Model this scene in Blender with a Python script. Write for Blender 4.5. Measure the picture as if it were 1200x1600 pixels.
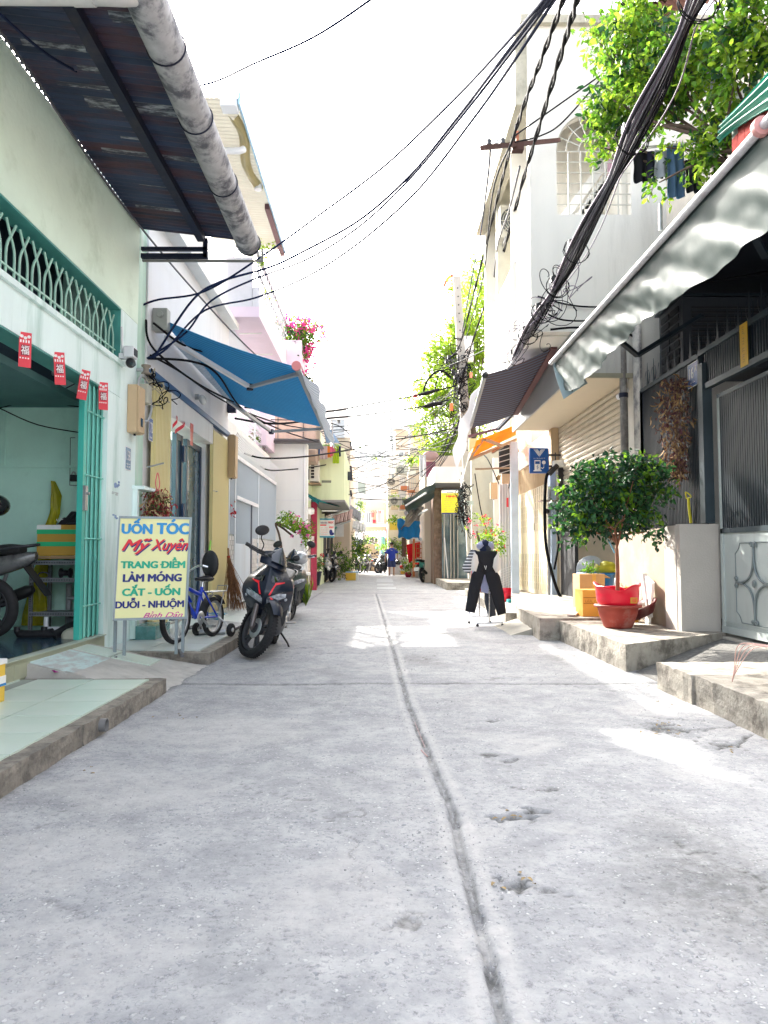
import bpy,bmesh,math,random
from math import sin,cos,pi,radians,sqrt,atan2
from mathutils import Vector,Matrix,noise
random.seed(7)
D = bpy.data
SC = bpy.context.scene
for _o in list(D.objects): D.objects.remove(_o)
COL = SC.collection
# ------------------------------------------------------------------ camera
FPX = 1155.0
PIT = math.atan(68 / FPX); YAW = math.atan(8 / FPX)
cam_d = D.cameras.new('camera'); cam = D.objects.new('camera',cam_d); COL.objects.link(cam)
cam.location = (0,0,1.0)
cam.rotation_euler = (pi / 2 + PIT,0,-YAW)
cam_d.sensor_fit = 'VERTICAL'; cam_d.sensor_height = 36; cam_d.sensor_width = 27
cam_d.lens = 36 * FPX / 1600; cam_d.clip_start = .05; cam_d.clip_end = 2000
SC.camera = cam
SC.render.resolution_x = 768; SC.render.resolution_y = 1024
# ------------------------------------------------------------------ light
SUN_EL = radians(33.5); SUN_AZ = radians(-27)     # azimuth from +Y towards +X: the sun stands over the left-hand roofs
W = D.worlds.new('World'); SC.world = W; W.use_nodes = True
wn = W.node_tree.nodes; wl = W.node_tree.links; wn.clear()
sky = wn.new('ShaderNodeTexSky'); sky.sky_type = 'NISHITA'; sky.sun_disc = False
sky.sun_elevation = SUN_EL; sky.sun_rotation = SUN_AZ
sky.air_density = 1.0; sky.dust_density = 6.0; sky.ozone_density = 1.0
bg = wn.new('ShaderNodeBackground'); bg.inputs[1].default_value = .15
wo = wn.new('ShaderNodeOutputWorld'); hs_ = wn.new('ShaderNodeHueSaturation'); hs_.inputs['Saturation'].default_value = .42; wl.new(sky.outputs[0],hs_.inputs['Color']); wl.new(hs_.outputs[0],bg.inputs[0]); wl.new(bg.outputs[0],wo.inputs[0])
sd = D.lights.new('sun','SUN'); sd.energy = 2.1; sd.angle = radians(.6); sd.color = (1,.95,.86)
sun = D.objects.new('sun',sd); COL.objects.link(sun)
S = Vector((sin(SUN_AZ) * cos(SUN_EL),cos(SUN_AZ) * cos(SUN_EL),sin(SUN_EL)))
sun.rotation_euler = S.to_track_quat('Z','Y').to_euler()
SC.view_settings.view_transform = 'Standard'; SC.view_settings.look = 'None'
SC.view_settings.exposure = 2.8; SC.view_settings.gamma = 1
SC.view_settings.use_curve_mapping = False

def at(u,v,X=None,Y=None,Z=None):
    """world point seen at photograph pixel (u, v) on a plane X=, Y= or Z="""
    x = (u - 600) / FPX; y = (800 - v) / FPX
    f = cos(PIT) - y * sin(PIT); z = sin(PIT) + y * cos(PIT)
    d = (x * cos(YAW) + f * sin(YAW),-x * sin(YAW) + f * cos(YAW),z)
    t = X / d[0] if X is not None else (Y / d[1] if Y is not None else (Z - 1) / d[2])
    return Vector((d[0] * t,d[1] * t,1 + d[2] * t))
# ------------------------------------------------------------------ materials
MC = {}
def M(name,col,rough=.6,metal=0,var=.12,scale=3,bump=.15,bscale=60,col2=None,amt=.5,streak=False,
      trans=0,spec=.4,coat=0,thr=None,emit=0,alpha=None,stretch=None):
    if name in MC: return MC[name]
    m = D.materials.new(name); m.use_nodes = True; nt = m.node_tree; n = nt.nodes; l = nt.links
    p = n['Principled BSDF']; out = n['Material Output']
    tc = n.new('ShaderNodeTexCoord'); mp = n.new('ShaderNodeMapping'); l.new(tc.outputs['Object'],mp.inputs[0])
    if streak: mp.inputs['Scale'].default_value = (1,1,.12)
    if stretch: mp.inputs['Scale'].default_value = stretch
    nz = n.new('ShaderNodeTexNoise'); nz.inputs['Scale'].default_value = scale; nz.inputs['Detail'].default_value = 7
    nz.inputs['Roughness'].default_value = .62
    l.new(mp.outputs[0],nz.inputs[0])
    c = [x for x in col]
    def cl(k): return tuple(min(1,max(0,x * k)) for x in c) + (1,)
    r = n.new('ShaderNodeValToRGB'); l.new(nz.outputs[0],r.inputs[0])
    r.color_ramp.elements[0].position = .3; r.color_ramp.elements[1].position = .7
    r.color_ramp.elements[0].color = cl(1 - var); r.color_ramp.elements[1].color = cl(1 + var)
    src = r.outputs[0]
    if col2 is not None:
        nz2 = n.new('ShaderNodeTexNoise'); nz2.inputs['Scale'].default_value = scale * .7; nz2.inputs['Detail'].default_value = 9
        nz2.inputs['Roughness'].default_value = .7
        l.new(mp.outputs[0],nz2.inputs[0])
        r2 = n.new('ShaderNodeValToRGB'); l.new(nz2.outputs[0],r2.inputs[0])
        t = thr if thr is not None else .55
        r2.color_ramp.elements[0].position = t - .04; r2.color_ramp.elements[1].position = t + .1
        r2.color_ramp.elements[0].color = (0,0,0,1); r2.color_ramp.elements[1].color = (amt,amt,amt,1)
        mx = n.new('ShaderNodeMixRGB'); l.new(r2.outputs[0],mx.inputs[0]); l.new(src,mx.inputs[1])
        mx.inputs[2].default_value = tuple(col2) + (1,); src = mx.outputs[0]
    l.new(src,p.inputs['Base Color'])
    p.inputs['Roughness'].default_value = rough; p.inputs['Metallic'].default_value = metal
    p.inputs['Specular IOR Level'].default_value = spec
    if coat: p.inputs['Coat Weight'].default_value = coat; p.inputs['Coat Roughness'].default_value = .06
    if bump:
        nb = n.new('ShaderNodeTexNoise'); nb.inputs['Scale'].default_value = bscale; nb.inputs['Detail'].default_value = 5
        l.new(tc.outputs['Object'],nb.inputs[0])
        b = n.new('ShaderNodeBump'); b.inputs['Strength'].default_value = bump; b.inputs['Distance'].default_value = .01
        l.new(nb.outputs[0],b.inputs['Height']); l.new(b.outputs[0],p.inputs['Normal'])
    if emit:
        l.new(src,p.inputs['Emission Color']); p.inputs['Emission Strength'].default_value = emit
    if alpha is not None: p.inputs['Alpha'].default_value = alpha
    if trans:
        tr = n.new('ShaderNodeBsdfTranslucent'); l.new(src,tr.inputs[0])
        ms = n.new('ShaderNodeMixShader'); ms.inputs[0].default_value = trans
        l.new(p.outputs[0],ms.inputs[1]); l.new(tr.outputs[0],ms.inputs[2]); l.new(ms.outputs[0],out.inputs[0])
    MC[name] = m; return m
m_lf_ = None
def glass(name='glass',col=(.05,.07,.08),rough=.08,spec=.6):
    return M(name,col,rough=rough,spec=spec,var=.05,bump=0)

def P(name,col,**k): return M(name,col,**k)
# ------------------------------------------------------------------ mesh builder
class B:
    def __init__(s): s.v = []; s.f = []; s.sm = []
    def add(s,vs,fs,sm=False):
        o = len(s.v); s.v += [Vector(v) for v in vs]; s.f += [[i + o for i in f] for f in fs]; s.sm += [sm] * len(fs); return s
    def box(s,a,b,rot=None,piv=None):
        x0,y0,z0 = a; x1,y1,z1 = b
        if x0 > x1: x0,x1 = x1,x0
        if y0 > y1: y0,y1 = y1,y0
        if z0 > z1: z0,z1 = z1,z0
        vs = [Vector(q) for q in ((x0,y0,z0),(x1,y0,z0),(x1,y1,z0),(x0,y1,z0),(x0,y0,z1),(x1,y0,z1),(x1,y1,z1),(x0,y1,z1))]
        if rot is not None:
            c = Vector(piv) if piv is not None else (vs[0] + vs[6]) / 2
            vs = [c + rot @ (q - c) for q in vs]
        return s.add(vs,[(3,2,1,0),(4,5,6,7),(0,1,5,4),(1,2,6,5),(2,3,7,6),(3,0,4,7)])
    def cb(s,c,sz,rot=None):
        c = Vector(c); h = Vector(sz) / 2; return s.box(c - h,c + h,rot,c)
    def bar(s,p,q,w,h=None,up=(0,0,1)):
        p = Vector(p); q = Vector(q); h = h or w; d = (q - p)
        if d.length < 1e-6: return s
        d = d.normalized(); u = Vector(up)
        if abs(d.dot(u)) > .98: u = Vector((0,1,0)) if abs(d.y) < .9 else Vector((1,0,0))
        r = d.cross(u).normalized(); u = r.cross(d).normalized(); r = r * w / 2; u = u * h / 2
        vs = [p - r - u,p + r - u,p + r + u,p - r + u,q - r - u,q + r - u,q + r + u,q - r + u]
        return s.add(vs,[(0,1,2,3),(7,6,5,4),(0,4,5,1),(1,5,6,2),(2,6,7,3),(3,7,4,0)])
    def tube(s,pts,r,n=8,cap=True,r2=None):
        pts = [Vector(p) for p in pts]; m = len(pts); rings = []; pn = None
        for i,p in enumerate(pts):
            t = (pts[min(i + 1,m - 1)] - pts[max(i - 1,0)])
            t = t.normalized() if t.length > 1e-9 else Vector((0,0,1))
            if pn is None:
                a = Vector((0,0,1)) if abs(t.z) < .9 else Vector((1,0,0))
                pn = t.cross(a).normalized()
            else:
                pn = (pn - t * pn.dot(t)).normalized()
            bn = t.cross(pn)
            rr = r if not isinstance(r,(list,tuple)) else r[i]
            if r2 is not None: rr = r + (r2 - r) * i / (m - 1)
            rings.append([p + (pn * cos(2 * pi * k / n) + bn * sin(2 * pi * k / n)) * rr for k in range(n)])
        vs = [q for g in rings for q in g]
        fs = [(i * n + k,i * n + (k + 1) % n,(i + 1) * n + (k + 1) % n,(i + 1) * n + k) for i in range(m - 1) for k in range(n)]
        s.add(vs,fs,True)
        if cap:
            s.add(rings[0],[tuple(reversed(range(n)))]); s.add(rings[-1],[tuple(range(n))])
        return s
    def cyl(s,p,q,r,r2=None,n=16,cap=True): return s.tube([p,q],r,n,cap,r2 if r2 is not None else r)
    def lathe(s,c,prof,n=24,axis='z',sc=(1,1)):
        c = Vector(c); vs = []; m = len(prof)
        for (r,z) in prof:
            for k in range(n):
                a = 2 * pi * k / n
                if axis == 'z': vs.append(c + Vector((r * cos(a) * sc[0],r * sin(a) * sc[1],z)))
                elif axis == 'y': vs.append(c + Vector((r * cos(a),z,r * sin(a))))
                else: vs.append(c + Vector((z,r * cos(a),r * sin(a))))
        fs = [(i * n + k,i * n + (k + 1) % n,(i + 1) * n + (k + 1) % n,(i + 1) * n + k) for i in range(m - 1) for k in range(n)]
        return s.add(vs,fs,True)
    def ell(s,c,r,n=12,m=8,rot=None):
        c = Vector(c); vs = []
        for i in range(m + 1):
            t = pi * i / m
            for k in range(n):
                q = Vector((r[0] * sin(t) * cos(2 * pi * k / n),r[1] * sin(t) * sin(2 * pi * k / n),r[2] * cos(t)))
                vs.append(c + (rot @ q if rot is not None else q))
        fs = [(i * n + k,(i + 1) * n + k,(i + 1) * n + (k + 1) % n,i * n + (k + 1) % n) for i in range(m) for k in range(n)]
        return s.add(vs,fs,True)
    def prism(s,pts,vec):
        """closed polygon extruded along vec"""
        pts = [Vector(p) for p in pts]; v = Vector(vec); n = len(pts)
        s.add(pts + [p + v for p in pts],[tuple(range(n)),tuple(reversed(range(n,2 * n)))] + [(i,i + n,(i + 1) % n + n,(i + 1) % n) for i in range(n)])
        return s
    def grid(s,fn,nu,nv,sm=True):
        vs = [fn(i / nu,j / nv) for j in range(nv + 1) for i in range(nu + 1)]
        fs = [(j * (nu + 1) + i,j * (nu + 1) + i + 1,(j + 1) * (nu + 1) + i + 1,(j + 1) * (nu + 1) + i) for j in range(nv) for i in range(nu)]
        return s.add(vs,fs,sm)
    def loft(s,rings,cap=True,sm=True):
        n = len(rings[0]); vs = [Vector(p) for g in rings for p in g]
        fs = [(i * n + k,i * n + (k + 1) % n,(i + 1) * n + (k + 1) % n,(i + 1) * n + k) for i in range(len(rings) - 1) for k in range(n)]
        s.add(vs,fs,sm)
        if cap: s.add(rings[0],[tuple(reversed(range(n)))]); s.add(rings[-1],[tuple(range(n))])
        return s
    def sheet(s,fn,nu,nv,th,sm=True):
        """grid with thickness th along its own normal (approx)"""
        s.grid(fn,nu,nv,sm)
        def g(u,v):
            e = .01; a = Vector(fn(min(u + e,1),v)) - Vector(fn(max(u - e,0),v)); b = Vector(fn(u,min(v + e,1))) - Vector(fn(u,max(v - e,0)))
            nn = a.cross(b); nn = nn.normalized() if nn.length > 1e-12 else Vector((0,0,1))
            return Vector(fn(u,v)) + nn * th
        return s.grid(g,nu,nv,sm)
MW = {}
def thing(name,label,cat,loc=(0,0,0),rotz=0,group=None,rot=None):
    o = D.objects.new(name,None); COL.objects.link(o); o.empty_display_size = .1
    o.location = loc; o.rotation_euler = rot if rot is not None else (0,0,rotz)
    o['label'] = label; o['category'] = cat
    if group: o['group'] = group
    MW[o.name] = Matrix.Translation(Vector(loc)) @ o.rotation_euler.to_matrix().to_4x4()
    return o
def tag(o,label,cat,group=None):
    o['label'] = label; o['category'] = cat
    if group: o['group'] = group
    return o
def mesh(b,name,mat,inv=None):
    me = D.meshes.new(name)
    vs = b.v if inv is None else [inv @ v for v in b.v]
    me.from_pydata([tuple(v) for v in vs],[],b.f); me.update()
    me.polygons.foreach_set('use_smooth',b.sm)
    for m in (mat if isinstance(mat,(list,tuple)) else [mat]): me.materials.append(m)
    return me
def obj(b,name,mat,parent=None,local=False,bevel=0,recalc=True,kind=None,label=None,auto=None):
    """part: child of a thing (mesh data in the thing's space), or a top-level mesh"""
    inv = None; base = None
    if parent is not None:
        r = parent
        while r.parent is not None: r = r.parent
        if not local and r.name in MW: inv = MW[r.name].inverted()
    else:
        xs = [v.x for v in b.v]; ys = [v.y for v in b.v]; zs = [v.z for v in b.v]
        base = Vector(((min(xs) + max(xs)) / 2,(min(ys) + max(ys)) / 2,min(zs)))
        if kind == 'structure': base = Vector((0,0,0))
        inv = Matrix.Translation(-base)
    me = mesh(b,name,mat,inv)
    if recalc or bevel:
        bm = bmesh.new(); bm.from_mesh(me)
        if bevel:
            bmesh.ops.remove_doubles(bm,verts=bm.verts,dist=1e-5)
            es = [e for e in bm.edges if len(e.link_faces) == 2 and e.calc_face_angle(0) > .6]
            try: bmesh.ops.bevel(bm,geom=es,offset=bevel,segments=2,profile=.6,affect='EDGES',clamp_overlap=True)
            except Exception: pass
        bmesh.ops.recalc_face_normals(bm,faces=bm.faces)
        bm.to_mesh(me); bm.free()
    o = D.objects.new(name,me); COL.objects.link(o)
    if parent is not None: o.parent = parent
    else: o.location = base
    if kind: o['kind'] = kind
    if label: o['label'] = label
    if auto:
        pass
    return o
def struct(b,name,mat,label=None,**k):
    o = obj(b,name,mat,kind='structure',**k)
    if label: o['label'] = label
    return o
def inst(me,name,parent,loc,rot=(0,0,0),sc=(1,1,1)):
    """one piece sharing mesh data; loc/rot in the root's space"""
    o = D.objects.new(name,me); COL.objects.link(o); o.parent = parent
    o.location = loc; o.rotation_euler = rot; o.scale = sc; return o
def loc_in(parent,p):
    r = parent
    while r.parent is not None: r = r.parent
    return MW[r.name].inverted() @ Vector(p)
def dup(root,loc,rotz=None,label=None,group=None,rot=None,scale=None):
    r = root.copy(); COL.objects.link(r); r.location = loc
    if rotz is not None: r.rotation_euler = (0,0,rotz)
    if rot is not None: r.rotation_euler = rot
    if scale: r.scale = (scale,) * 3
    if label: r['label'] = label
    if group: r['group'] = group
    def rec(a,b):
        for ch in list(a.children):
            c = ch.copy(); COL.objects.link(c); c.parent = b; rec(ch,c)
    rec(root,r); return r
import unicodedata
def _tm(body,bold,shear,spacing,align='LEFT'):
    cu = D.curves.new('lettering','FONT'); cu.body = body; cu.size = 1; cu.offset = bold; cu.shear = shear; cu.resolution_u = 3
    cu.space_character = spacing; cu.align_x = align
    t = D.objects.new('tmp',cu); COL.objects.link(t)
    me = D.meshes.new_from_object(t.evaluated_get(bpy.context.evaluated_depsgraph_get())); D.objects.remove(t); return me
def glyphs(body,bold,shear,spacing):
    """vertices and faces of a line; Vietnamese marks are drawn over plain base letters"""
    dec = []; 
    for ch in body:
        if ch in 'Đđ': dec.append(('D' if ch == 'Đ' else 'd',['bar'])); continue
        q = unicodedata.normalize('NFD',ch); dec.append((q[0],list(q[1:])))
    base = ''.join(c for c,_ in dec); me = _tm(base,bold,shear,spacing)
    V = [(v.co.x,v.co.y) for v in me.vertices]; F = [tuple(p.vertices) for p in me.polygons]
    if any(m for _,m in dec):
        def xm(s):
            q = s.rstrip()
            if not q: return 0
            m_ = _tm(q,bold,0,spacing); r_ = max(v.co.x for v in m_.vertices) + .27 * (len(s) - len(q)); return r_
        w = .04 + bold * .8
        def seg(x0,y0,x1,y1):
            dx,dy = x1 - x0,y1 - y0; L = sqrt(dx * dx + dy * dy); px,py = -dy / L * w,dx / L * w; n0 = len(V)
            for (x,y) in ((x0 - px,y0 - py),(x1 - px,y1 - py),(x1 + px,y1 + py),(x0 + px,y0 + py)): V.append((x + shear * y,y))
            F.append((n0,n0 + 1,n0 + 2,n0 + 3))
        for i,(c,ms) in enumerate(dec):
            if not ms: continue
            a = xm(base[:i]) + .06; e = xm(base[:i + 1]); cx = (a + e) / 2; hgt = .70 if c.isupper() else .52; y = hgt + .09
            if c == 'i' : y += .1
            top = y
            if '\u0302' in ms: seg(cx - .15,y,cx,y + .12); seg(cx,y + .12,cx + .15,y); top = y + .13
            if '\u0306' in ms: seg(cx - .15,y + .11,cx - .06,y); seg(cx - .06,y,cx + .06,y); seg(cx + .06,y,cx + .15,y + .11); top = y + .14
            k = .14 if top > y else 0; o2 = .10 if top > y else 0
            if '\u0301' in ms: seg(cx - .03 + o2,top + .02,cx + .10 + o2,top + .15)
            if '\u0300' in ms: seg(cx - .10,top + .15,cx + .03,top + .02)
            if '\u0303' in ms: seg(cx - .15,top + .02,cx - .05,top + .10); seg(cx - .05,top + .10,cx + .05,top + .03); seg(cx + .05,top + .03,cx + .15,top + .11)
            if '\u0309' in ms: seg(cx - .06,top + .13,cx + .05,top + .13); seg(cx + .05,top + .13,cx + .0,top + .02)
            if '\u0323' in ms: seg(cx - .045,-.14,cx + .045,-.14)
            if 'bar' in ms: seg(a - .03,hgt * .5 if c == 'D' else .6,a + .22,hgt * .5 if c == 'D' else .6) if c == 'D' else seg(cx - .02,.6,cx + .28,.6)
    D.meshes.remove(me); return V,F
def text(body,o,r,up,w=None,h=None,mat=None,parent=None,name='lettering',bold=0,shear=0,center=True,depth=.002,spacing=1):
    """flat lettering built as mesh on a plane: o = centre, r/up = unit vectors"""
    if body[0] == '~':      # print too small to read: a broken row of marks
        V,F = [],[]; rq = random.Random(len(body) * 7 + int(abs(o[2]) * 90)); x = 0
        for ch in body[1:]:
            ww = rq.uniform(.25,.6); hh = rq.uniform(.5,.8)
            if ch != ' ':
                for (a_,c_,e_,f_) in ((0,0,.12,hh),(.12,rq.choice((0,hh - .12)),ww,0)):
                    f_ = f_ or c_ + .12; n0 = len(V); V += [(x + a_,c_,0),(x + e_,c_,0),(x + e_,f_,0),(x + a_,f_,0)]; F.append((n0,n0 + 1,n0 + 2,n0 + 3))
            x += ww + .14
    else:
        V,F = glyphs(body,0,shear,spacing); V = [(x,y,0) for x,y in V]
    ex = bold
    if ex:
        V0,F0 = list(V),list(F)
        for k,(dx,dy) in enumerate(((ex,0),(-ex,0),(ex * .6,ex * .5),(-ex * .6,-ex * .5),(ex * .6,-ex * .5),(-ex * .6,ex * .5))):
            n0 = len(V); V += [(x + dx,y + dy,(k + 1) * .00025) for x,y,_ in V0]; F += [tuple(i + n0 for i in f) for f in F0]
    if not V: return None
    xs = [v[0] for v in V]; ys = [v[1] for v in V]
    cx,cy = (min(xs) + max(xs)) / 2,(min(ys) + max(ys)) / 2
    sx = w / (max(xs) - min(xs)) if w else None; sy = h / (max(ys) - min(ys)) if h else None
    sx = sx or sy; sy = sy or sx
    o = Vector(o); r = Vector(r).normalized(); up = Vector(up).normalized(); nn = r.cross(up)
    b = B(); vs = [o + r * ((v[0] - cx) * sx) + up * ((v[1] - cy) * sy) + nn * (depth + v[2]) for v in V]
    b.add(vs,F)
    return obj(b,name,mat,parent,recalc=False)
def rz(a): return Matrix.Rotation(a,3,'Z')
def rx(a): return Matrix.Rotation(a,3,'X')
def ry(a): return Matrix.Rotation(a,3,'Y')
def sag(p,q,s,n=14):
    p = Vector(p); q = Vector(q)
    return [p.lerp(q,i / n) - Vector((0,0,s * 4 * (i / n) * (1 - i / n))) for i in range(n + 1)]
def curl(p,q,amp,n=24,seed=0):
    n *= 3
    rd = random.Random(seed); p = Vector(p); q = Vector(q); ph = [rd.uniform(0,6) for _ in range(6)]
    return [p.lerp(q,i / n) + Vector([sum(sin(ph[a * 2 + b] + i * (b + 1) * 9 / n) for b in range(2)) * amp * sin(pi * i / n) for a in range(3)]) for i in range(n + 1)]
def leaf(b,p,d,up,L,Wd,fold=.25):
    d = d.normalized(); s_ = d.cross(up)
    if s_.length < 1e-3: s_ = Vector((1,0,0))
    s_ = s_.normalized(); n = s_.cross(d).normalized()
    q = [p,p + d * L * .35 + s_ * Wd / 2 + n * Wd * fold,p + d * L * .75 + s_ * Wd * .38 + n * Wd * fold * .7 - n * L * .06,p + d * L - n * L * .18,
         p + d * L * .75 - s_ * Wd * .38 + n * Wd * fold * .7 - n * L * .06,p + d * L * .35 - s_ * Wd / 2 + n * Wd * fold,p + d * L * .4 - n * L * .0,p + d * L * .78 - n * L * .08]
    b.add(q,[(0,1,6),(1,2,7,6),(2,3,7),(0,6,5),(6,7,4,5),(7,3,4)],True)
def rdir(rd,zb=0):
    while True:
        v = Vector((rd.uniform(-1,1),rd.uniform(-1,1),rd.uniform(-1,1)))
        if .05 < v.length < 1: v.normalize(); v.z += zb; return v.normalized()
# shared materials
m_conc = M('concrete_edge',(.24,.215,.18),.9,var=.3,scale=9,bump=.8,bscale=45,col2=(.10,.09,.08),amt=.75,thr=.52)
m_concL = M('concrete_light',(.50,.47,.41),.9,var=.18,scale=7,bump=.5,bscale=60,col2=(.25,.22,.18),amt=.5,thr=.56)
m_white = M('white_paint',(.80,.80,.78),.7,var=.05,scale=2,bump=.15,col2=(.5,.48,.44),amt=.3,streak=True)
m_whiteM = M('white_metal',(.75,.76,.78),.45,var=.05,bump=.05)
m_black = M('black_plastic',(.02,.02,.023),.45,var=.2,bump=.1)
m_cable = M('cable_black',(.008,.008,.010),.8,var=.2,bump=0,spec=.12)
m_cableg = M('cable_grey',(.10,.10,.11),.7,var=.1,bump=0,spec=.2)
m_steel = M('galvanised_steel',(.42,.43,.44),.4,.7,var=.15,scale=12,bump=.1)
m_dark = M('dark_opening',(.02,.022,.026),.8,bump=0)
m_rubber = M('tyre_rubber',(.018,.018,.02),.75,var=.25,scale=20,bump=.3,bscale=120)
m_wood = M('raw_wood',(.33,.2,.1),.7,var=.25,scale=8,bump=.2,stretch=(1,1,.15))
m_pvc = M('grey_pvc',(.38,.39,.4),.5,var=.1,bump=.05)
m_chrome = M('chrome',(.65,.65,.66),.18,1,var=.05,bump=0)
M('ac_case',(.62,.60,.52),.5,var=.04,bump=0)
M('dark_fascia',(.08,.07,.07),.6); M('soffit_grey',(.25,.24,.24),.8)
M('rusty_iron',(.23,.2,.16),.8,col2=(.1,.07,.05),bump=.3)
# ================================================================== ROAD
def road_mat():
    m = D.materials.new('road_concrete'); m.use_nodes = True; nt = m.node_tree; n = nt.nodes; l = nt.links; p = n['Principled BSDF']
    tc = n.new('ShaderNodeTexCoord'); C = tc.outputs['Object']
    def noi(s,d=6,r=.6,mp=None):
        q = n.new('ShaderNodeTexNoise'); q.inputs['Scale'].default_value = s; q.inputs['Detail'].default_value = d; q.inputs['Roughness'].default_value = r
        l.new(C,q.inputs[0]); return q.outputs[0]
    def ramp(i,a,b,ca=(0,0,0,1),cb=(1,1,1,1)):
        q = n.new('ShaderNodeValToRGB'); l.new(i,q.inputs[0]); q.color_ramp.elements[0].position = a; q.color_ramp.elements[1].position = b
        q.color_ramp.elements[0].color = ca; q.color_ramp.elements[1].color = cb; return q.outputs[0]
    def mix(f,a,b,mode='MIX'):
        q = n.new('ShaderNodeMixRGB'); q.blend_type = mode
        for i,x in enumerate((f,a,b)):
            if isinstance(x,(int,float)): q.inputs[i].default_value = x
            elif isinstance(x,tuple): q.inputs[i].default_value = x + (1,)
            else: l.new(x,q.inputs[i])
        return q.outputs[0]
    base = ramp(noi(.9,8,.65),.32,.68,(.34,.346,.354,1),(.445,.447,.448,1))
    warm = ramp(noi(.55,5,.55),.54,.8)
    base = mix(warm,base,(.42,.41,.40))
    mid = ramp(noi(5,10,.8),.34,.66,(.62,.63,.655,1),(1.10,1.09,1.08,1))
    base = mix(1,base,mid,'MULTIPLY')
    vo = n.new('ShaderNodeTexVoronoi'); vo.inputs['Scale'].default_value = 62; vo.inputs['Randomness'].default_value = 1; nd = n.new('ShaderNodeTexNoise'); nd.inputs['Scale'].default_value = 55; nd.inputs['Detail'].default_value = 3; l.new(C,nd.inputs[0]); va = n.new('ShaderNodeVectorMath'); va.operation = 'MULTIPLY_ADD'; l.new(nd.outputs[1],va.inputs[0]); va.inputs[1].default_value = (.03,.03,0); l.new(C,va.inputs[2]); l.new(va.outputs[0],vo.inputs[0])
    sep = n.new('ShaderNodeSeparateColor'); l.new(vo.outputs['Color'],sep.inputs[0])
    fl = ramp(vo.outputs['Distance'],.20,.46,(1,1,1,1),(0,0,0,1))
    on = ramp(sep.outputs[0],.50,.54); flm = mix(1,fl,on,'MULTIPLY'); rim = ramp(vo.outputs['Distance'],.40,.52,(1,1,1,1),(0,0,0,1))
    area = ramp(noi(1.3,4,.6),.34,.52); flm = mix(1,flm,area,'MULTIPLY'); ed = mix(1,mix(1,rim,on,'MULTIPLY'),area,'MULTIPLY'); base = mix(mix(1,ed,(.45,.45,.45),'MULTIPLY'),base,(.15,.155,.165))
    tint = ramp(sep.outputs[1],0,1,(.24,.255,.28,1),(.58,.58,.575,1))
    base = mix(flm,base,tint)
    # worn dark specks
    sp = ramp(noi(30,10,.9),.54,.60); base = mix(mix(1,sp,(.8,.8,.8),'MULTIPLY'),base,(.13,.135,.145))
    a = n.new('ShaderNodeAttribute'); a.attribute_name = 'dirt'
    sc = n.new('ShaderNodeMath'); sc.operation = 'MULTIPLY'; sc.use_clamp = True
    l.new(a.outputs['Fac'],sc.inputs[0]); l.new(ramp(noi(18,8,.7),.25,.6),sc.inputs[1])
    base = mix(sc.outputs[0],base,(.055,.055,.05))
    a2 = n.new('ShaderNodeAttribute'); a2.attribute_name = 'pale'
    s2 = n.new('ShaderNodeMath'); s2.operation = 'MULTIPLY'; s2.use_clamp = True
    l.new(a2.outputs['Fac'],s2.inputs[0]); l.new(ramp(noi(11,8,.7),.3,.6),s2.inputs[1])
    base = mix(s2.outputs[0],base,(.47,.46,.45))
    l.new(base,p.inputs['Base Color']); p.inputs['Roughness'].default_value = .88; p.inputs['Specular IOR Level'].default_value = .3
    b1 = n.new('ShaderNodeBump'); b1.inputs['Strength'].default_value = .55; b1.inputs['Distance'].default_value = .012; l.new(noi(38,8,.75),b1.inputs['Height'])
    b2 = n.new('ShaderNodeBump'); b2.inputs['Strength'].default_value = .5; b2.inputs['Distance'].default_value = .006; l.new(flm,b2.inputs['Height']); l.new(b1.outputs[0],b2.inputs['Normal'])
    l.new(b2.outputs[0],p.inputs['Normal'])
    return m
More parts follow.
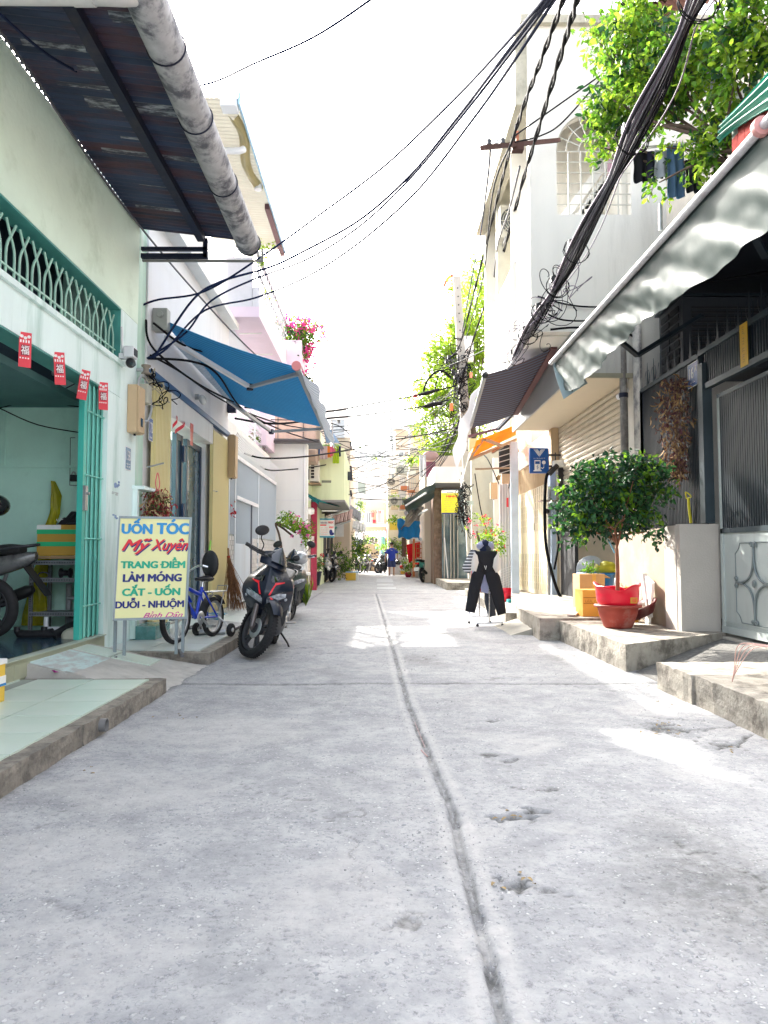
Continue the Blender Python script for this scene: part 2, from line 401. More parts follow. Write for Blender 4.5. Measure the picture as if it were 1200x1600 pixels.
def build_road():
    xs = [-400,-60,-20,-6,-3.4]; x = -2.6
    while x < 3.6: xs.append(x); x += .0065 if -.12 < x < .40 else .02
    xs += [4.5,8,20,60,400]
    ys = [-60,-8,-1,.6]; y = 1.2
    while y < 21: ys.append(y); y *= 1.0052
    while y < 70: ys.append(y); y *= 1.05
    ys += [90,160,400,900]
    holes = [(805,1277,.075,.028),(832,1270,.05,.02),(810,1382,.06,.018),(856,1392,.04,.015),(1040,1137,.16,.02),(795,1189,.07,.015),
             (762,1178,.06,.01),(862,1232,.05,.012),(640,1440,.07,.008),(768,1127,.05,.01),(1130,1163,.1,.012),(700,1345,.02,.006),(815,1232,.03,.01)]
    hs = [(at(u,v,Z=0),r * .72,d) for u,v,r,d in holes]
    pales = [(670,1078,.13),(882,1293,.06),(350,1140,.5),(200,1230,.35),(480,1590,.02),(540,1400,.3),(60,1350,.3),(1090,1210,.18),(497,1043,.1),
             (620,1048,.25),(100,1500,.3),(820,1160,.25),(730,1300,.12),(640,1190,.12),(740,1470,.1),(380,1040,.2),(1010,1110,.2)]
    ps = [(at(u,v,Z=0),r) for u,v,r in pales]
    tr = [(1.2,.265),(3.02,.285),(4.98,.2),(8.75,.14),(19.5,-.07)]
    def trench(y):
        for (a,p),(b,q) in zip(tr,tr[1:]):
            if y <= b: return p + (q - p) * (y - a) / (b - a)
        return tr[-1][1]
    V = []; dirt = []; pale = []
    N = noise.noise
    for y in ys:
        tx = trench(y) + .012 * N(Vector((0,y * 2.2,3))) + .006 * N(Vector((0,y * 14,9)))
        near = 1.2 < y < 21
        fade = 1 if y < 12 else max(.3,1 - (y - 12) / 14)
        for x in xs:
            z = 0; dd = 0; pl = 0
            if near and -2.7 < x < 3.7:
                z += .008 * N(Vector((x * .9,y * .9,0))) + .0025 * N(Vector((x * 6,y * 6,4)))
                if y < 9: z += .0016 * N(Vector((x * 30,y * 30,7)))
                if y < 19.4:
                    d = abs(x - tx); w = .026 + .010 * N(Vector((5,y * 5,1)))
                    if d < .12:
                        k = max(0,1 - (d / w) ** 2); rg = .5 + .9 * N(Vector((x * 35,y * 22,2)))
                        z -= .010 * k * (.55 + rg * .6) * fade; dd += .34 * k * max(0,rg - .15)
                        pl += .8 * max(0,1 - abs(d - .050) / .035)
                        c = abs(d - .3 * w); 
                        if c < .007: z -= .010; dd += .45 * (1 + N(Vector((1,y * 9,0))))
                for jy,wj,am in ((5.83,.034,1.1),(19.5,.09,1.1),(11.6,.06,.6)):
                    d = abs(y - jy - .05 * N(Vector((x * 1.1,jy,0))) - .012 * N(Vector((x * 9,jy,0))))
                    if d < wj: k = 1 - d / wj; z -= .014 * k; dd += am * k
                for (h,r,dp) in hs:
                    dx = x - h.x; dy = y - h.y
                    if abs(dx) < r * 2 and abs(dy) < r * 2:
                        d = sqrt(dx * dx + dy * dy * 1.6) / r * (1 + 1.1 * N(Vector((x * 26,y * 26,h.x))) + .5 * N(Vector((x * 70,y * 70,1))))
                        if d < 1: z -= dp * min(1,(1 - d) * 2.5) * (.8 + .6 * N(Vector((x * 50,y * 50,0)))); dd += .95 * min(1,(1 - d) * 3)
                        elif d < 1.9: dd += .12 * (1.9 - d)
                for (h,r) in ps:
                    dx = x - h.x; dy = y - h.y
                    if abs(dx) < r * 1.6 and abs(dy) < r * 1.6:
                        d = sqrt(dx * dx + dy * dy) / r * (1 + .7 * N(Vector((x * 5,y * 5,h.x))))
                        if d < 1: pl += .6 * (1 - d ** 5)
                # cracks near the right kerb and along both kerbs
                d = abs(x + 1.56 + .02 * N(Vector((0,y * 4,0))))
                if d < .05: dd += .55 * (1 - d / .05)
                for cx,cy,ang,L in ((1.92,4.35,.25,.34),(1.78,4.62,-.5,.22),(2.0,4.1,.9,.16)):
                    ex,ey = x - cx,y - cy; uu = ex * cos(ang) + ey * sin(ang); vv = -ex * sin(ang) + ey * cos(ang)
                    vv += .03 * N(Vector((uu * 12,cx,0)))
                    if abs(uu) < L and abs(vv) < .011: z -= .012; dd += .9
                dd += max(0,N(Vector((x * 1.4,y * 1.1,11))) - .22) * 1.0 * (1 if x > .25 else .35)
                hc_ = abs(N(Vector((x * 1.1,y * .9,21))) + .12 * N(Vector((x * 7,y * 7,5))))
                if hc_ < .006 and N(Vector((x * .8,y * .6,8))) > .05: z -= .004; dd += .5
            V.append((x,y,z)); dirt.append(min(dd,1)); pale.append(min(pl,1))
    nx = len(xs); F = [(j * nx + i,j * nx + i + 1,(j + 1) * nx + i + 1,(j + 1) * nx + i) for j in range(len(ys) - 1) for i in range(nx - 1)]
    me = D.meshes.new('road'); me.from_pydata(V,[],F); me.update()
    for nm,dat in (('dirt',dirt),('pale',pale)):
        a = me.attributes.new(nm,'FLOAT','POINT'); a.data.foreach_set('value',dat)
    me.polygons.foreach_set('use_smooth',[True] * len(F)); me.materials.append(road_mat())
    o = D.objects.new('road',me); COL.objects.link(o); o['kind'] = 'structure'
build_road()
# loose chips, leaf bits and grit
b = B(); rd = random.Random(3)
for i in range(2600):
    y = 1.5 + 9 * rd.random() ** 1.6; x = rd.uniform(-1.5,2.0); 
    if rd.random() < .35: x = .25 + rd.gauss(0,.1) 
    s = rd.uniform(.0015,.0045) * (1 + y * .12); a = rd.uniform(0,6)
    pts = [Vector((x + s * cos(a + k * 2.1) * rd.uniform(.6,1.3),y + s * sin(a + k * 2.1) * rd.uniform(.6,1.3),.0005 + rd.uniform(0,.001))) for k in range(3)]
    b.add(pts + [Vector((x,y,.0025 + s * .5))],[(0,1,3),(1,2,3),(2,0,3)])
g = obj(b,'road_grit',M('grit',(.34,.34,.35),.9,var=.5,scale=60,bump=0),kind='stuff',recalc=False)
tag(g,'fine grit and stone chips scattered over the concrete lane','grit')
b = B()
for u,v in [(1030,1128),(1040,1138),(1050,1131),(1022,1142),(803,1388),(820,1378),(1130,1172),(308,1118),(1034,1096),(252,1120),(160,1200),(1062,1143),(780,1276),(800,1284)]:
    for k in range(3):
        p = at(u,v,Z=.006) + Vector((rd.gauss(0,.05),rd.gauss(0,.05),0)); p.z = .004
        leaf(b,p,rdir(rd) * Vector((1,1,.1)),Vector((0,0,1)),rd.uniform(.015,.035),.012,.3)
g = obj(b,'leaf_litter',M('dead_leaf',(.28,.2,.09),.8,var=.5,scale=30,bump=0),kind='stuff',recalc=False)
tag(g,'dry leaf scraps lying on the concrete lane','leaf litter')
# transverse drain covers far off on the lane
b = B()
for v0,v1,u0,u1 in ((905,911,588,612),(912.5,916,590,614),(917,921,589,618)):
    a = at(u0,v1,Z=.006); c = at(u1,v0,Z=.006); b.box((a.x,a.y,-.01),(c.x,c.y,.006))
d = thing('drain_cover','row of grey slab covers set into the far end of the lane','drain cover',at(600,912,Z=0))
for k,(v0,v1,u0,u1) in enumerate(((904,910.5,588,612),(912,915.5,589,614),(917,921,589,618))):
    bb = B(); a = at(u0,v1,Z=.006); c = at(u1,v0,Z=.006); bb.box((a.x,a.y,-.01),(c.x,c.y,.008)); obj(bb,'slab',M('road_slab',(.40,.41,.42),.9,var=.1,scale=12,bump=.3),d)
# thin metal rods lying in the trench
r = B(); r.tube([at(658,1172,Z=.004),at(668,1182,Z=.004)],.003); r.tube([at(648,1128,Z=.003),at(664,1168,Z=.003)],.0016)
tag(obj(r,'metal_rod',M('rod',(.35,.2,.2),.5,.3)),'thin metal rod lying in the long groove of the lane','rod')

# ================================================================== LEFT PAVEMENT (tiled platform, ramp, second platform)
m_tile = M('celadon_tile',(.56,.66,.57),.32,var=.06,scale=1.5,bump=.06,bscale=25,col2=(.62,.68,.62),amt=.5,thr=.5)
m_grout = M('grout',(.30,.33,.29),.9,bump=.2)
def roughbox(b,a,c,amp=.012,step=.06,seed=0,top=True):
    """box with worn, uneven faces (kerbs)"""
    a = Vector(a); c = Vector(c); N = noise.noise
    def disp(p):
        q = Vector(p) * 9 + Vector((seed,0,0)); k = amp * N(q) + amp * .5 * N(q * 3.1)
        k2 = amp * N(q + Vector((7,3,1)))
        edge = 0
        if p[2] > c.z - .02: edge = abs(N(Vector(p) * 14)) * amp * 1.2
        return Vector((p[0] + k,p[1] + k2,p[2] - edge * (1 if p[2] > a.z + .01 else 0)))
    dx,dy,dz = c - a; nx = max(1,int(dx / step)); ny = max(1,int(dy / step)); nz = max(1,int(dz / (step * .5)))
    b.grid(lambda u,v: disp((a.x,a.y + dy * u,a.z + dz * v)),ny,nz,False)
    b.grid(lambda u,v: disp((c.x,a.y + dy * u,a.z + dz * v)),ny,nz,False)
    b.grid(lambda u,v: disp((a.x + dx * u,a.y,a.z + dz * v)),nx,nz,False)
    b.grid(lambda u,v: disp((a.x + dx * u,c.y,a.z + dz * v)),nx,nz,False)
    if top: b.grid(lambda u,v: disp((a.x + dx * u,a.y + dy * v,c.z)),nx,ny,False)
pav = thing('tiled_pavement','pale green tiled step with rough concrete edge in front of the mint house','pavement',(-2.1,3.4,0)); del pav['category']; pav['kind'] = 'structure'
kb = B()
yk = [.6,2.0,3.95,5.46]
for i,(a,c) in enumerate(zip(yk,yk[1:])):
    k = B(); roughbox(k,(-1.70,a + .006,-.02),(-1.56 + .006 * i,c - .006,.112),.010,.05,i); obj(k,'kerb_block',m_conc,pav)
k = B(); roughbox(k,(-2.75,5.40,-.02),(-1.71,5.47,.104),.006,.07,9); obj(k,'kerb_end',m_conc,pav)
k = B().box((-2.78,.6,-.02),(-1.66,5.4,.108)); obj(k,'tile_bed',m_grout,pav)
tm = mesh(B().box((-.196,-.196,0),(.196,.196,.010)),'tile',m_tile)
for i in range(3):
    for j in range(13):
        x = -1.835 - i * .4; y = .75 + j * .4
        if y > 5.3: continue
        inst(tm,'tile',pav,loc_in(pav,(x + .0,y,.108 + random.uniform(0,.002))),(random.uniform(-.003,.003),random.uniform(-.003,.003),0),(1 if x > -2.6 else .4,1,1))
# concrete ramp between the platforms, scored, with washed paint at the wall
rp = B()
m_rampc = M('ramp_concrete',(.46,.44,.41),.9,var=.18,scale=4,bump=.5,bscale=50,col2=(.28,.27,.26),amt=.5,thr=.55)
def rampz(x,y):
    # highest at the door sill, falling towards the lane
    t = min(1,(x + 2.68) / 1.13); h = .235 * (1 - t) ** 1.1 + .0
    e = min(1,max(0,(6.95 - y) / .35)); s = min(1,max(0,(y - 5.38) / .12))
    g = abs(((x * .85 + y) * 7.5) % 1 - .5); gr = -.006 if g < .055 and t > .25 else 0
    return max(.001,h * (.35 + .65 * min(1,e + .3)) + gr + .004 * noise.noise(Vector((x * 5,y * 5,0))))
rp.grid(lambda u,v: Vector((-2.68 + 1.14 * u,5.47 + 1.35 * v,rampz(-2.68 + 1.14 * u,5.47 + 1.35 * v))),60,110)
rp.grid(lambda u,v: Vector((-2.68 + 1.14 * u,5.47,rampz(-2.68 + 1.14 * u,5.47) * v)),60,1)
rp.grid(lambda u,v: Vector((-2.68 + 1.14 * u,6.82,rampz(-2.68 + 1.14 * u,6.82) * v)),60,1)
struct(rp,'concrete_ramp',m_rampc,'scored concrete ramp between the two tiled steps')
pt = B(); m_wash = M('washed_blue_paint',(.55,.68,.66),.8,var=.12,scale=5,bump=.3,col2=(.45,.44,.42),amt=.9,thr=.5,stretch=(2.5,1,1))
pt.grid(lambda u,v: Vector((-2.66 + .42 * u,5.50 + .75 * v,rampz(-2.66 + .42 * u,5.50 + .75 * v) + .004)),16,24)
struct(pt,'painted_patch',m_wash,'washed out pale blue paint on the ramp by the sill')
k = B()
for i in range(2):
    k2 = B().box((-2.62 + i * .36,6.30,.15 - i * .075),(-2.27 + i * .34,6.62,.19 - i * .075),ry(.2)); 
    struct(k2,'ramp_tile',m_tile,'green tile laid on the upper end of the ramp')
# drain pipe stub
dp = thing('drain_pipe','grey plastic drain pipe stub poking out of the tiled kerb','pipe',(-1.55,4.2,.06))
k = B(); c0 = at(146,1147,Z=.055)
k.lathe((0,0,0),[(.036,-.10),(.036,.03),(.030,.03),(.030,-.1)],20,'x'); k.v = [v + Vector((-1.545,4.19,.058)) for v in k.v]
obj(k,'pipe',M('old_pvc',(.13,.13,.13),.6),dp); obj(B().cyl((-1.56,4.19,.058),(-1.553,4.19,.058),.029),'bore',m_dark,dp)
# second platform (barber sign, bicycle)
pv2 = thing('tiled_pavement','pale tiled step with rough kerb under the barber sign and bicycle','pavement',(-2.1,8.5,0)); del pv2['category']; pv2['kind'] = 'structure'
k = B(); roughbox(k,(-2.66,6.85,-.02),(-1.55,6.97,.112),.010,.05,4); obj(k,'kerb_end',m_conc,pv2)
for i,(a,c) in enumerate(((6.98,8.4),(8.41,10.0),(10.01,12.6))):
    k = B(); roughbox(k,(-1.66,a,-.02),(-1.54,c,.112),.009,.06,5 + i); obj(k,'kerb_block',m_conc,pv2)
obj(B().box((-2.72,6.98,-.02),(-1.67,12.6,.106)),'tile_bed',m_grout,pv2)
m_tile2 = M('pale_tile',(.56,.60,.58),.4,var=.08,scale=2,bump=.06,col2=(.45,.47,.44),amt=.4)
tm2 = mesh(B().box((-.245,-.245,0),(.245,.245,.010)),'tile',m_tile2)
for i in range(2):
    for j in range(11): inst(tm2,'tile',pv2,loc_in(pv2,(-1.93 - i * .5,7.25 + j * .5,.106 + random.uniform(0,.002))))
# low step strip of the white gate house
k = B(); roughbox(k,(-2.7,12.65,-.02),(-2.05,18.6,.06),.006,.12,8); struct(k,'pavement_strip',m_concL,'thin concrete strip below the white gate')
# ================================================================== MINT HOUSE (left, near)
XL = -2.6
m_mint = M('mint_plaster',(.76,.90,.76),.75,var=.05,scale=1.6,bump=.4,bscale=22,col2=(.42,.55,.40),amt=.5,thr=.56)
m_mintL = M('mint_plaster_light',(.78,.91,.88),.75,var=.05,scale=4,bump=.35,bscale=24,col2=(.30,.50,.42),amt=.6,thr=.56,streak=True)
m_teal = M('teal_gloss_paint',(.07,.36,.29),.4,var=.12,scale=6,bump=.1,col2=(.15,.45,.36),amt=.4)
m_tealD = M('teal_paint_reveal',(.08,.33,.29),.5,var=.15,scale=4,bump=.1)
m_green = M('green_bar_paint',(.30,.52,.42),.45,var=.1,scale=8,bump=.05)
m_shut = M('green_shutter',(.16,.55,.46),.4,var=.12,scale=5,bump=.08,col2=(.35,.62,.5),amt=.4,streak=True)
m_inwall = M('interior_mint_wall',(.62,.92,.80),.8,var=.08,scale=1.3,bump=.15,col2=(.34,.60,.52),amt=.5,thr=.55)
m_rib = M('rusty_corrugated_iron',(.035,.048,.09),.55,.15,var=.5,scale=2.2,bump=.25,bscale=30,col2=(.10,.045,.05),amt=.8,thr=.52,stretch=(.4,2.5,1))
m_gut = M('peeling_gutter_paint',(.44,.43,.44),.7,var=.25,scale=7,bump=.6,bscale=25,col2=(.08,.08,.10),amt=.9,thr=.49)
hs = thing('mint_house','mint green house with open garage and lattice transom on the left','house',(XL,5,0))
o = obj(B().box((XL - .18,1.2,3.49),(XL,7.86,4.56)),'upper_wall',m_mint,hs)
obj(B().box((XL - .18,1.2,2.585),(XL + .004,7.36,2.945)),'lintel',m_mintL,hs)
obj(B().box((XL,1.2,2.90),(XL + .035,7.40,2.945)),'lintel_ledge',m_mintL,hs)
obj(B().box((XL - .19,1.2,2.571),(XL - .002,7.03,2.584)),'lintel_soffit',m_tealD,hs)
b = B(); b.box((XL - .16,7.36,2.947),(XL - .004,7.86,3.489)); obj(b,'transom_jamb',m_mintL,hs)
obj(B().box((XL - .17,7.345,2.95),(XL - .006,7.358,3.486)),'reveal',m_tealD,hs)
obj(B().box((XL - .17,1.2,3.474),(XL - .004,7.345,3.488)),'reveal',m_tealD,hs)
obj(B().box((XL - .18,7.04,.1),(XL,7.86,2.583)),'pillar',m_mintL,hs); obj(B().box((XL - .18,7.362,2.584),(XL,7.86,2.946)),'pillar_head',m_mintL,hs)
obj(B().box((XL - .72,1.0,2.62),(XL - .70,7.59,4.39)),'loft_shade_sheet',M('loft_shade',(.02,.04,.06),.8),hs)  # dark sheet added behind the lattice to stand for loft shade
obj(B().box((XL - .3,7.862,.1),(XL - .03,8.2,4.75)),'corner_strip',M('green_corner_paint',(.48,.68,.56),.7,col2=(.75,.78,.74),amt=.8,thr=.52,streak=True,scale=6,bump=.2),hs)
b = B().box((XL,7.78,1.70),(XL + .13,8.16,1.735)); b.box((XL + .0,7.8,.13),(XL + .05,7.86,1.7)); obj(b,'ledge',m_mintL,hs)
# transom lattice: interlaced pointed arches, each bar a piece
z0,z1 = 2.95,3.40; xb = XL - .055
pitch = .265
bars = []
def arch_bar(side):
    b = B(); pts = []
    for i in range(4): pts.append(Vector((0,side * .085,z0 - 2.95 + i * .08)))
    # curve crossing over towards the apex of the next arch
    for t in (.3,.45,.6): pts.append(Vector((0,side * (.085 - .02 * (t - .3)),t - .02)) if False else Vector((0,side * (.085 - .12 * max(0,(t - .28)) ** 1.15),.0 + t * .62)))
    b.tube([(0,side * .062,0),(0,side * .062,.20),(0,side * .056,.25),(0,side * .035,.30),(0,0,.345),(0,-side * .070,.455)],.0105,6)
    return mesh(b,'lattice_bar',m_green)
ab = [arch_bar(1),arch_bar(-1)]
y = 7.22
gr = 0
while y > 2.0:
    for m_ in ab: inst(m_,'lattice_bar',hs,loc_in(hs,(xb,y,z0)))
    # peaks that join neighbouring arches
    y -= .2
b = B(); b.bar((xb,1.2,3.06),(xb,7.34,3.06),.016); obj(b,'lattice_rail',m_green,hs)
b = B(); b.bar((xb - .01,1.2,3.0),(xb - .01,7.34,3.0),.01); obj(b,'lattice_rail',m_green,hs)
# interior
obj(B().box((XL - 4,7.6,.24),(XL - .185,7.75,4.55)),'party_wall',m_inwall,hs)
obj(B().box((XL - 4.1,.8,.1),(XL - 4,7.75,4.55)),'back_wall',m_inwall,hs)
obj(B().box((XL - 4,.8,.1),(XL - .05,.9,4.55)),'near_wall',m_inwall,hs)
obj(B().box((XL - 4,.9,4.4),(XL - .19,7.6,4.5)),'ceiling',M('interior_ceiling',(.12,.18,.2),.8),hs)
obj(B().box((XL - 4,5.6,2.53),(XL - .4,7.6,2.60)),'loft_floor',M('loft_board',(.13,.27,.27),.7),hs)
for i in range(5):
    obj(B().box((XL - .5 - i * .75,7.585,1.92),(XL - .53 - i * .75,7.60,2.5)),'wall_batten',m_inwall,hs)
obj(B().box((XL - 4,7.575,1.90),(XL - .2,7.60,1.925)),'wall_batten',m_inwall,hs)
m_btile = M('dark_blue_floor_tile',(.035,.075,.11),.18,var=.3,scale=10,bump=.05,col2=(.09,.15,.19),amt=.6,stretch=(1,6,1))
obj(B().box((XL - 4,.8,.10),(XL - .08,7.6,.245)),'floor',m_btile,hs)
sl = B().box((XL - .079,.8,.05),(XL + .02,7.03,.252)); obj(sl,'door_sill',M('olive_tile',(.36,.37,.26),.5,var=.15,bump=.1),hs)
# olive riser tiles with joints
for j in range(20):
    y_ = 1.2 + j * .24
    if y_ < 5.5: obj(B().box((XL + .021,y_,.118),(XL + .033,y_ + .235,.225)),'riser_tile',MC['olive_tile'],hs)
obj(B().box((XL - .03,.8,.2525),(XL + .036,7.03,.262)),'sill_nosing',M('nosing',(.45,.5,.42),.5),hs)
# party wall return facing the lane beyond the pillar, bottom plinth with teal tiles
b = B().box((XL + .02,7.82,.118),(XL + .26,8.36,.26)); o = obj(b,'tile_plinth',M('teal_marble_tile',(.10,.26,.25),.25,var=.3,scale=9,bump=0,col2=(.3,.42,.4),amt=.5),hs,bevel=.004)
# folding shutter, zig-zag leaves
fs = thing('folding_shutter','green steel folding shutter bunched up at the garage jamb','shutter',(XL - .06,6.8,.26))
for i in range(9):
    y_ = 7.02 - i * .052; a = .55 if i % 2 else -.55
    x_ = XL - .05 + (.012 if i % 2 else -.012)
    b = B().cb((x_,y_,1.41),(.006,.056,2.29),rz(a)); b.cb((x_ + .01,y_,1.41),(.008,.012,2.29),rz(a)); obj(b,'shutter_leaf',m_shut,fs)
for z_ in (.55,1.15,1.72,2.3):
    b = B().tube([(XL - .02,6.58,z_),(XL - .02,7.0,z_ + .005)],.009,6); obj(b,'scissor_link',m_shut,fs)
b = B().box((XL - .07,6.53,.262),(XL - .02,6.60,2.56)); obj(b,'leading_post',M('shutter_post',(.06,.44,.36),.35,bump=.03),fs)
b = B().box((XL - .019,6.535,1.40),(XL + .004,6.595,1.62)); b.cyl((XL,6.56,1.55),(XL + .03,6.56,1.55),.012); obj(b,'lock_box',m_steel,fs)
b = B().tube([(XL,6.75,1.0),(XL + .03,6.74,1.0),(XL + .03,6.74,.96),(XL,6.75,.95)],.006,6); obj(b,'pull_ring',m_shut,fs)
obj(B().box((XL - 4.2,.8,4.565),(XL - .03,7.86,4.61)),'added_roof',M('roof_top',(.3,.3,.3),.7),hs)  # roof out of view, added to stop sun leaking over the wall
obj(B().box((XL - 4.2,.6,0),(XL + .0,.79,4.56)),'rear_wall',m_mint,hs)
# ---------------- lean-to roof
rf = thing('lean_to_roof','rusty corrugated iron roof overhanging the mint house front','roof',(-2,5,4.4))
def corr(x0,z0_,x1,z1_,ya,yb,per,amp,n=7,seg=6,th=.002):
    b = B(); ny = int((yb - ya) / per * n)
    def f(u,v):
        y = ya + (yb - ya) * u; return Vector((x0 + (x1 - x0) * v,y,z0_ + (z1_ - z0_) * v + amp * sin(2 * pi * y / per)))
    b.grid(f,ny,seg); return b
b = corr(XL - .02,4.60,-1.42,4.46,1.0,8.0,.076,.010,8,3)
obj(b,'roof_sheet',m_rib,rf,recalc=False)
# paler weathered strips running down the sheet between purlins
m_pale = M('pale_weathered_iron',(.34,.35,.38),.5,.4,var=.5,scale=14,bump=.2,col2=(.05,.05,.07),amt=.95,thr=.44,stretch=(.6,4,1))
for yy,xa,xc,w in ((4.30,-2.5,-2.0,.10),(4.62,-1.75,-1.6,.10),(4.98,-2.5,-2.05,.04),(5.42,-2.45,-1.9,.038),(5.62,-2.3,-1.55,.14),(6.1,-2.2,-1.92,.03),(6.35,-2.45,-1.6,.07),(6.92,-2.3,-1.7,.05),(7.4,-2.5,-1.9,.04),(5.2,-2.2,-1.95,.035)):
    k = B(); n_ = int(w / .076 * 10) + 3
    k.grid(lambda u,v: Vector((xa + (xc - xa) * v,yy - w / 2 + w * u,4.60 - .14 * ((xa + (xc - xa) * v) + 2.62) / 1.2 + .010 * sin(2 * pi * (yy - w / 2 + w * u) / .076) - .003)),n_,2)
    obj(k,'weathered_strip',m_pale,rf,recalc=False)
m_dsteel = M('dark_steel',(.010,.014,.035),.55,.3,var=.3,bump=.1,col2=(.08,.06,.06),amt=.4)
obj(B().box((-1.98,1.0,4.42),(-1.90,7.9,4.50)),'purlin',m_dsteel,rf)
obj(B().box((-1.55,1.0,4.40),(-1.51,7.98,4.45)),'purlin',m_dsteel,rf)
b = B(); b.bar((XL,7.93,4.27),(-1.88,7.93,4.27),.05,.05); b.bar((XL,7.93,4.35),(-1.88,7.93,4.35),.05,.035); b.bar((-1.9,7.93,4.25),(-1.9,7.93,4.47),.05); obj(b,'bracket',m_dsteel,rf)
b = B(); b.bar((XL,7.97,4.235),(-1.28,7.97,4.235),.03,.018); b.bar((-1.285,7.97,4.235),(-1.285,7.97,4.37),.025); obj(b,'bracket',M('grey_rust',(.2,.2,.18),.6),rf)
gt = thing('gutter_pipe','fat peeling grey gutter pipe under the edge of the corrugated roof','gutter',(-1.42,5,4.4))
b = B(); R0 = .125
b.tube([(-1.42,1.0 + i * .5,4.385) for i in range(14)] + [(-1.42,7.9,4.385),(-1.42,7.955,4.385),(-1.42,7.97,4.385)],[R0] * 15 + [R0 * .85,R0 * .4],28)
obj(b,'pipe',m_gut,gt)
for y_ in (3.35,4.75,5.55,6.55,7.86):
    b = B(); pts = [(-1.42 + .131 * cos(a),y_,4.385 + .131 * sin(a)) for a in [pi * 2 * i / 28 for i in range(29)]]
    b.tube(pts,.006,6,False); obj(b,'strap',m_dsteel,gt)
# white pvc overflow pipe crossing to the gutter at the top of the frame
b = B(); b.tube([(-3.4,4.12,4.27),(-1.62,4.12,4.27),(-1.50,4.14,4.28),(-1.45,4.2,4.33)],.072,20)
pp = thing('waste_pipe','cream plastic pipe running along under the corrugated roof to the gutter','pipe',(-2.3,4.12,4.2))
obj(b,'pipe',M('cream_pvc',(.62,.60,.58),.35,var=.05,col2=(.4,.38,.36),amt=.4,streak=False,bump=.03),pp)
obj(B().cyl((-1.78,4.12,4.27),(-1.66,4.12,4.27),.079),'collar',MC['cream_pvc'],pp)

# ---------------- things on the mint house
m_red = M('red_paper',(.70,.05,.07),.6,var=.1,bump=.05); m_redw = M('white_print',(.85,.8,.78),.6,bump=0,var=.02)
m_redd = M('dark_red_print',(.25,.02,.04),.6,bump=0)
names = ['first','second','third','fourth']
pos = [((33,515),(47,571),.0),((85,546),(99,598),.07),((127,574),(141,622),-.12),((156,594),(167,638),.02)]
descr = ['nearest to the camera at the left edge of the photo','second from the left, hung under the beam','third from the left, tilted','rightmost one, in front of the folding shutter']
for i,((u0,v0),(u1,v1),tl) in enumerate(pos):
    a = at(u0,v0,X=XL + .03); c = at(u1,v1,X=XL + .03); cy = at((u0 + u1) / 2,v0,X=XL + .03); w = .13; hgt = at(u0,v0,X=XL + .03).z - at(u0,v1,X=XL + .03).z
    t = thing('lucky_charm_banner','red paper charm, ' + descr[i],'banner',(XL + .03,cy.y,a.z),0,'red paper charms hung from the mint beam',rot=(tl,0,-.95))
    # local: banner plane x=0, spans y
    def L(*p): return MW[t.name] @ Vector(p)
    hw = .042
    b = B().box((-.001,-hw,-hgt * .86),(.001,hw,0)); obj(b,'paper',m_red,t,local=True)
    b = B()
    for k in range(7):
        y_ = -hw + (k + .5) * 2 * hw / 7; b.box((-.001,y_ - .006,-hgt),(.001,y_ + .006,-hgt * .86))
    obj(b,'fringe',m_red,t,local=True)
    R3 = t.rotation_euler.to_matrix()
    obj(B().box((.0012,-hw * .62,-hgt * .66),(.0022,hw * .62,-hgt * .36)),'panel',m_redd,t,local=True)
    text('福',L(.003,0,-hgt * .51),R3 @ Vector((0,1,0)),R3 @ Vector((0,0,1)),w=.055,h=hgt * .26,mat=m_redw,parent=t,bold=.01)
    b = B()
    for k in range(3):
        b.lathe((.003,(k - 1) * .024,-hgt * (.12 + .04 * (k % 2))),[(.001,0),(.012,0),(.012,.001),(.010,.001),(.010,0)],10,'x')
    for k in range(4): b.box((.0025,-.035 + k * .018,-hgt * .30),(.003,-.025 + k * .018,-hgt * .22))
    for k in range(4): b.box((.0025,-.036 + k * .018,-hgt * .76),(.003,-.026 + k * .018,-hgt * .72))
    obj(b,'print',m_redw,t,local=True)
# electricity meter boxes on the pillar
m_beige = M('beige_meter_box',(.55,.40,.24),.55,var=.06,bump=.05); m_beige2 = M('grey_beige_box',(.42,.41,.34),.5,bump=.05)
def meter_box(loc,label,s=1.0,sz=(.10,.19,.30),group=None,rotz=0,hatch=True):
    t = thing('meter_box',label,'meter box',loc,rotz,group)
    d,w,h = [q * s for q in sz]
    obj(B().box((0,-w / 2,0),(d * .85,w / 2,h)),'case',m_beige,t,True,bevel=.008 * s)
    obj(B().box((d * .86,-w / 2 + .008 * s,.008 * s),(d,w / 2 - .008 * s,h - .012 * s)),'lid',m_beige,t,True,bevel=.01 * s)
    if hatch: obj(B().box((d + .001,-w * .18,h * .14),(d + .004,w * .12,h * .32)),'meter_window',glass(),t,True)
    obj(B().cyl((d * .4,0,-.02 * s),(d * .4,0,0),.012 * s),'cable_gland',m_black,t,True)
    return t
p = at(204,610,X=XL)
mb = meter_box((XL,7.68,2.27),'tall beige electricity meter box on the mint pillar',1,(.12,.22,.50))
b = B().box((XL + .02,7.80,2.62),(XL + .14,7.94,2.83)); o = obj(b,'junction_box',m_beige2,None,bevel=.012); tag(o,'small grey junction box beside the meter on the mint pillar','box')
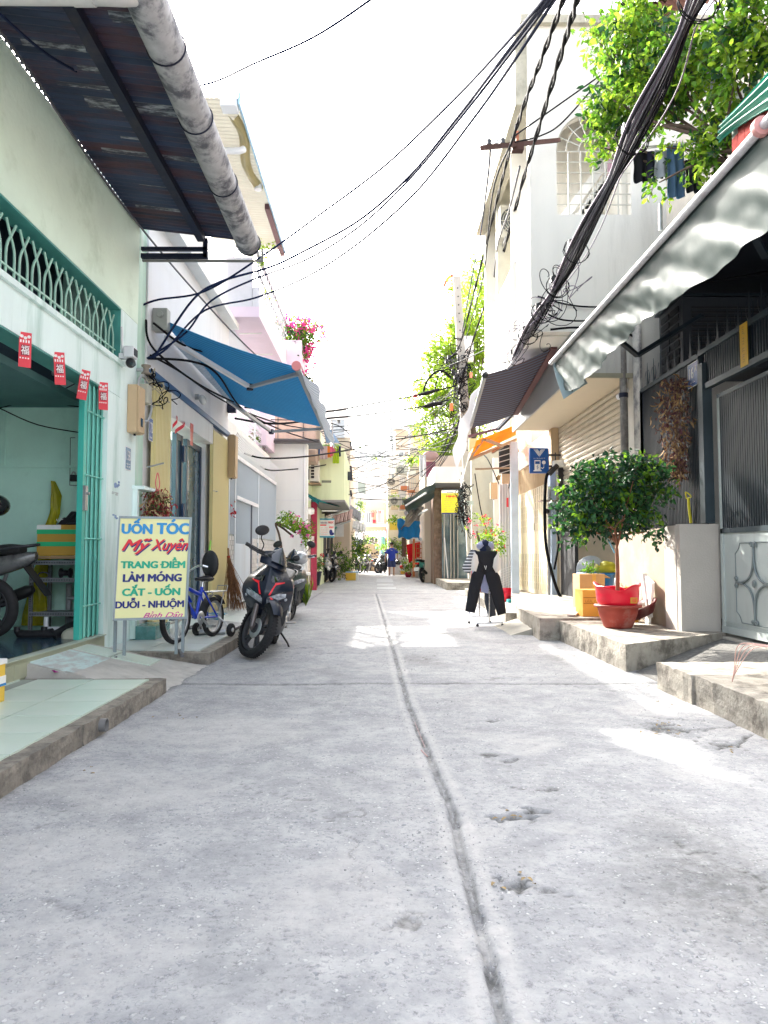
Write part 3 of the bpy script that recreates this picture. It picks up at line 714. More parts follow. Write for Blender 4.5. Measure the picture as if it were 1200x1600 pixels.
# flexible conduit loop
pts = [(XL + .07,7.7,2.77),(XL + .07,7.72,2.86),(XL + .08,7.85,2.93),(XL + .08,8.02,2.83),(XL + .09,8.09,2.62),(XL + .08,8.0,2.47),(XL + .06,7.93,2.45)]
def smooth(pts,k=5):
    pts = [Vector(p) for p in pts]; out = []
    for i in range(len(pts) - 1):
        p0 = pts[max(i - 1,0)]; p1 = pts[i]; p2 = pts[i + 1]; p3 = pts[min(i + 2,len(pts) - 1)]
        for j in range(k):
            t = j / k
            out.append(.5 * ((2 * p1) + (-p0 + p2) * t + (2 * p0 - 5 * p1 + 4 * p2 - p3) * t * t + (-p0 + 3 * p1 - 3 * p2 + p3) * t ** 3))
    out.append(pts[-1]); return out
b = B().tube(smooth(pts),.014,8); tag(obj(b,'flexible_conduit',m_pvc),'grey corrugated conduit looping round the meter box','conduit')
# number plates
m_blue = M('enamel_blue',(.02,.08,.30),.3,bump=0,var=.05); m_pale_blue = M('faded_blue_enamel',(.16,.28,.42),.4,bump=0,var=.08); m_wtxt = M('white_lettering',(.85,.85,.85),.5,bump=0,var=.01)
def plate(name,label,c,w,h,r,up,mats,lines,rim=True):
    c = Vector(c); r = Vector(r).normalized(); up = Vector(up).normalized(); n = r.cross(up)
    t = thing(name,label,'number plate',c)
    def quadbox(x0,y0,x1,y1,d0,d1,nm,m_):
        b = B(); vs = []
        for dd in (d0,d1):
            for (x,y) in ((x0,y0),(x1,y0),(x1,y1),(x0,y1)): vs.append(c + r * x + up * y + n * dd)
        b.add(vs,[(3,2,1,0),(4,5,6,7),(0,1,5,4),(1,2,6,5),(2,3,7,6),(3,0,4,7)]); obj(b,nm,m_,t)
    if rim: quadbox(-w / 2,-h / 2,w / 2,h / 2,0,.004,'rim',m_wtxt)
    e = .008 if rim else 0
    quadbox(-w / 2 + e,-h / 2 + e,w / 2 - e,h / 2 - e,.001,.006,'plate',mats)
    for (s,ox,oy,hh,ww) in lines:
        text(s,c + r * ox + up * oy + n * .006,r,up,w=ww,h=hh,mat=m_wtxt,parent=t,bold=.01)
    return t
YR = (0,1,0)
plate('house_number_plate','faded blue enamel plate reading 15B on the mint pillar',(XL + .002,7.62,2.0),.17,.24,YR,(0,0,1),m_pale_blue,[('15B',0,.03,.10,.12),('~xxx xx',0,-.055,.018,.11),('~xxx xxx',0,-.085,.018,.11)])
plate('house_number_plate','blue enamel plate reading 17B by the cream folding shutter',(XL + .02,8.3,2.42),.14,.26,YR,(0,0,1),m_blue,[('17B',0,.02,.12,.10),('~xxx',0,-.09,.02,.06)])
# stickers
for (u,v,w,h,nm,c) in ((181,757,.14,.07,'adhesive_sticker','blue scribbled sticker'),(178,772,.16,.03,'adhesive_sticker','faint grey sticker'),(179,808,.12,.04,'adhesive_sticker','torn blue sticker')):
    p = at(u,v,X=XL + .002); b = B()
    rr = random.Random(u)
    for k in range(9):
        y_ = p.y + rr.uniform(-w / 2,w / 2); z_ = p.z + rr.uniform(-h / 2,h / 2); b.box((XL,y_,z_),(XL + .003 + k * .0002,y_ + w * .3,z_ + h * .3))
    tag(obj(b,nm,M('sticker_' + c.split()[0],(.2,.3,.5) if 'blue' in c else (.5,.56,.55),.6,bump=0)),c + ' on the mint pillar ' + ('above the sign' if v > 800 else ('at chest height' if v < 765 else 'just under the blue one')),'sticker')
# security camera, bell unit
t = thing('security_camera','black and white dome security camera at the end of the mint beam','camera',(XL,7.42,3.05))
c = at(194,547,X=XL + .12)
obj(B().box((XL,7.30,2.97),(XL + .08,7.37,3.02)),'wall_mount',m_whiteM,t)
obj(B().box((XL + .05,7.28,2.98),(XL + .15,7.42,3.09)),'body',m_whiteM,t,bevel=.01)
obj(B().box((XL + .151,7.30,3.0),(XL + .156,7.40,3.07)),'panel',m_black,t)
obj(B().ell((XL + .10,7.36,2.935),(.05,.05,.05)),'dome',m_black,t); obj(B().cyl((XL + .12,7.33,2.92),(XL + .155,7.30,2.905),.02),'lens',glass(),t)
obj(B().tube([(XL + .02,7.36,3.02),(XL + .03,7.30,3.10),(XL + .03,7.28,3.28)],.012,6),'antenna',m_whiteM,t)
# insulator with cable tangle
t = thing('cable_spool','rusty insulator spool holding a tangle of cables at the mint corner','insulator',(XL,7.85,2.98))
obj(B().lathe((XL + .10,7.85,2.99),[(.001,-.05),(.05,-.05),(.05,-.035),(.03,-.02),(.03,.02),(.05,.035),(.05,.05),(.001,.05)],16),'spool',M('rusty_iron',(.23,.2,.16),.8,col2=(.1,.07,.05),bump=.3),t)
obj(B().bar((XL,7.85,2.99),(XL + .10,7.85,2.99),.03),'arm',m_steel,t)
for k in range(7):
    p0 = Vector((XL + .1,7.85 + .02 * k,2.97)); q0 = p0 + Vector((random.uniform(-.02,.15),random.uniform(.3,.7),random.uniform(-.35,-.02)))
    obj(B().tube(curl(p0,q0,.07,26,k),.006,5),'cable_tail',m_cable if k % 3 else M('cable_beige',(.45,.4,.3),.6,bump=0),t)
# dried festival flowers on a hook
def dried_bunch(loc,label,h,w,cols,n,seed,ribbon=True):
    t = thing('dried_flower_bunch',label,'dried flowers',loc); rd = random.Random(seed)
    for ci,(cname,c) in enumerate(cols):
        b = B()
        for i in range(n // len(cols)):
            z = -h * rd.random() ** .8; rr = w * (.35 + .65 * sin(min(1,-z / h * 1.25) * pi * .9 + .25)); p = Vector((rd.gauss(0,rr * .35),rd.gauss(0,rr * .35),z))
            d = rdir(rd,-.9); leaf(b,p,d,rdir(rd),rd.uniform(.03,.09) * (1.5 if ci == 1 else 1),rd.uniform(.014,.03),.5)
        obj(b,'petals' if ci != 1 else 'dry_leaves',M(cname,c,.8,var=.4,scale=25,bump=.1,trans=.1),t,local=True,recalc=False,kind='stuff')
    b = B()
    for i in range(10):
        b.tube(curl((0,0,.0),(rd.gauss(0,w * .3),rd.gauss(0,w * .3),-h * rd.uniform(.6,1.25)),.02,8,i),.003,4)
    obj(b,'stems',M('dry_stem',(.22,.13,.08),.8),t,local=True)
    if ribbon: obj(B().tube(smooth([(0,0,-.03),(-.02,-.01,.06),(0,.0,.18),(.02,.01,.06),(.01,0,-.03)],4),.006,5),'ribbon',M('pink_string',(.75,.15,.18),.6,bump=0),t,local=True)
    return t
dried_bunch((XL + .14,8.2,1.74),'dried red and straw flower bunch hung below the mint ledge',.80,.24,[('dried_red',(.38,.05,.05)),('straw',(.48,.34,.18)),('dried_dark_red',(.22,.03,.05)),('dried_green',(.12,.16,.05))],1500,1)
b = B().tube([(XL + .02,8.2,1.98),(XL + .2,8.22,2.03)],.010,6); tag(obj(b,'wall_hook',m_steel),'steel peg sticking out above the dried red flowers','hook')

# ---------------- garage contents
ZF = .245
t = thing('metal_shelf','slotted grey angle steel shelf standing in the mint garage','shelf',(-2.95,7.3,ZF))
m_slot = M('slotted_steel',(.24,.25,.26),.5,.5,var=.2,bump=.1)
x0,x1,y0,y1 = at(47,980,Y=7.05).x,at(140,980,Y=7.05).x + .02,7.05,7.45
def zat(v,Y): return at(100,v,Y=Y).z
zs = [zat(878,7.05),zat(905,7.05),zat(958,7.05)]
for x in (x0,x1):
    for y in (y0,y1): obj(B().box((x - .015,y - .015,ZF),(x + .015,y + .015,zs[0])),'post',m_slot,t)
hole = mesh(B().box((-.008,-.001,-.004),(.008,.0,.004)),'slot',m_dark)
for z in zs:
    obj(B().box((x0,y0,z - .018),(x1,y1,z)),'shelf_board',m_slot,t)
    b = B().box((x0 - .01,y0 - .02,z - .028),(x1 + .01,y0 - .0165,z + .014)); obj(b,'rail',m_slot,t)
b = B()
for z in zs:
    for k in range(24): b.box((x0 + k * (x1 - x0) / 24,y0 - .023,z - .012),(x0 + (k + .55) * (x1 - x0) / 24,y0 - .021,z - .002))
for k in range(36): b.box((x0 - .004,y0 - .018,ZF + .02 + k * .021),(x0 + .006,y0 - .0155,ZF + .032 + k * .021))
obj(b,'slot_holes',m_dark,t)['kind'] = 'stuff'
# striped carton
cx0,cx1 = at(59,800,Y=7.05).x,at(137.5,800,Y=7.05).x; ztop = zat(820,7.05); zbot = zat(868,7.05)
t = thing('striped_carton','orange and green striped carton on top of the garage shelf','box',((cx0 + cx1) / 2,7.2,zbot))
obj(B().box((cx0,7.05,zbot),(cx1,7.42,ztop)),'box_body',M('carton_orange',(.52,.30,.05),.5,var=.05,bump=.03),t)
hh = ztop - zbot
for f0,f1 in ((.70,.845),(.30,.445)): obj(B().box((cx0 - .002,7.046,zbot + hh * f0),(cx1 + .002,7.05,zbot + hh * f1)),'green_stripe',M('carton_green',(.03,.48,.20),.5,bump=0),t)
obj(B().box((cx0 - .002,7.046,zbot + hh * .85),(cx0 + .47 * (cx1 - cx0),7.0495,ztop - .002)),'white_label',m_white,t)
b = B().box((cx0 - .02,7.04,zbot - .03),(cx1 - .02,7.42,zbot - .018)); b.box((cx0,7.03,zbot - .016),(cx1 - .03,7.4,zbot - .004)); tag(obj(b,'cardboard_sheet',M('cardboard',(.42,.27,.14),.8,bump=.1)),'flattened cardboard under the striped carton','cardboard')
# caps / bag on the carton
t = thing('backpack','crumpled black bag lying on the striped carton','bag',((cx0 + cx1) / 2 - .05,7.2,ztop))
b = B(); rd = random.Random(5)
b.grid(lambda u,v: Vector((cx0 + .17 + .30 * u,7.08 + .25 * v,ztop + .005 + .12 * sin(pi * u) ** .6 * sin(pi * v) ** .5 * (1 + .5 * noise.noise(Vector((u * 5,v * 5,0)))))),20,14); obj(b,'body',M('black_cloth',(.018,.018,.022),.85,bump=.2),t)
obj(B().tube(smooth([(cx0 + .3,7.09,ztop + .05),(cx0 + .38,7.07,ztop + .12),(cx0 + .47,7.08,ztop + .05)]),.012,6),'strap',MC['black_cloth'],t)
text('~xxx',(cx0 + .20,7.075,ztop + .055),(1,0,.4),(-.4,0,1),w=.06,mat=m_wtxt,parent=t)
t = thing('baseball_cap','dark cap resting beside the black bag on the carton','cap',(cx1 - .1,7.2,ztop))
obj(B().ell((cx1 - .11,7.2,ztop + .01),(.10,.12,.075),16,10),'crown',M('dark_cap',(.03,.035,.05),.8,bump=.1),t); obj(B().ell((cx1 - .13,7.08,ztop + .012),(.09,.08,.010)),'brim',MC['dark_cap'],t)
# clutter on shelves: fan heads, pipes, saddle, helmet
t = thing('cable_reel','dark cable reel and plugs on the top level of the garage shelf','reel',(x0 + .3,7.2,zs[1]))
obj(B().lathe((x0 + .26,7.2,zs[1] + .055),[(.001,-.05),(.05,-.05),(.05,-.04),(.025,-.035),(.025,.035),(.05,.04),(.05,.05),(.001,.05)],16,'x'),'reel',m_black,t)
obj(B().lathe((x0 + .50,7.2,zs[1] + .055),[(.001,-.05),(.05,-.05),(.05,-.04),(.025,-.035),(.025,.035),(.05,.04),(.05,.05),(.001,.05)],16,'x'),'reel',m_black,t)
obj(B().tube([(x0 + .08 + .05 * cos(a),7.12,zs[1] + .035 + .03 * sin(a)) for a in [i * .5 for i in range(14)]],.006,5),'wire_coil',m_cableg,t)
t = thing('pipe_offcuts','grey and white plastic plumbing pipes stacked behind the garage shelf','pipes',(x0 + .35,7.5,ZF))
for pl,r_,mt in (([(x0 + .17,7.5,ZF + .02),(x0 + .17,7.5,zs[1] - .06)],.028,m_pvc),([(x0 + .17,7.48,zs[2] + .12),(x0 + .5,7.48,zs[2] + .11)],.022,m_pvc),
                   ([(x0 + .30,7.5,zs[2] + .0),(x0 + .30,7.5,zs[1] - .16),(x0 + .32,7.5,zs[1] - .13),(x0 + .45,7.5,zs[1] - .10)],.024,m_pvc),
                   ([(x1 - .03,7.49,zs[2]),(x1 - .03,7.49,zs[1] - .08)],.024,m_pvc),
                   ([(x0 + .16,7.03,zs[2] - .03),(x0 + .16,7.03,ZF + .09),(x0 + .19,7.03,ZF + .065),(x1,7.03,ZF + .075)],.022,m_whiteM)):
    obj(B().tube(smooth(pl,4),r_,10),'pipe',mt,t)
b = B().box((x0 + .3,7.15,ZF + .03),(x0 + .52,7.4,zs[2] - .05)); tag(obj(b,'storage_crate',M('grey_crate',(.12,.13,.14),.7),bevel=.01),'grey bucket on the floor under the lowest shelf','crate')
b = B().box((x0 + .4,7.12,zs[2] + .002),(x0 + .56,7.3,zs[2] + .05)); tag(obj(b,'red_tray',M('dull_red',(.25,.04,.07),.6)),'dull red tray on the bottom level of the garage shelf','tray')
t = thing('bicycle_helmet','white helmet lying on the garage floor by the shutter','helmet',(at(118,975,Y=6.85).x,6.85,ZF))
c = Vector((at(118,975,Y=6.85).x,6.85,ZF))
b = B(); b.lathe(c,[(.105,.0),(.108,.03),(.095,.06),(.065,.085),(.03,.097),(.001,.1)],20,sc=(1.15,.9)); obj(b,'shell',M('cream_shell',(.70,.66,.54),.35,bump=0),t); obj(B().tube([c + Vector((-.11,-.03,.01)),c + Vector((-.17,-.05,.015)),c + Vector((-.13,-.08,.01))],.01,6),'strap',m_black,t)
t = thing('rubber_boots','pair of black rubber boots tipped over on the garage floor','boots',(x0 + .2,6.9,ZF))
for k,(dx,a) in enumerate(((.02,0),(.27,.35))):
    p = Vector((x0 + dx - .06,6.88,ZF)); obj(B().tube(smooth([p + Vector((0,0,.10)),p + Vector((.01,0,.045)),p + Vector((.10,0,.03)),p + Vector((.24,0,.035 + a * .2)),p + Vector((.33,0,.05 + a * .25))]),[.028] * 6 + [.04] * 15,10),'boot',m_black,t)
# yellow plastic bag sheath hung on the wall
t = thing('plastic_bag','long translucent yellow plastic bag hung on the garage wall','plastic bag',(at(83,755,Y=7.55).x,7.55,.7))
m_ybag = M('yellow_plastic_film',(.55,.50,.03),.25,var=.2,scale=8,bump=.6,bscale=22,trans=.3)
def bag(u,v):
    z = at(80,752 + 225 * v,Y=7.5).z
    cxs = [(0,83,2),(.1,87,8),(.22,86,9),(.35,76,8),(.5,73,9),(.72,62,14),(1,58,20)]
    for (a,c_,w_),(a2,c2,w2) in zip(cxs,cxs[1:]):
        if v <= a2 + 1e-6:
            t_ = (v - a) / (a2 - a); cc = c_ + (c2 - c_) * t_; ww = w_ + (w2 - w_) * t_; break
    x = at(cc + ww * (u * 2 - 1),800,Y=7.5).x
    return Vector((x,7.5 - .05 * sin(pi * u) + .03 * noise.noise(Vector((u * 6,v * 7,0))),z))
b = B(); b.sheet(bag,18,40,.004); obj(b,'film',m_ybag,t,recalc=False)
# wall sockets, cables and key hook
t = thing('fuse_board','grey fuse switches and looping cables on the garage wall','fuse board',(at(133,740,Y=7.58).x,7.58,1.6))
for (u,v,w,h) in ((131,737,.06,.07),(134,752,.03,.04),(129,735,.03,.05)):
    p = at(u,v,Y=7.58); obj(B().box((p.x - w / 2,7.56,p.z - h / 2),(p.x + w / 2,7.598,p.z + h / 2)),'switch',m_pvc,t,bevel=.004)
obj(B().tube(smooth([at(139,690,Y=7.57),at(131,700,Y=7.55),at(134,718,Y=7.55),at(131,735,Y=7.56)]),.007,5),'cable',m_cable,t)
obj(B().tube(smooth([at(131,740,Y=7.56),at(136,757,Y=7.55),at(139,760,Y=7.57)]),.006,5),'cable',m_cable,t)
p = at(115,745,Y=7.58); b = B().box((p.x - .03,7.57,p.z - .045),(p.x + .03,7.598,p.z + .02)); t = thing('padlock','big dark padlock hanging on the garage wall','padlock',(p.x,7.58,p.z))
obj(b,'lock_body',m_black,t); obj(B().tube([(p.x + .02 * cos(a),7.58,p.z + .02 + .03 * sin(a)) for a in [pi * i / 8 for i in range(9)]],.006,6),'shackle',m_steel,t)
b = B(); 
for a_,c_ in (((110,684),(139,684)),((110,684),(109,758)),((109,758),(139,760))): b.tube([at(*a_,Y=7.59),at(*c_,Y=7.59)],.003,4)
tag(obj(b,'surface_wire',m_cable),'thin wire running in a rectangle round the padlock','wire')
b = B().tube([at(-20,581,Y=7.4),at(104,584,Y=7.4)],.022,10); tag(obj(b,'conduit_pipe',m_pvc),'straight grey pipe along the garage ceiling','pipe')
for i,pl in enumerate([[(-10,640),(30,630),(78,618),(122,597)],[(0,638),(60,664),(139,678)],[(78,619),(100,632),(139,637)],[(25,592),(60,596),(104,588)]]):
    b = B().tube(smooth([at(u,v,Y=7.5) for u,v in pl]),.006,5)
    tag(obj(b,'hanging_cable',m_cable),['black cable slung from the left edge up to the garage lintel','black cable sagging low across the garage wall','short cable branching off to the shutter top','cable clipped just under the ceiling pipe'][i],'cable')
# black hanging helmet at the left edge
t = thing('hanging_helmet','black helmet hanging at the left edge of the garage','helmet',(at(-6,790,Y=6.5).x,6.5,1.4)); c = at(-8,790,Y=6.5)
obj(B().ell(c,(.12,.14,.10),20,12),'shell',M('gloss_black',(.012,.012,.015),.2,bump=0,coat=.6),t); obj(B().tube([c + Vector((0,0,.09)),c + Vector((-.02,0,.35))],.006,5),'strap',m_black,t)
# foam box on the near tiled step, left edge
t = thing('foam_box','yellow and white striped foam box at the left edge of the tiled step','box',(-1.9,3.7,.118)); c = at(18,1100,Z=.118)
bx1 = -2.27; by = 4.26
m_fy = M('foam_yellow',(.72,.47,.06),.6,var=.08,bump=.15)
obj(B().box((bx1 - .3,by,.119),(bx1,by + .3,.355)),'box_body',m_fy,t,bevel=.006)
obj(B().box((bx1 - .302,by - .003,.23),(bx1 + .003,by + .303,.275)),'white_band',m_white,t)
obj(B().box((bx1 - .303,by - .004,.215),(bx1 + .004,by + .304,.229)),'blue_band',M('band_blue',(.03,.2,.5),.5,bump=0),t)
obj(B().box((bx1 - .31,by - .006,.345),(bx1 + .006,by + .31,.375)),'lid',m_white,t,bevel=.005)
b = B()
for k in range(6): leaf(b,at(85,1052,X=-2.35) + Vector((0,0,.004)),rdir(random,.6),Vector((0,0,1)),.03,.025,.3)
tag(obj(b,'fallen_flower',M('magenta_petal',(.55,.03,.35),.6,bump=0),recalc=False),'small magenta flower fallen at the foot of the ramp','flower')
# ================================================================== SCOOTERS
def interp(tab,z):
    if z <= tab[0][0]: return tab[0][1]
    for (a,p),(c,q) in zip(tab,tab[1:]):
        if z <= c:
            t = (z - a) / (c - a); return p + (q - p) * t
    return tab[-1][1]
def smt(tab):
    """smooth a table with catmull-rom"""
    out = []
    for i in range(len(tab) - 1):
        p0 = tab[max(i - 1,0)][1]; p1 = tab[i][1]; p2 = tab[i + 1][1]; p3 = tab[min(i + 2,len(tab) - 1)][1]
        for j in range(6):
            t = j / 6; out.append((tab[i][0] + (tab[i + 1][0] - tab[i][0]) * t,.5 * (2 * p1 + (-p0 + p2) * t + (2 * p0 - 5 * p1 + 4 * p2 - p3) * t * t + (-p0 + 3 * p1 - 3 * p2 + p3) * t ** 3)))
    return out + [tab[-1]]
m_navy = M('gloss_navy_black',(.010,.015,.028),.3,bump=0,var=.1,coat=.25,spec=.3)
m_matte = M('matte_charcoal',(.035,.037,.042),.5,bump=.04,var=.1,bscale=200)
m_grey = M('metallic_bronze_grey',(.15,.13,.125),.35,.4,bump=0)
m_redg = M('red_decal',(.75,.02,.03),.3,bump=0,var=.02)
m_lens = M('headlight_lens',(.42,.45,.50),.08,.3,bump=0,var=.6,scale=25,coat=1)
m_orange_l = M('amber_lens',(.6,.2,.02),.2,bump=0)
m_alu = M('cast_aluminium',(.35,.34,.33),.4,.8,bump=.1)
def wheel(t,x,R,w,name,steerM=None,spokes=5,rimmat=None,tread=True,spoke_kind='alloy'):
    def tr(b):
        if steerM is not None: b.v = [steerM @ v for v in b.v]
        return b
    n = 48; b = B(); vs = []; prof = []
    for k in range(13):
        a = -pi * .62 + 2 * pi * .62 * k / 12; prof.append((R - w * .52 + w * .52 * cos(a),w * .5 * sin(a)))
    b.lathe((x,0,R),[(r,y) for r,y in prof],n,'y')
    # tread blocks
    o_t = B()
    if tread:
        for k in range(56):
            a = 2 * pi * k / 56
            for s_ in (-1,1):
                c = Vector((x + (R - .002) * cos(a + .03 * s_),s_ * w * .2,R + (R - .002) * sin(a + .03 * s_)))
                o_t.cb(c,(.022,w * .30,.006),ry(-(a + .03 * s_) + pi / 2) @ rz(.5 * s_))
    wh = B(); 
    ti = obj(tr(b),name,m_rubber,t,True)
    if tread: obj(tr(o_t),'tread',m_rubber,ti,True)
    rm = rimmat or m_matte; b = B(); ri = R - w * .92
    b.lathe((x,0,R),[(ri + .012,-w * .33),(ri + .012,w * .33),(ri - .004,w * .33),(ri - .012,w * .2),(ri - .012,-w * .2),(ri - .004,-w * .33),(ri + .012,-w * .33)],n,'y')
    if spoke_kind == 'alloy':
        for k in range(spokes):
            a = 2 * pi * k / spokes + .3
            for s_ in (-.13,.13):
                b.bar((x + .04 * cos(a),0,R + .04 * sin(a)),(x + ri * cos(a + s_),0,R + ri * sin(a + s_)),.022,.028,up=(0,1,0))
        b.cyl((x,-.045,R),(x,.045,R),.05,n=20)
    else:
        for k in range(spokes):
            a = 2 * pi * k / spokes; s_ = .02 if k % 2 else -.02
            b.tube([(x + .015 * cos(a + 1.2),s_,R + .015 * sin(a + 1.2)),(x + ri * cos(a),0,R + ri * sin(a))],.0012,3)
        b.cyl((x,-.03,R),(x,.03,R),.018,n=12)
    obj(tr(b),'rim',rm,ti,True)
    b = B().lathe((x,-w * .30 if True else 0,R),[(.02,-.006),(.095,-.006),(.1,0),(.02,.0)],28,'y')
    if spoke_kind == 'alloy': obj(tr(b),'brake_disc',m_steel,ti,True)
    return ti
def scooter(label,loc,heading,lean=0,steer=0,body=None,accent=None,panel=None,R=.285,group=None,detail=True,plate_txt=None,mirrors=(-1,1),name='motorbike',cw_=1.0):
    body = body or m_navy; panel = panel or m_matte
    rot = (Matrix.Rotation(heading,4,'Z') @ Matrix.Rotation(-lean,4,'X')).to_euler()
    t = thing(name,label,'motorbike',loc,0,group,rot=rot)
    xf = 1.27
    SP = Vector((1.10,0,.80)); ax = Vector((-.42,0,1)).normalized(); SM = Matrix.Translation(SP) @ Matrix.Rotation(steer,4,ax) @ Matrix.Translation(-SP)
    def tr(b): b.v = [SM @ v for v in b.v]; return b
    wheel(t,0,R,.10,'rear_wheel',None,5,m_matte if detail else None,detail)
    wheel(t,xf,R,.085,'front_wheel',SM,5,m_matte,detail)
    # fork
    b = B()
    for s_ in (-1,1):
        b.tube([(xf - .0,s_ * .072,R),(xf - .035,s_ * .075,R + .10),(xf - .10,s_ * .068,R + .28),(1.13,s_ * .05,.72)],[.022,.027,.022,.018],12)
        b.cb((xf,s_ * .068,R + .01),(.05,.02,.07),ry(.3))
    obj(tr(b),'fork',m_grey if detail else m_matte,t,True)
    # fender
    def fend(u,v):
        a = -.35 + 1.85 * u + pi * .32; y = (v - .5); r = R + .028 + .03 * (1 - (2 * y) ** 2) * (.6 + .4 * sin(pi * u)); w_ = .155 * (.45 + .55 * sin(pi * min(1,u * 1.1 + .05)) ** .6)
        return Vector((xf + r * cos(a),y * w_,R + r * sin(a)))
    fd = obj(tr(B().sheet(fend,20,10,.004)),'front_fender',body,t,True)
    if accent:
        for s_ in (-1,1):
            b = B().grid(lambda u,v: fend(.30 + .3 * u,.5 + s_ * (.28 + .13 * v * (1 - u * .6))) * 1.0 + (fend(.3 + .3 * u,.5) - Vector((xf,0,R))).normalized() * .006,8,3); obj(tr(b),'decal',accent,fd,True)
    # front cowl
    HW = smt([(a_,b_ * cw_) for a_,b_ in [(.38,.11),(.46,.165),(.54,.205),(.62,.222),(.70,.222),(.78,.19),(.85,.14),(.92,.085)]])
    XC = smt([(.38,1.13),(.46,1.21),(.54,1.29),(.61,1.345),(.68,1.345),(.76,1.29),(.84,1.225),(.92,1.165)])
    def fx(y,z):
        hw = interp(HW,z); q = min(1,abs(y) / hw); crease = .012 * max(0,1 - abs(y) / .035)
        wing = .018 * max(0,1 - abs(abs(y) - .135) / .05) * max(0,1 - abs(z - .74) / .09)
        return interp(XC,z) - .19 * q ** 2.1 * (1 - .25 * (z - .5)) + crease + wing
    def cowl(u,v):
        z = .44 + .47 * v - .05 * (1 - abs(2 * u - 1)) * (1 - v); z = max(z,.39); hw = interp(HW,z); y = (u * 2 - 1) * hw
        return Vector((fx(y,z),y,z))
    cw = obj(B().sheet(cowl,36,30,-.008),'front_cowl',body,t,True)
    # lower black leg shield wings + inner shield
    def wing(u,v):
        z = .20 + .58 * v; s_ = (u * 2 - 1); w_ = interp([(.2,.12),(.35,.19),(.5,.215),(.65,.21),(.78,.17)],z)
        return Vector((interp([(.2,.90),(.35,1.01),(.5,1.12),(.65,1.15),(.78,1.10)],z) - .07 * abs(s_) ** 2,s_ * w_,z))
    obj(B().sheet(wing,20,16,-.02),'leg_shield',panel,t,True)
    # radiator/inner grille
    b = B()
    for k in range(5): b.box((1.09,-.07,.40 + k * .022),(1.12,.07,.408 + k * .022))
    obj(b,'grille',m_black,t,True)
    for s_ in (-1,1):
        # headlight: swept back
        b = B().grid(lambda u,v: (lambda y,z: Vector((fx(y,z) + .007,y,z)))(s_ * (.022 + .172 * u),.535 + .085 * u + (.078 - .020 * abs(2 * u - 1) - .02 * u) * v),14,4)
        h = obj(b,'headlight',m_lens,t,True)
        b = B().grid(lambda u,v: (lambda y,z: Vector((fx(y,z) + .011,y,z)))(s_ * (.03 + .155 * u),.600 + .078 * u + .010 * v * (1 - u)),12,1); obj(b,'light_strip',m_chrome,h,True)
        b = B().grid(lambda u,v: (lambda y,z: Vector((fx(y,z) + .004,y,z)))(s_ * (.015 + .185 * u),.523 + .085 * u + .02 * v),14,2); obj(b,'lower_trim',m_black,h,True)
        if accent:
            b = B().grid(lambda u,v: (lambda y,z: Vector((fx(y,z) + .006,y,z)))(s_ * (.036 + .045 * u + .018 * v * (1 - u * .3)),.63 + .115 * u),10,2)
            obj(b,'decal',accent,cw,True)
            b = B().grid(lambda u,v: (lambda y,z: Vector((fx(y,z) + .006,y,z)))(s_ * (.077 + .085 * u),.725 + .032 * u + (.026 - .018 * u) * v),10,2)
            obj(b,'decal',accent,cw,True)
        b = B().grid(lambda u,v: (lambda y,z: Vector((fx(y,z) + .006,y,z)))(s_ * (.035 + .10 * u * (.2 + .8 * v)),.765 + .05 * v - .02 * u),10,6)
        obj(b,'glossy_panel',M('piano_black',(.006,.006,.008),.08,bump=0,coat=1),cw,True)
        # body side fairing
        b = B(); obj
    # windscreen & handlebar cover
    def hc(u,v):
        a = (u - .5) * 2; z = .89 + .15 * v; w_ = .17 * (1 - .35 * v ** 2); return Vector((1.21 - .12 * v ** 1.3 - .13 * abs(a) ** 1.8,a * w_,z + .03 * v * (1 - a * a) - .03 * abs(a) * v))
    obj(tr(B().sheet(hc,16,10,-.01)),'handlebar_cover',body,t,True)
    def ws(u,v):
        a = (u - .5) * 2; w_ = .10 * sqrt(max(.05,1 - v * v * .9)); return Vector((1.225 - .13 * v - .06 * abs(a) ** 2,a * w_,.945 + .165 * v - .02 * abs(a) * v))
    obj(tr(B().sheet(ws,14,10,-.004)),'windscreen',M('smoked_visor',(.03,.035,.045),.06,bump=0,coat=1),t,True)
    b = B(); b.tube([(1.02,-.30,1.0),(1.06,-.18,.98),(1.09,-.06,.96),(1.09,.06,.96),(1.06,.18,.98),(1.02,.30,1.0)],.012,8); b.ell((1.07,0,.99),(.09,.11,.05)); obj(tr(b),'handlebar',m_matte,t,True)
    for s_ in (-1,1):
        obj(tr(B().cyl((1.03,s_ * .22,.992),(.995,s_ * .345,1.005),.019,n=12)),'grip',m_black,t,True)
        obj(tr(B().tube([(1.07,s_ * .18,.975),(1.09,s_ * .24,.97),(1.065,s_ * .33,.98)],.007,6)),'brake_lever',m_matte if detail else m_chrome,t,True)
        obj(tr(B().cb((1.05,s_ * .185,.985),(.05,.07,.045))),'switch_box',m_black,t,True,bevel=.008)
        if s_ not in mirrors: continue
        st = tr(B().tube(smooth([(1.06,s_ * .19,1.0),(1.075,s_ * .20,1.06),(1.04,s_ * .235,1.11),(1.05,s_ * .25,1.16)]),.0065,6)); mr = obj(st,'mirror_stem',m_black,t,True)
        g = B(); g.ell((1.065,s_ * .275,1.185),(.024,.078,.052),18,10,rx(-s_ * .45)); obj(tr(g),'mirror',m_black,mr,True)
        g = B(); g.ell((1.047,s_ * .275,1.185),(.006,.055,.036),16,8,rx(-s_ * .45)); obj(tr(g),'mirror_glass',m_chrome,mr,True)
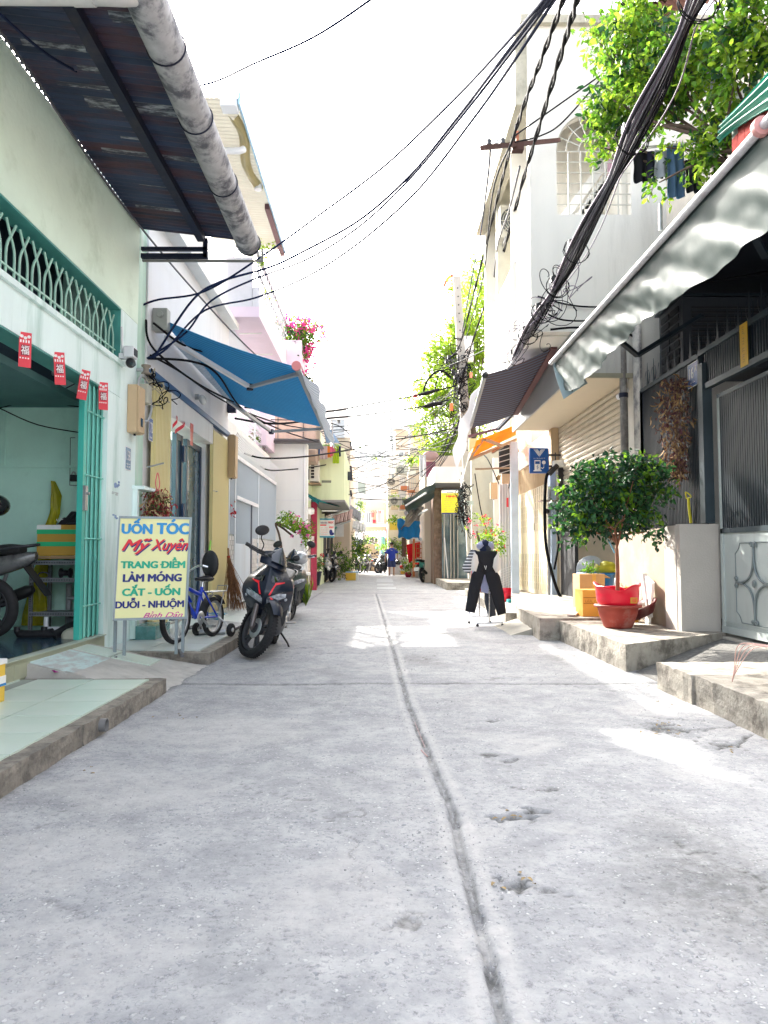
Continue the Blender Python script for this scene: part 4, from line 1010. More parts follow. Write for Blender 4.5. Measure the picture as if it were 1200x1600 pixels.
    # floor / belly
    def sect(x,w,z0,z1,p=3):
        out = []
        for k in range(16):
            a = 2 * pi * k / 16; c,s = cos(a),sin(a); out.append(Vector((x,w * abs(c) ** (2 / p) * (1 if c > 0 else -1),(z0 + z1) / 2 + (z1 - z0) / 2 * abs(s) ** (2 / p) * (1 if s > 0 else -1))))
        return out
    obj(B().loft([sect(1.10,.13,.24,.66),sect(1.0,.16,.20,.46),sect(.85,.165,.18,.38),sect(.65,.165,.18,.38),sect(.50,.15,.20,.46),sect(.42,.12,.26,.5)]),'floorboard',panel,t,True)
    b = B().loft([sect(.66,.10,.36,.60),sect(.55,.135,.38,.70),sect(.35,.15,.42,.73),sect(.10,.15,.50,.74),sect(-.15,.13,.58,.76),sect(-.38,.07,.66,.79),sect(-.45,.03,.71,.79)])
    sp = obj(b,'side_panel',body,t,True)
    if accent:
        for s_ in (-1,1):
            b = B().grid(lambda u,v: Vector((.52 - .75 * u,s_ * (.152 - .018 * abs(u - .35) * 2),.56 + .13 * u + .05 * v * (1 - u))),12,2); obj(b,'decal',accent,sp,True)
    b = B().loft([sect(.66,.05,.68,.73),sect(.60,.09,.70,.765),sect(.45,.115,.72,.79),sect(.2,.13,.735,.80),sect(.0,.14,.75,.84),sect(-.2,.125,.76,.86),sect(-.33,.07,.77,.85)])
    obj(b,'seat',M('seat_vinyl',(.02,.02,.022),.6,bump=.15,bscale=150),t,True)
    b = B().tube(smooth([(-.1,.13,.79),(-.3,.135,.83),(-.44,.07,.85),(-.44,-.07,.85),(-.3,-.135,.83),(-.1,-.13,.79)]),.012,8); obj(b,'grab_rail',m_matte,t,True)
    obj(B().loft([sect(-.38,.075,.66,.76),sect(-.47,.06,.67,.75)]),'tail_light',M('tail_red',(.5,.02,.02),.15,bump=0),t,True)
    # rear mudguard & plate
    b = B().bar((-.36,0,.66),(-.56,0,.40),.12,.012); pl = obj(b,'mudguard',m_black,t,True)
    if plate_txt:
        cc = Vector((-.535,0,.50)); upv = Vector((.45,0,1)).normalized(); rv = Vector((0,-1,0)); nn = rv.cross(upv)
        b = B(); vs = [cc + rv * sx * .095 + upv * sy * .07 + nn * d for d in (0,.004) for sx,sy in ((-1,-1),(1,-1),(1,1),(-1,1))]
        b.add(vs,[(3,2,1,0),(4,5,6,7),(0,1,5,4),(1,2,6,5),(2,3,7,6),(3,0,4,7)]); obj(b,'licence_plate',m_white,t,True)
        Mx = MW[t.name]; R3 = Mx.to_3x3()
        for s__,oz in zip(plate_txt,(.03,-.03)): text(s__,Mx @ (cc + upv * oz + nn * .005),R3 @ rv,R3 @ upv,h=.042,w=.14,mat=m_cable,parent=t)
    # engine, exhaust, stand
    b = B(); b.loft([[Vector((x,y_ * 1.0,z)) for (x,z) in [(-.06 + .10 * cos(a),R + .10 * sin(a)) for a in [2 * pi * k / 16 for k in range(16)]]] for y_ in (.06,.13)]); b.cb((.2,.10,R + .01),(.42,.09,.11)); b.cb((.30,.0,R + .06),(.28,.16,.14)); obj(b,'engine',m_alu,t,True,bevel=.008)
    b = B(); b.tube([(.35,-.12,.22),(.15,-.15,.22),(.08,-.17,.26)],.016,8); b.tube([(.10,-.17,.27),(.05,-.17,.29),(-.28,-.175,.42),(-.33,-.175,.44)],[.03,.055,.055,.035],16); obj(b,'exhaust',M('exhaust_black',(.03,.03,.03),.4,.5),t,True)
    for s_ in (-1,1): obj(B().tube([(-.02,s_ * .13,R + .04),(-.14,s_ * .12,.66)],.018,8),'shock_absorber',m_steel,t,True)
    if detail:
        g = tan_l = math.tan(lean)
        b = B(); zf = -.235 * sin(lean) / cos(lean)
        b.tube([(.42,.10,.20),(.36,.20,.07),(.33,.245,.008 - .245 * tan_l)],.011,8); b.cb((.335,.25,.006 - .25 * tan_l),(.055,.04,.008)); obj(b,'side_stand',m_black,t,True)
        obj(B().tube([(.30,.12,.28),(.30,.2,.29),(.24,.24,.29)],.012,6),'footpeg',m_alu,t,True)
        for s_ in (-1,1): obj(B().ell((1.21,s_ * .19,.60),(.035,.02,.02)),'turn_signal',m_orange_l if s_ > 3 else m_lens,t,True)
        obj(B().lathe((.12,.165,R + .05),[(.001,.0),(.05,0),(.055,-.02),(.055,-.04)],18,'y'),'fan_cover',m_alu,t,True)
    return t
fw = at(404,1028,Z=0)
hd = radians(-89)
# place so that the front wheel touches down at fw
def place(fx_,fy_,heading,off=1.27): return (fx_ - cos(heading) * off,fy_ - sin(heading) * off,0)
L1 = place(-1.19,7.25,hd)
scooter('navy black scooter with red flashes parked on the lane by the kerb, front wheel turned',L1,hd,lean=radians(8),steer=radians(40),body=m_navy,accent=m_redg,mirrors=(-1,),cw_=1.12)
# extra lettering on the nose
# second scooter behind with grey half helmet on the handlebar
hd2 = radians(-86)
L2 = place(-1.20,10.0,hd2)
m_dgreen = M('dark_green_body',(.03,.05,.045),.3,coat=.5,bump=0)
p2 = at(462,880,Y=10.6)

# bicycle ------------------------------------------------------------
bk = thing('bicycle','small blue bicycle with training wheels behind the barber sign','bicycle',(-1.82,8.17,.118),rot=(0,0,radians(-106))); bk.scale = (1.22,1.22,1.16)
m_bblue = M('bicycle_blue',(.01,.05,.50),.3,bump=0,coat=.5)
Rb = .185
wheel(bk,0,Rb,.045,'rear_wheel',None,24,m_steel,False,'wire'); wheel(bk,.62,Rb + .035,.045,'front_wheel',None,28,m_steel,False,'wire')
b = B()
for pl,r_ in (([(.30,0,.20),(.20,0,.47)],.015),([(.30,0,.20),(.55,0,.44)],.02),([(.22,0,.40),(.54,0,.50)],.018),([(.53,0,.55),(.575,0,.38)],.02)): b.tube(pl,r_,10)
for s_ in (-1,1):
    b.tube([(.30,s_ * .03,.20),(0,s_ * .045,Rb)],.009,8); b.tube([(.21,s_ * .02,.44),(0,s_ * .045,Rb)],.008,8); b.tube([(.575,s_ * .03,.40),(.585,s_ * .035,.38),(.62,s_ * .035,.22)],.011,8)
obj(b,'frame',m_bblue,bk,True)
obj(B().tube([(.20,0,.45),(.185,0,.53)],.011,8),'seat_post',m_chrome,bk,True)
obj(B().loft([[Vector((x,w * cos(a),.545 + h * sin(a))) for a in [2 * pi * k / 12 for k in range(12)]] for x,w,h in ((.08,.055,.02),(.12,.075,.03),(.2,.05,.022),(.30,.018,.014))]),'saddle',m_black,bk,True)
obj(B().tube(smooth([(.50,-.22,.66),(.53,-.15,.67),(.53,0,.60),(.53,.15,.67),(.50,.22,.66)]),.010,8),'handlebar',m_chrome,bk,True)
obj(B().ell((.06,0,.68),(.03,.085,.13),16,10),'backrest_pad',m_black,bk,True)
b = B()
for y_ in (-.05,-.017,.017,.05): b.tube([(.14,y_,.42),(-.16,y_,.42)],.005,6)
for x_ in (.12,0,-.15): b.tube([(x_,-.055,.42),(x_,.055,.42)],.005,6)
for s_ in (-1,1): b.tube([(-.10,s_ * .055,.42),(0,s_ * .055,Rb)],.005,6)
b.tube([(-.16,-.05,.42),(-.18,-.05,.47),(-.18,.05,.47),(-.16,.05,.42)],.005,6)
obj(b,'carrier_rack',m_steel,bk,True)
for s_ in (-1,1):
    b = B().lathe((-.02,s_ * .17,.062),[(.01,-.018),(.055,-.018),(.062,-.01),(.062,.01),(.055,.018),(.01,.018)],20,'y'); tw = obj(b,'training_wheel',m_rubber,bk,True)
    obj(B().lathe((-.02,s_ * .17,.062),[(.0,-.02),(.022,-.02),(.022,.02),(0,.02)],12,'y'),'hub',m_white,tw,True)
    obj(B().tube([(0,s_ * .05,Rb),(-.01,s_ * .12,.13),(-.02,s_ * .15,.062)],.008,6),'stabiliser_arm',m_steel,bk,True)
b = B(); b.lathe((.30,.05,.2),[(.02,-.002),(.06,-.002),(.06,.002),(.02,.002)],20,'y'); b.bar((.30,.06,.2),(.22,.07,.13),.015); b.cb((.21,.10,.12),(.07,.06,.02)); b.bar((.30,-.06,.2),(.38,-.07,.27),.015); b.cb((.39,-.10,.28),(.07,.06,.02)); obj(b,'crankset',m_steel,bk,True,kind='stuff')
for xx,rr in ((0,Rb),(.62,Rb + .035)):
    b = B().grid(lambda u,v: Vector((xx + (rr + .022) * cos(.3 + 2.3 * u),(v - .5) * .06,rr + (rr + .022) * sin(.3 + 2.3 * u))),18,2); obj(b,'mudguard',m_bblue if xx else m_black,bk,True)

# ================================================================== BARBER SIGN
m_frame = M('grey_frame_paint',(.28,.33,.35),.5,.2,bump=.05)
m_yel = M('sign_yellow_face',(.86,.83,.42),.45,bump=0,var=.03,scale=3)
P00 = at(174,969,Y=6.35); P10 = at(291,971,Y=6.55); Z0 = P00.z
# the board stands square on, slightly turned
a0 = Vector((at(176,972,Y=6.42).x,6.42,0)); a1 = Vector((at(292,972,Y=6.62).x,6.62,0)); rr_ = (a1 - a0).normalized(); Wd = (a1 - a0).length
zb = at(176,970,Y=6.42).z; zt = at(181,806,Y=6.42).z; Hd = zt - zb
lean_v = Vector((.03,.02,1)).normalized()
nrm = rr_.cross(Vector((0,0,1))); # towards the camera
sg = thing('sign_board','free standing yellow barber shop board reading UỐN TÓC Mỹ Xuyên','sign',(a0 + a1) / 2 + Vector((0,0,.118)))
def SPt(s,tt,d=0): return a0 + rr_ * (s * Wd) + Vector((0,0,zb)) + lean_v * (tt * Hd) + nrm * d
def sbox(s0,t0,s1,t1,d0,d1):
    b = B(); vs = [SPt(s,t_,d) for d in (d0,d1) for s,t_ in ((s0,t0),(s1,t0),(s1,t1),(s0,t1))]
    return b.add(vs,[(3,2,1,0),(4,5,6,7),(0,1,5,4),(1,2,6,5),(2,3,7,6),(3,0,4,7)])
obj(sbox(0.01,.01,.99,.99,-.10,-.004),'light_box',m_white,sg)
obj(sbox(.02,.015,.97,.985,-.003,.001),'face',m_yel,sg)
e = .022
for (s0,t0,s1,t1) in ((0,0,1,e),(0,1 - e,1,1),(0,e,e * 1.1,1 - e),(1 - e * 1.6,e,1,1 - e)): obj(sbox(s0,t0,s1,t1,-.104,.009),'frame_bar',m_frame,sg)
for s0 in (.035,.16,.86,.96):
    d0 = -.10 if s0 in (.035,.96) else -.02
    p = SPt(s0,0,d0); obj(B().bar((p.x,p.y,.13),(p.x,p.y,p.z + .01),.024),'leg',m_frame,sg)
for s0 in (.05,.93):
    p = SPt(s0,0,-.0); q = p + nrm * .13 - lean_v * 0; r_ = p - nrm * .26
    obj(B().bar((q.x,q.y,.132),(r_.x,r_.y,.132),.026,.024),'foot',M('dark_steel_foot',(.1,.1,.11),.5,.4),sg)
m_tb = M('print_cyan_blue',(.02,.28,.62),.4,bump=0); m_tr = M('print_red',(.80,.015,.03),.4,bump=0); m_tn = M('print_navy',(.01,.02,.18),.4,bump=0); m_tg = M('print_green',(.01,.40,.24),.4,bump=0); m_tm = M('print_magenta',(.65,.02,.35),.4,bump=0)
def st(s_,body,tc,w,h,mt,d=.003,**k): return text(body,SPt(s_,tc),rr_,lean_v,w=w * Wd,h=h * Hd,mat=mt,parent=sg,depth=d,**k)
st(.255,'UỐN',.905,.42,.155,m_tb,bold=.06); st(.745,'TÓC',.905,.46,.155,m_tb,bold=.06)
for dx,dz,mt,dd in ((.012,-.012,m_tn,.002),(0,0,m_tr,.005)):
    st(.26 + dx,'Mỹ',.71 + dz,.40,.155,mt,dd,shear=.45,bold=.02); st(.71 + dx,'Xuyên',.715 + dz,.52,.15,mt,dd,shear=.45,bold=.02)
st(.50,'TRANG ĐIỂM',.55,.88,.108,m_tg,bold=.06)
st(.50,'LÀM MÓNG',.418,.80,.104,m_tn,bold=.06); st(.495,'CẮT - UỐN',.288,.79,.112,m_tg,bold=.06); st(.485,'DUỖI - NHUỘM',.158,.93,.118,m_tn,bold=.055)
st(.67,'Bình Dân',.050,.54,.062,m_tm,shear=.4,bold=.01)
# leaning things between the cream doors
bs = thing('coconut_broom','coir broom with bristles down, leaning by the second cream shutter','broom',(-2.3,11.9,.118))
rd = random.Random(11); b = B(); hp = at(358,865,X=-2.45)
top = Vector((-2.46,12.15,.95)); 
for i in range(170):
    a = rd.gauss(0,1); e_ = Vector((-2.26 + rd.gauss(0,.09),11.8 + rd.gauss(0,.14),.125 + abs(rd.gauss(0,.03))))
    s0 = top + Vector((rd.gauss(0,.012),rd.gauss(0,.012),rd.uniform(-.06,.05))); md = s0.lerp(e_,.55) + Vector((rd.gauss(0,.015),rd.gauss(0,.02),.02))
    b.tube([s0,md,e_],[.005,.004,.0015],3,False)
obj(b,'bristles',M('coir',(.20,.095,.045),.85,var=.35,scale=30),bs); obj(B().tube([top + Vector((.0,0,-.03)),Vector((-2.48,12.2,1.12))],.016,8),'handle',m_wood,bs)
obj(B().cyl(top + Vector((0,-.01,-.06)),top + Vector((0,0,.04)),.028),'binding',M('red_tape',(.4,.05,.04),.6),bs)
t = thing('mop','lime green stick leaning at the cream shutter behind the bicycle','mop',(-2.5,10.6,.118)); obj(B().tube([at(323,895,X=-2.45),at(329,845,X=-2.55)],.022,8,r2=.012),'handle',M('lime_plastic',(.25,.65,.05),.5,bump=0),t)
gr = thing('kerb_ramp_grate','galvanised slatted metal ramp lying beside the bicycle','grate',(-1.85,9.0,.118))
for k in range(9): obj(B().bar((-2.15,8.45 + k * .12,.19 - k * .0),(-1.70,8.5 + k * .12,.14),.045,.012),'slat',m_steel,gr)
for xx,zz in ((-2.15,.18),(-1.70,.13)): obj(B().bar((xx,8.4,zz),(xx,9.5,zz),.03,.03),'side_rail',m_dsteel if 'm_dsteel' in globals() else m_steel,gr)
b = B().tube([(-2.0,8.28,.15),(-1.72,8.36,.15)],.032,12); tag(obj(b,'steel_tube',m_steel),'short thick steel tube lying in front of the slatted ramp','tube')
b = B(); b.grid(lambda u,v: Vector((-2.3 + .25 * u,9.9 + .2 * v,.22 + .04 * noise.noise(Vector((u * 4,v * 4,0))))),10,10); b.box((-2.28,9.95,.118),(-2.1,10.05,.2)); tag(obj(b,'blue_dustpan',M('dustpan_blue',(.05,.2,.3),.6)),'teal plastic dustpan resting on the step behind the grate','dustpan')
b = B().box((-1.60,9.2,.0),(-1.545,9.24,.42),rx(-.1)); tag(obj(b,'wooden_plank',M('yellow_wood',(.55,.36,.10),.6,stretch=(1,1,.1),scale=10)),'thin yellow plank standing just behind the black scooter','plank')
# ================================================================== SECOND LEFT HOUSE (cream shutters, blue awning)
m_cream = M('cream_shutter',(.72,.62,.30),.45,var=.05,scale=4,bump=.05)
m_wall = M('white_wall',(.76,.76,.77),.75,var=.04,scale=1.5,bump=.15,col2=(.45,.45,.47),amt=.35,thr=.58,streak=True)
m_dblue = M('navy_window_frame',(.012,.035,.075),.35,bump=0)
m_lglass = M('tinted_door_glass',(.10,.16,.19),.06,var=.3,bump=0,spec=.8)
h2 = thing('terraced_house','white terraced house with cream folding shutters and navy glass door','house',(XL,10.5,0))
obj(B().box((XL - .3,8.21,3.10),(XL - .01,12.7,4.93)),'upper_wall',m_wall,h2)
obj(B().box((XL - .12,8.21,4.93),(XL + .16,12.7,5.02)),'floor_ledge',m_white,h2)
obj(B().box((XL - .9,8.6,5.02),(XL - .32,12.2,7.0)),'upper_storey',m_wall,h2)
f = obj(B().box((XL - .34,9.0,5.5),(XL - .30,9.9,6.7)),'window',m_dblue,h2)
for k in range(6): obj(B().box((XL - .30,9.05,5.55 + k * .19),(XL - .285,9.85,5.68 + k * .19),ry(.4)),'louvre',M('grey_louvre',(.2,.24,.3),.5),f)
obj(B().box((XL - .31,8.9,5.4),(XL - .27,10.0,5.46)),'sill',m_white,h2)
obj(B().box((XL - .3,8.21,.1),(XL - .08,9.12,3.10)),'side_wall',m_wall,h2)
obj(B().box((XL - .3,11.35,.1),(XL - .08,12.7,3.10)),'side_wall',m_wall,h2)
obj(B().box((XL - .28,9.08,2.72),(XL + .03,11.38,3.02)),'lintel_box',m_white,h2)
obj(B().box((XL - .02,8.25,3.03),(XL + .05,12.6,3.10)),'shutter_track',M('blue_track',(.05,.12,.25),.4),h2)
obj(B().box((XL - .9,9.08,.1),(XL - .85,11.4,2.8)),'inner_wall',m_wall,h2)
obj(B().box((XL - .85,8.9,.05),(XL - .1,11.4,.13)),'threshold',m_concL,h2)
# folding cream shutters: ribbed leaves
rib = mesh(B().box((-.014,-.017,0),(.014,.017,1)),'rib',m_cream)
def ribset(y0,y1,z0,z1,nm,lbl,x=XL):
    t = thing('folding_shutter',lbl,'shutter',(x,(y0 + y1) / 2,z0))
    obj(B().box((x - .02,y0,z0),(x + .01,y1,z1)),'leaf_back',m_cream,t)
    n = int((y1 - y0) / .052)
    for k in range(n): inst(rib,'rib',t,loc_in(t,(x + .02,y0 + (k + .5) * (y1 - y0) / n,z0)),sc=(1,1,z1 - z0))
    return t
ta = ribset(8.45,9.07,.13,2.99,'a','cream ribbed folding shutter beside the mint house corner')
tb = ribset(11.4,12.6,.13,2.95,'b','cream folding shutter between the navy door and the white gate')
b = B()
for z_ in (.9,2.0): b.tube([(XL + .03,11.42,z_),(XL + .09,11.5,z_),(XL + .03,11.62,z_)],.006,5)
obj(b,'latch',m_steel,tb)
dr = thing('glass_door','navy framed folding glass door standing half open','door',(XL - .2,10.4,.13))
for (ya,yb_) in ((9.95,10.22),(10.5,11.3)):
    x_ = XL - .16
    for y_ in (ya,yb_): obj(B().box((x_ - .03,y_ - .035,.13),(x_ + .03,y_ + .035,2.66)),'stile',m_dblue,dr)
    for z_ in (.17,2.62): obj(B().box((x_ - .025,ya + .035,z_ - .04),(x_ + .025,yb_ - .035,z_ + .04)),'rail',m_dblue,dr)
    obj(B().box((x_ - .006,ya + .035,.21),(x_ + .006,yb_ - .035,2.58)),'pane',m_lglass,dr)
for z_ in (.6,1.5,2.3): obj(B().box((XL - .125,10.2,z_),(XL - .10,10.30,z_ + .22)),'hinge',M('hinge_blue',(.02,.05,.12),.4),dr)
obj(B().box((XL - .12,10.46,1.15),(XL - .09,10.5,1.40)),'handle',m_chrome,dr)
for i,(u,v,u2,v2) in enumerate(((276,652,272,668),(289,660,276,675))):
    p = at(u,v,X=XL + .04); q = at(u2,v2,X=XL + .04); tag(obj(B().sheet(lambda s,t_: p.lerp(q,s) + Vector((.02 * sin(s * 5),0,(t_ - .5) * .05)),8,2,.002),'red_ribbon',m_red),['short red ribbon fluttering from the white lintel','longer red ribbon fluttering beside the short one'][i],'ribbon')
p = at(300,662,X=XL + .04); b = B()
for k in range(6): b.box((p.x - .002,p.y - .07 + k * .024,p.z - .30),(p.x,p.y - .058 + k * .024,p.z - .12))
b.box((p.x - .003,p.y - .075,p.z - .12),(p.x + .001,p.y + .075,p.z)); tag(obj(b,'red_tassel',M('salmon_paper',(.7,.18,.15),.6)),'salmon paper tassel hanging over the navy door','tassel')
for i,(u,v) in enumerate(((305,585),)):
    p = at(u,v + 35,X=XL + .03); t = thing('wall_lamp','glass bulkhead wall lamp above the cream shutter track','lamp',p); obj(B().cyl(p,p + Vector((.05,0,0)),.04),'base',m_steel,t); obj(B().ell(p + Vector((.09,.06,-.03)),(.05,.10,.05),rot=rx(-.4)),'globe',M('frosted_glass',(.6,.62,.62),.1,bump=0),t)
# retractable awning
aw = thing('retractable_awning','striped blue retractable awning with folding arms over the cream shutters','awning',(-1.8,10.4,3.4))
YA,YB = 8.45,12.45; XA,ZA = XL + .08,3.74; XF,ZF2 = -.95,3.18
def mk_stripe(name,c1,c2,per,trans=.45,fine=None,axis=0,duty=.5):
    if name in MC: return MC[name]
    m = M(name,c1,.75,bump=.1,trans=trans,var=.04); nt = m.node_tree; n = nt.nodes; l = nt.links
    p = n['Principled BSDF']; old = p.inputs['Base Color'].links[0].from_socket
    tc = [x for x in n if x.type == 'TEX_COORD'][0]; sp = n.new('ShaderNodeSeparateXYZ'); l.new(tc.outputs['Object'],sp.inputs[0])
    a = n.new('ShaderNodeMath'); a.operation = 'MULTIPLY'; l.new(sp.outputs[axis],a.inputs[0]); a.inputs[1].default_value = 1 / per
    f = n.new('ShaderNodeMath'); f.operation = 'FRACT'; l.new(a.outputs[0],f.inputs[0])
    g = n.new('ShaderNodeMath'); g.operation = 'GREATER_THAN'; l.new(f.outputs[0],g.inputs[0]); g.inputs[1].default_value = duty
    mx = n.new('ShaderNodeMixRGB'); l.new(g.outputs[0],mx.inputs[0]); l.new(old,mx.inputs[1]); mx.inputs[2].default_value = tuple(c2) + (1,)
    for x in list(n):
        for inp in x.inputs:
            if inp.is_linked and inp.links[0].from_socket == old and x != mx: l.new(mx.outputs[0],inp)
    return m
m_awb = mk_stripe('blue_awning_fabric',(.09,.36,.56),(.04,.17,.30),.10,.55,axis=1,duty=.8)
def awf(u,v):
    y = YA + (YB - YA) * u; x = XA + (XF - XA) * v; z = ZA - .12 * u + (ZF2 - (ZA - .12 * u)) * v - .05 * sin(pi * v) * (.7 + .3 * sin(u * 9))
    return Vector((x,y,z))
obj(B().sheet(awf,40,20,.004),'fabric',m_awb,aw,recalc=False)
m_aw2 = mk_stripe('awning_valance_fabric',(.78,.79,.80),(.52,.55,.60),.10,.6,axis=1)
def avl(u,v):
    y = YA + (YB - YA) * u; d = (.20 + .17 * u)
    return Vector((XF + .03 + .20 * v * v + .02 * sin(u * 26) * v,y,ZF2 - d * v + .01 * sin(u * 30) * v))
obj(B().sheet(avl,50,8,.003),'valance',m_aw2,aw,recalc=False)
obj(B().cyl((XF,YA - .02,ZF2),(XF,YB + .05,ZF2),.035),'front_tube',M('awning_tube',(.30,.33,.36),.4,.3),aw)
obj(B().cyl((XF,YA - .06,ZF2),(XF,YA - .02,ZF2),.055),'end_cap',M('pink_cap',(.65,.22,.22),.5),aw)
ro = B()
for k in range(26): 
    y = YA + .7 + k * .125; ro.lathe((XA,y,ZA - .06 - .03 * k / 26),[(.045,0),(.062,.02),(.062,.085),(.045,.105)],14,'y')
obj(ro,'roller',M('roller_white_blue',(.45,.55,.65),.5),aw)
b = B().box((XL,YA - .10,3.58),(XL + .17,YA + .04,3.84)); b.cyl((XL + .09,YA - .14,3.76),(XL + .09,YA - .09,3.76),.04); obj(b,'crank_gearbox',M('gearbox_grey',(.33,.34,.32),.6,.2,bump=.2),aw,bevel=.01)
for (ya,ye,yf) in ((8.6,9.7,8.62),(12.2,12.6,12.42)):
    e_ = Vector((-1.72,ye + .05,3.24)) if ya < 9 else Vector((-1.9,12.95,3.18))
    b = B(); b.bar((XA,ya,ZA - .16),e_,.06,.045); obj(b,'arm',m_whiteM if ya < 9 else m_steel,aw)
    b = B(); b.bar(e_,(XF - .02,yf + .05,ZF2 - .03),.055,.04); obj(b,'forearm',MC['awning_tube'],aw)
    obj(B().cyl(e_ - Vector((0,0,.04)),e_ + Vector((0,0,.04)),.045),'elbow',m_dsteel,aw)
b = B().box((XL,12.55,3.45),(XL + .14,12.66,3.65)); obj(b,'wall_bracket',m_dsteel,aw)
meter_box((XL + .02,12.62,2.32),'beige meter box at the far end of the cream shutter house',1,(.14,.24,.74),hatch=False)
# cream translucent roof above
rf2 = thing('lean_to_roof','pale corrugated sheet roof high above the white house with brown fascia','roof',(-2.3,12,7))
b = corr(-3.2,7.05,-1.85,7.0,9.4,14.2,.09,.012,8,2); obj(b,'roof_sheet',M('cream_sheet',(.40,.38,.32),.6,trans=.12,bump=.1,var=.08,scale=2),rf2,recalc=False)
obj(B().box((-1.86,9.4,6.93),(-1.83,14.25,7.10)),'edge_trim',M('sky_blue_trim',(.35,.55,.72),.4),rf2)
obj(B().box((-1.95,12.3,6.90),(-1.865,14.3,7.02)),'fascia',M('brown_fascia',(.13,.06,.07),.6),rf2)
obj(B().box((-2.45,9.5,6.88),(-2.38,14.1,6.95)),'purlin',m_steel,rf2)
obj(B().box((-3.2,12.9,6.86),(-2.3,12.98,6.94)),'rafter',m_steel,rf2)
obj(B().tube([(-3.2,10.3,6.80),(-2.0,10.3,6.80),(-1.95,10.35,6.85)],.05,10),'downpipe',m_whiteM,rf2)
obj(B().box((-2.08,9.35,6.88),(-1.87,9.55,7.04)),'gutter_end',m_whiteM,rf2)
obj(B().cyl((-1.95,11.6,6.88),(-1.95,11.6,6.99),.06),'outlet',m_whiteM,rf2)
b = B().sheet(lambda u,v: Vector((-2.05 + .14 * v + .05 * sin(u * 7),9.7 + 2.0 * u,6.97 - .07 * sin(pi * v) - .03 * noise.noise(Vector((u * 6,v * 3,0))))),30,8,.003); obj(b,'torn_sheet',M('torn_tarp',(.55,.48,.25),.4,trans=.4,bump=.5),rf2,recalc=False)
# pink house beyond with balcony
m_pink = M('pink_wall',(.74,.60,.69),.7,var=.04,bump=.1); m_pinkL = M('pale_grey_pink',(.64,.62,.66),.7,var=.05,bump=.1,col2=(.5,.5,.52),amt=.4)
h3 = thing('pink_house','pale pink house upper storey with balcony beyond the blue awning','house',(-3,15.5,0))
obj(B().box((-3.6,12.9,5.05),(XL,15.0,6.4)),'upper_storey',m_pinkL,h3); obj(B().box((-5,12.72,0),(-4.01,18.4,5.06)),'rear_wall',m_pinkL,h3)
obj(B().box((XL,12.4,5.06),(-2.04,17.2,5.24)),'balcony_slab',m_pink,h3)
obj(B().box((-2.16,12.4,5.24),(-2.05,17.2,5.58)),'parapet',m_pinkL,h3)
obj(B().box((-2.6,12.4,5.24),(-2.17,12.5,6.1)),'parapet_end',m_pinkL,h3)
br = mesh(B().box((-.012,-.012,0),(.012,.012,.62)),'baluster',m_steel)
for k in range(18): inst(br,'baluster',h3,loc_in(h3,(-2.10,12.6 + k * .26,5.58)))
obj(B().box((-2.13,12.5,6.2),(-2.07,17.2,6.24)),'handrail',m_steel,h3); obj(B().box((-2.12,12.5,5.9),(-2.08,17.2,5.92)),'mid_rail',m_steel,h3)
pl = B().box((-2.35,16.2,5.22),(-1.72,17.6,5.78)); obj(pl,'planter_wall',m_pink,h3)
obj(B().box((-4,17.3,3.6),(-2.65,18.7,5.0)),'lower_wall',m_pink,h3)
for k in range(3):
    o = B().cyl((-2.5,13 + k * 1.4,4.95),(-2.15,13.3 + k * 1.4,5.05),.012); obj(o,'bracket',m_white,h3)
# foliage helper --------------------------------------------------
def leafmat(name,c,trans=.4,var=.35,scale=9): return M(name,c,.5,var=var,scale=scale,bump=0,trans=trans,spec=.35)
m_lf = leafmat('leaf_green',(.10,.23,.02),.55); m_lfd = leafmat('leaf_dark',(.02,.075,.025),.25); m_lfy = leafmat('leaf_yellow_green',(.27,.42,.035),.6)
m_pinkf = M('bougainvillea_pink',(.75,.06,.30),.6,trans=.4,var=.25,scale=20,bump=0); m_bark = M('bark',(.12,.08,.06),.85,var=.3,scale=15,bump=.4)
def crown(t,blobs,n,L,mats,seed=0,local=False,flower=None,up=0.1,name='foliage',clump=.5):
    """blobs: (centre, radii). leaves on twig-like clusters within the volume"""
    rd = random.Random(seed); bs = [B() for _ in mats]; vol = [r[0] * r[1] * r[2] for c,r in blobs]; tot = sum(vol)
    twigs = B()
    for (c,r),v in zip(blobs,vol):
        c = Vector(c); m = max(1,int(n * v / tot / 7))
        for _ in range(m):
            d = rdir(rd); k = rd.random() ** .33; q = c + Vector((d.x * r[0],d.y * r[1],d.z * r[2])) * k * (1 + .25 * rd.random())
            if noise.noise(q * (1.1 / max(L,.03) * .12)) < -.28 * clump: continue
            o = (d + Vector((0,0,up)) + rdir(rd) * .6).normalized(); mi = rd.choices(range(len(mats)),[3,2,1][:len(mats)])[0]
            if rd.random() < .35: twigs.tube([q - o * L * 1.6,q + o * L * 1.6],L * .035,3,False)
            for j in range(7):
                p = q + o * L * (j - 3) * .42 + rdir(rd) * L * .2; dd = (o * .35 + rdir(rd) + Vector((0,0,-.25))).normalized(); leaf(bs[mi],p,dd,rdir(rd,.8),L * rd.uniform(.7,1.25),L * rd.uniform(.38,.55),.2)
    for bb,mt in zip(bs,mats):
        if bb.v: obj(bb,name,mt,t,local,recalc=False,kind='stuff')
    if twigs.v: obj(twigs,'twigs',m_bark,t,local,recalc=False,kind='stuff')
    if flower:
        fb = B(); nfl,fm = flower
        for _ in range(nfl):
            c,r = blobs[rd.randrange(len(blobs))]; d = rdir(rd,.3); q = Vector(c) + Vector((d.x * r[0],d.y * r[1],d.z * r[2])) * rd.uniform(.85,1.25)
            for j in range(5): leaf(fb,q + rdir(rd) * L * .5,rdir(rd),rdir(rd),L * .8,L * .6,.3)
        obj(fb,'flowers',fm,t,local,recalc=False,kind='stuff')
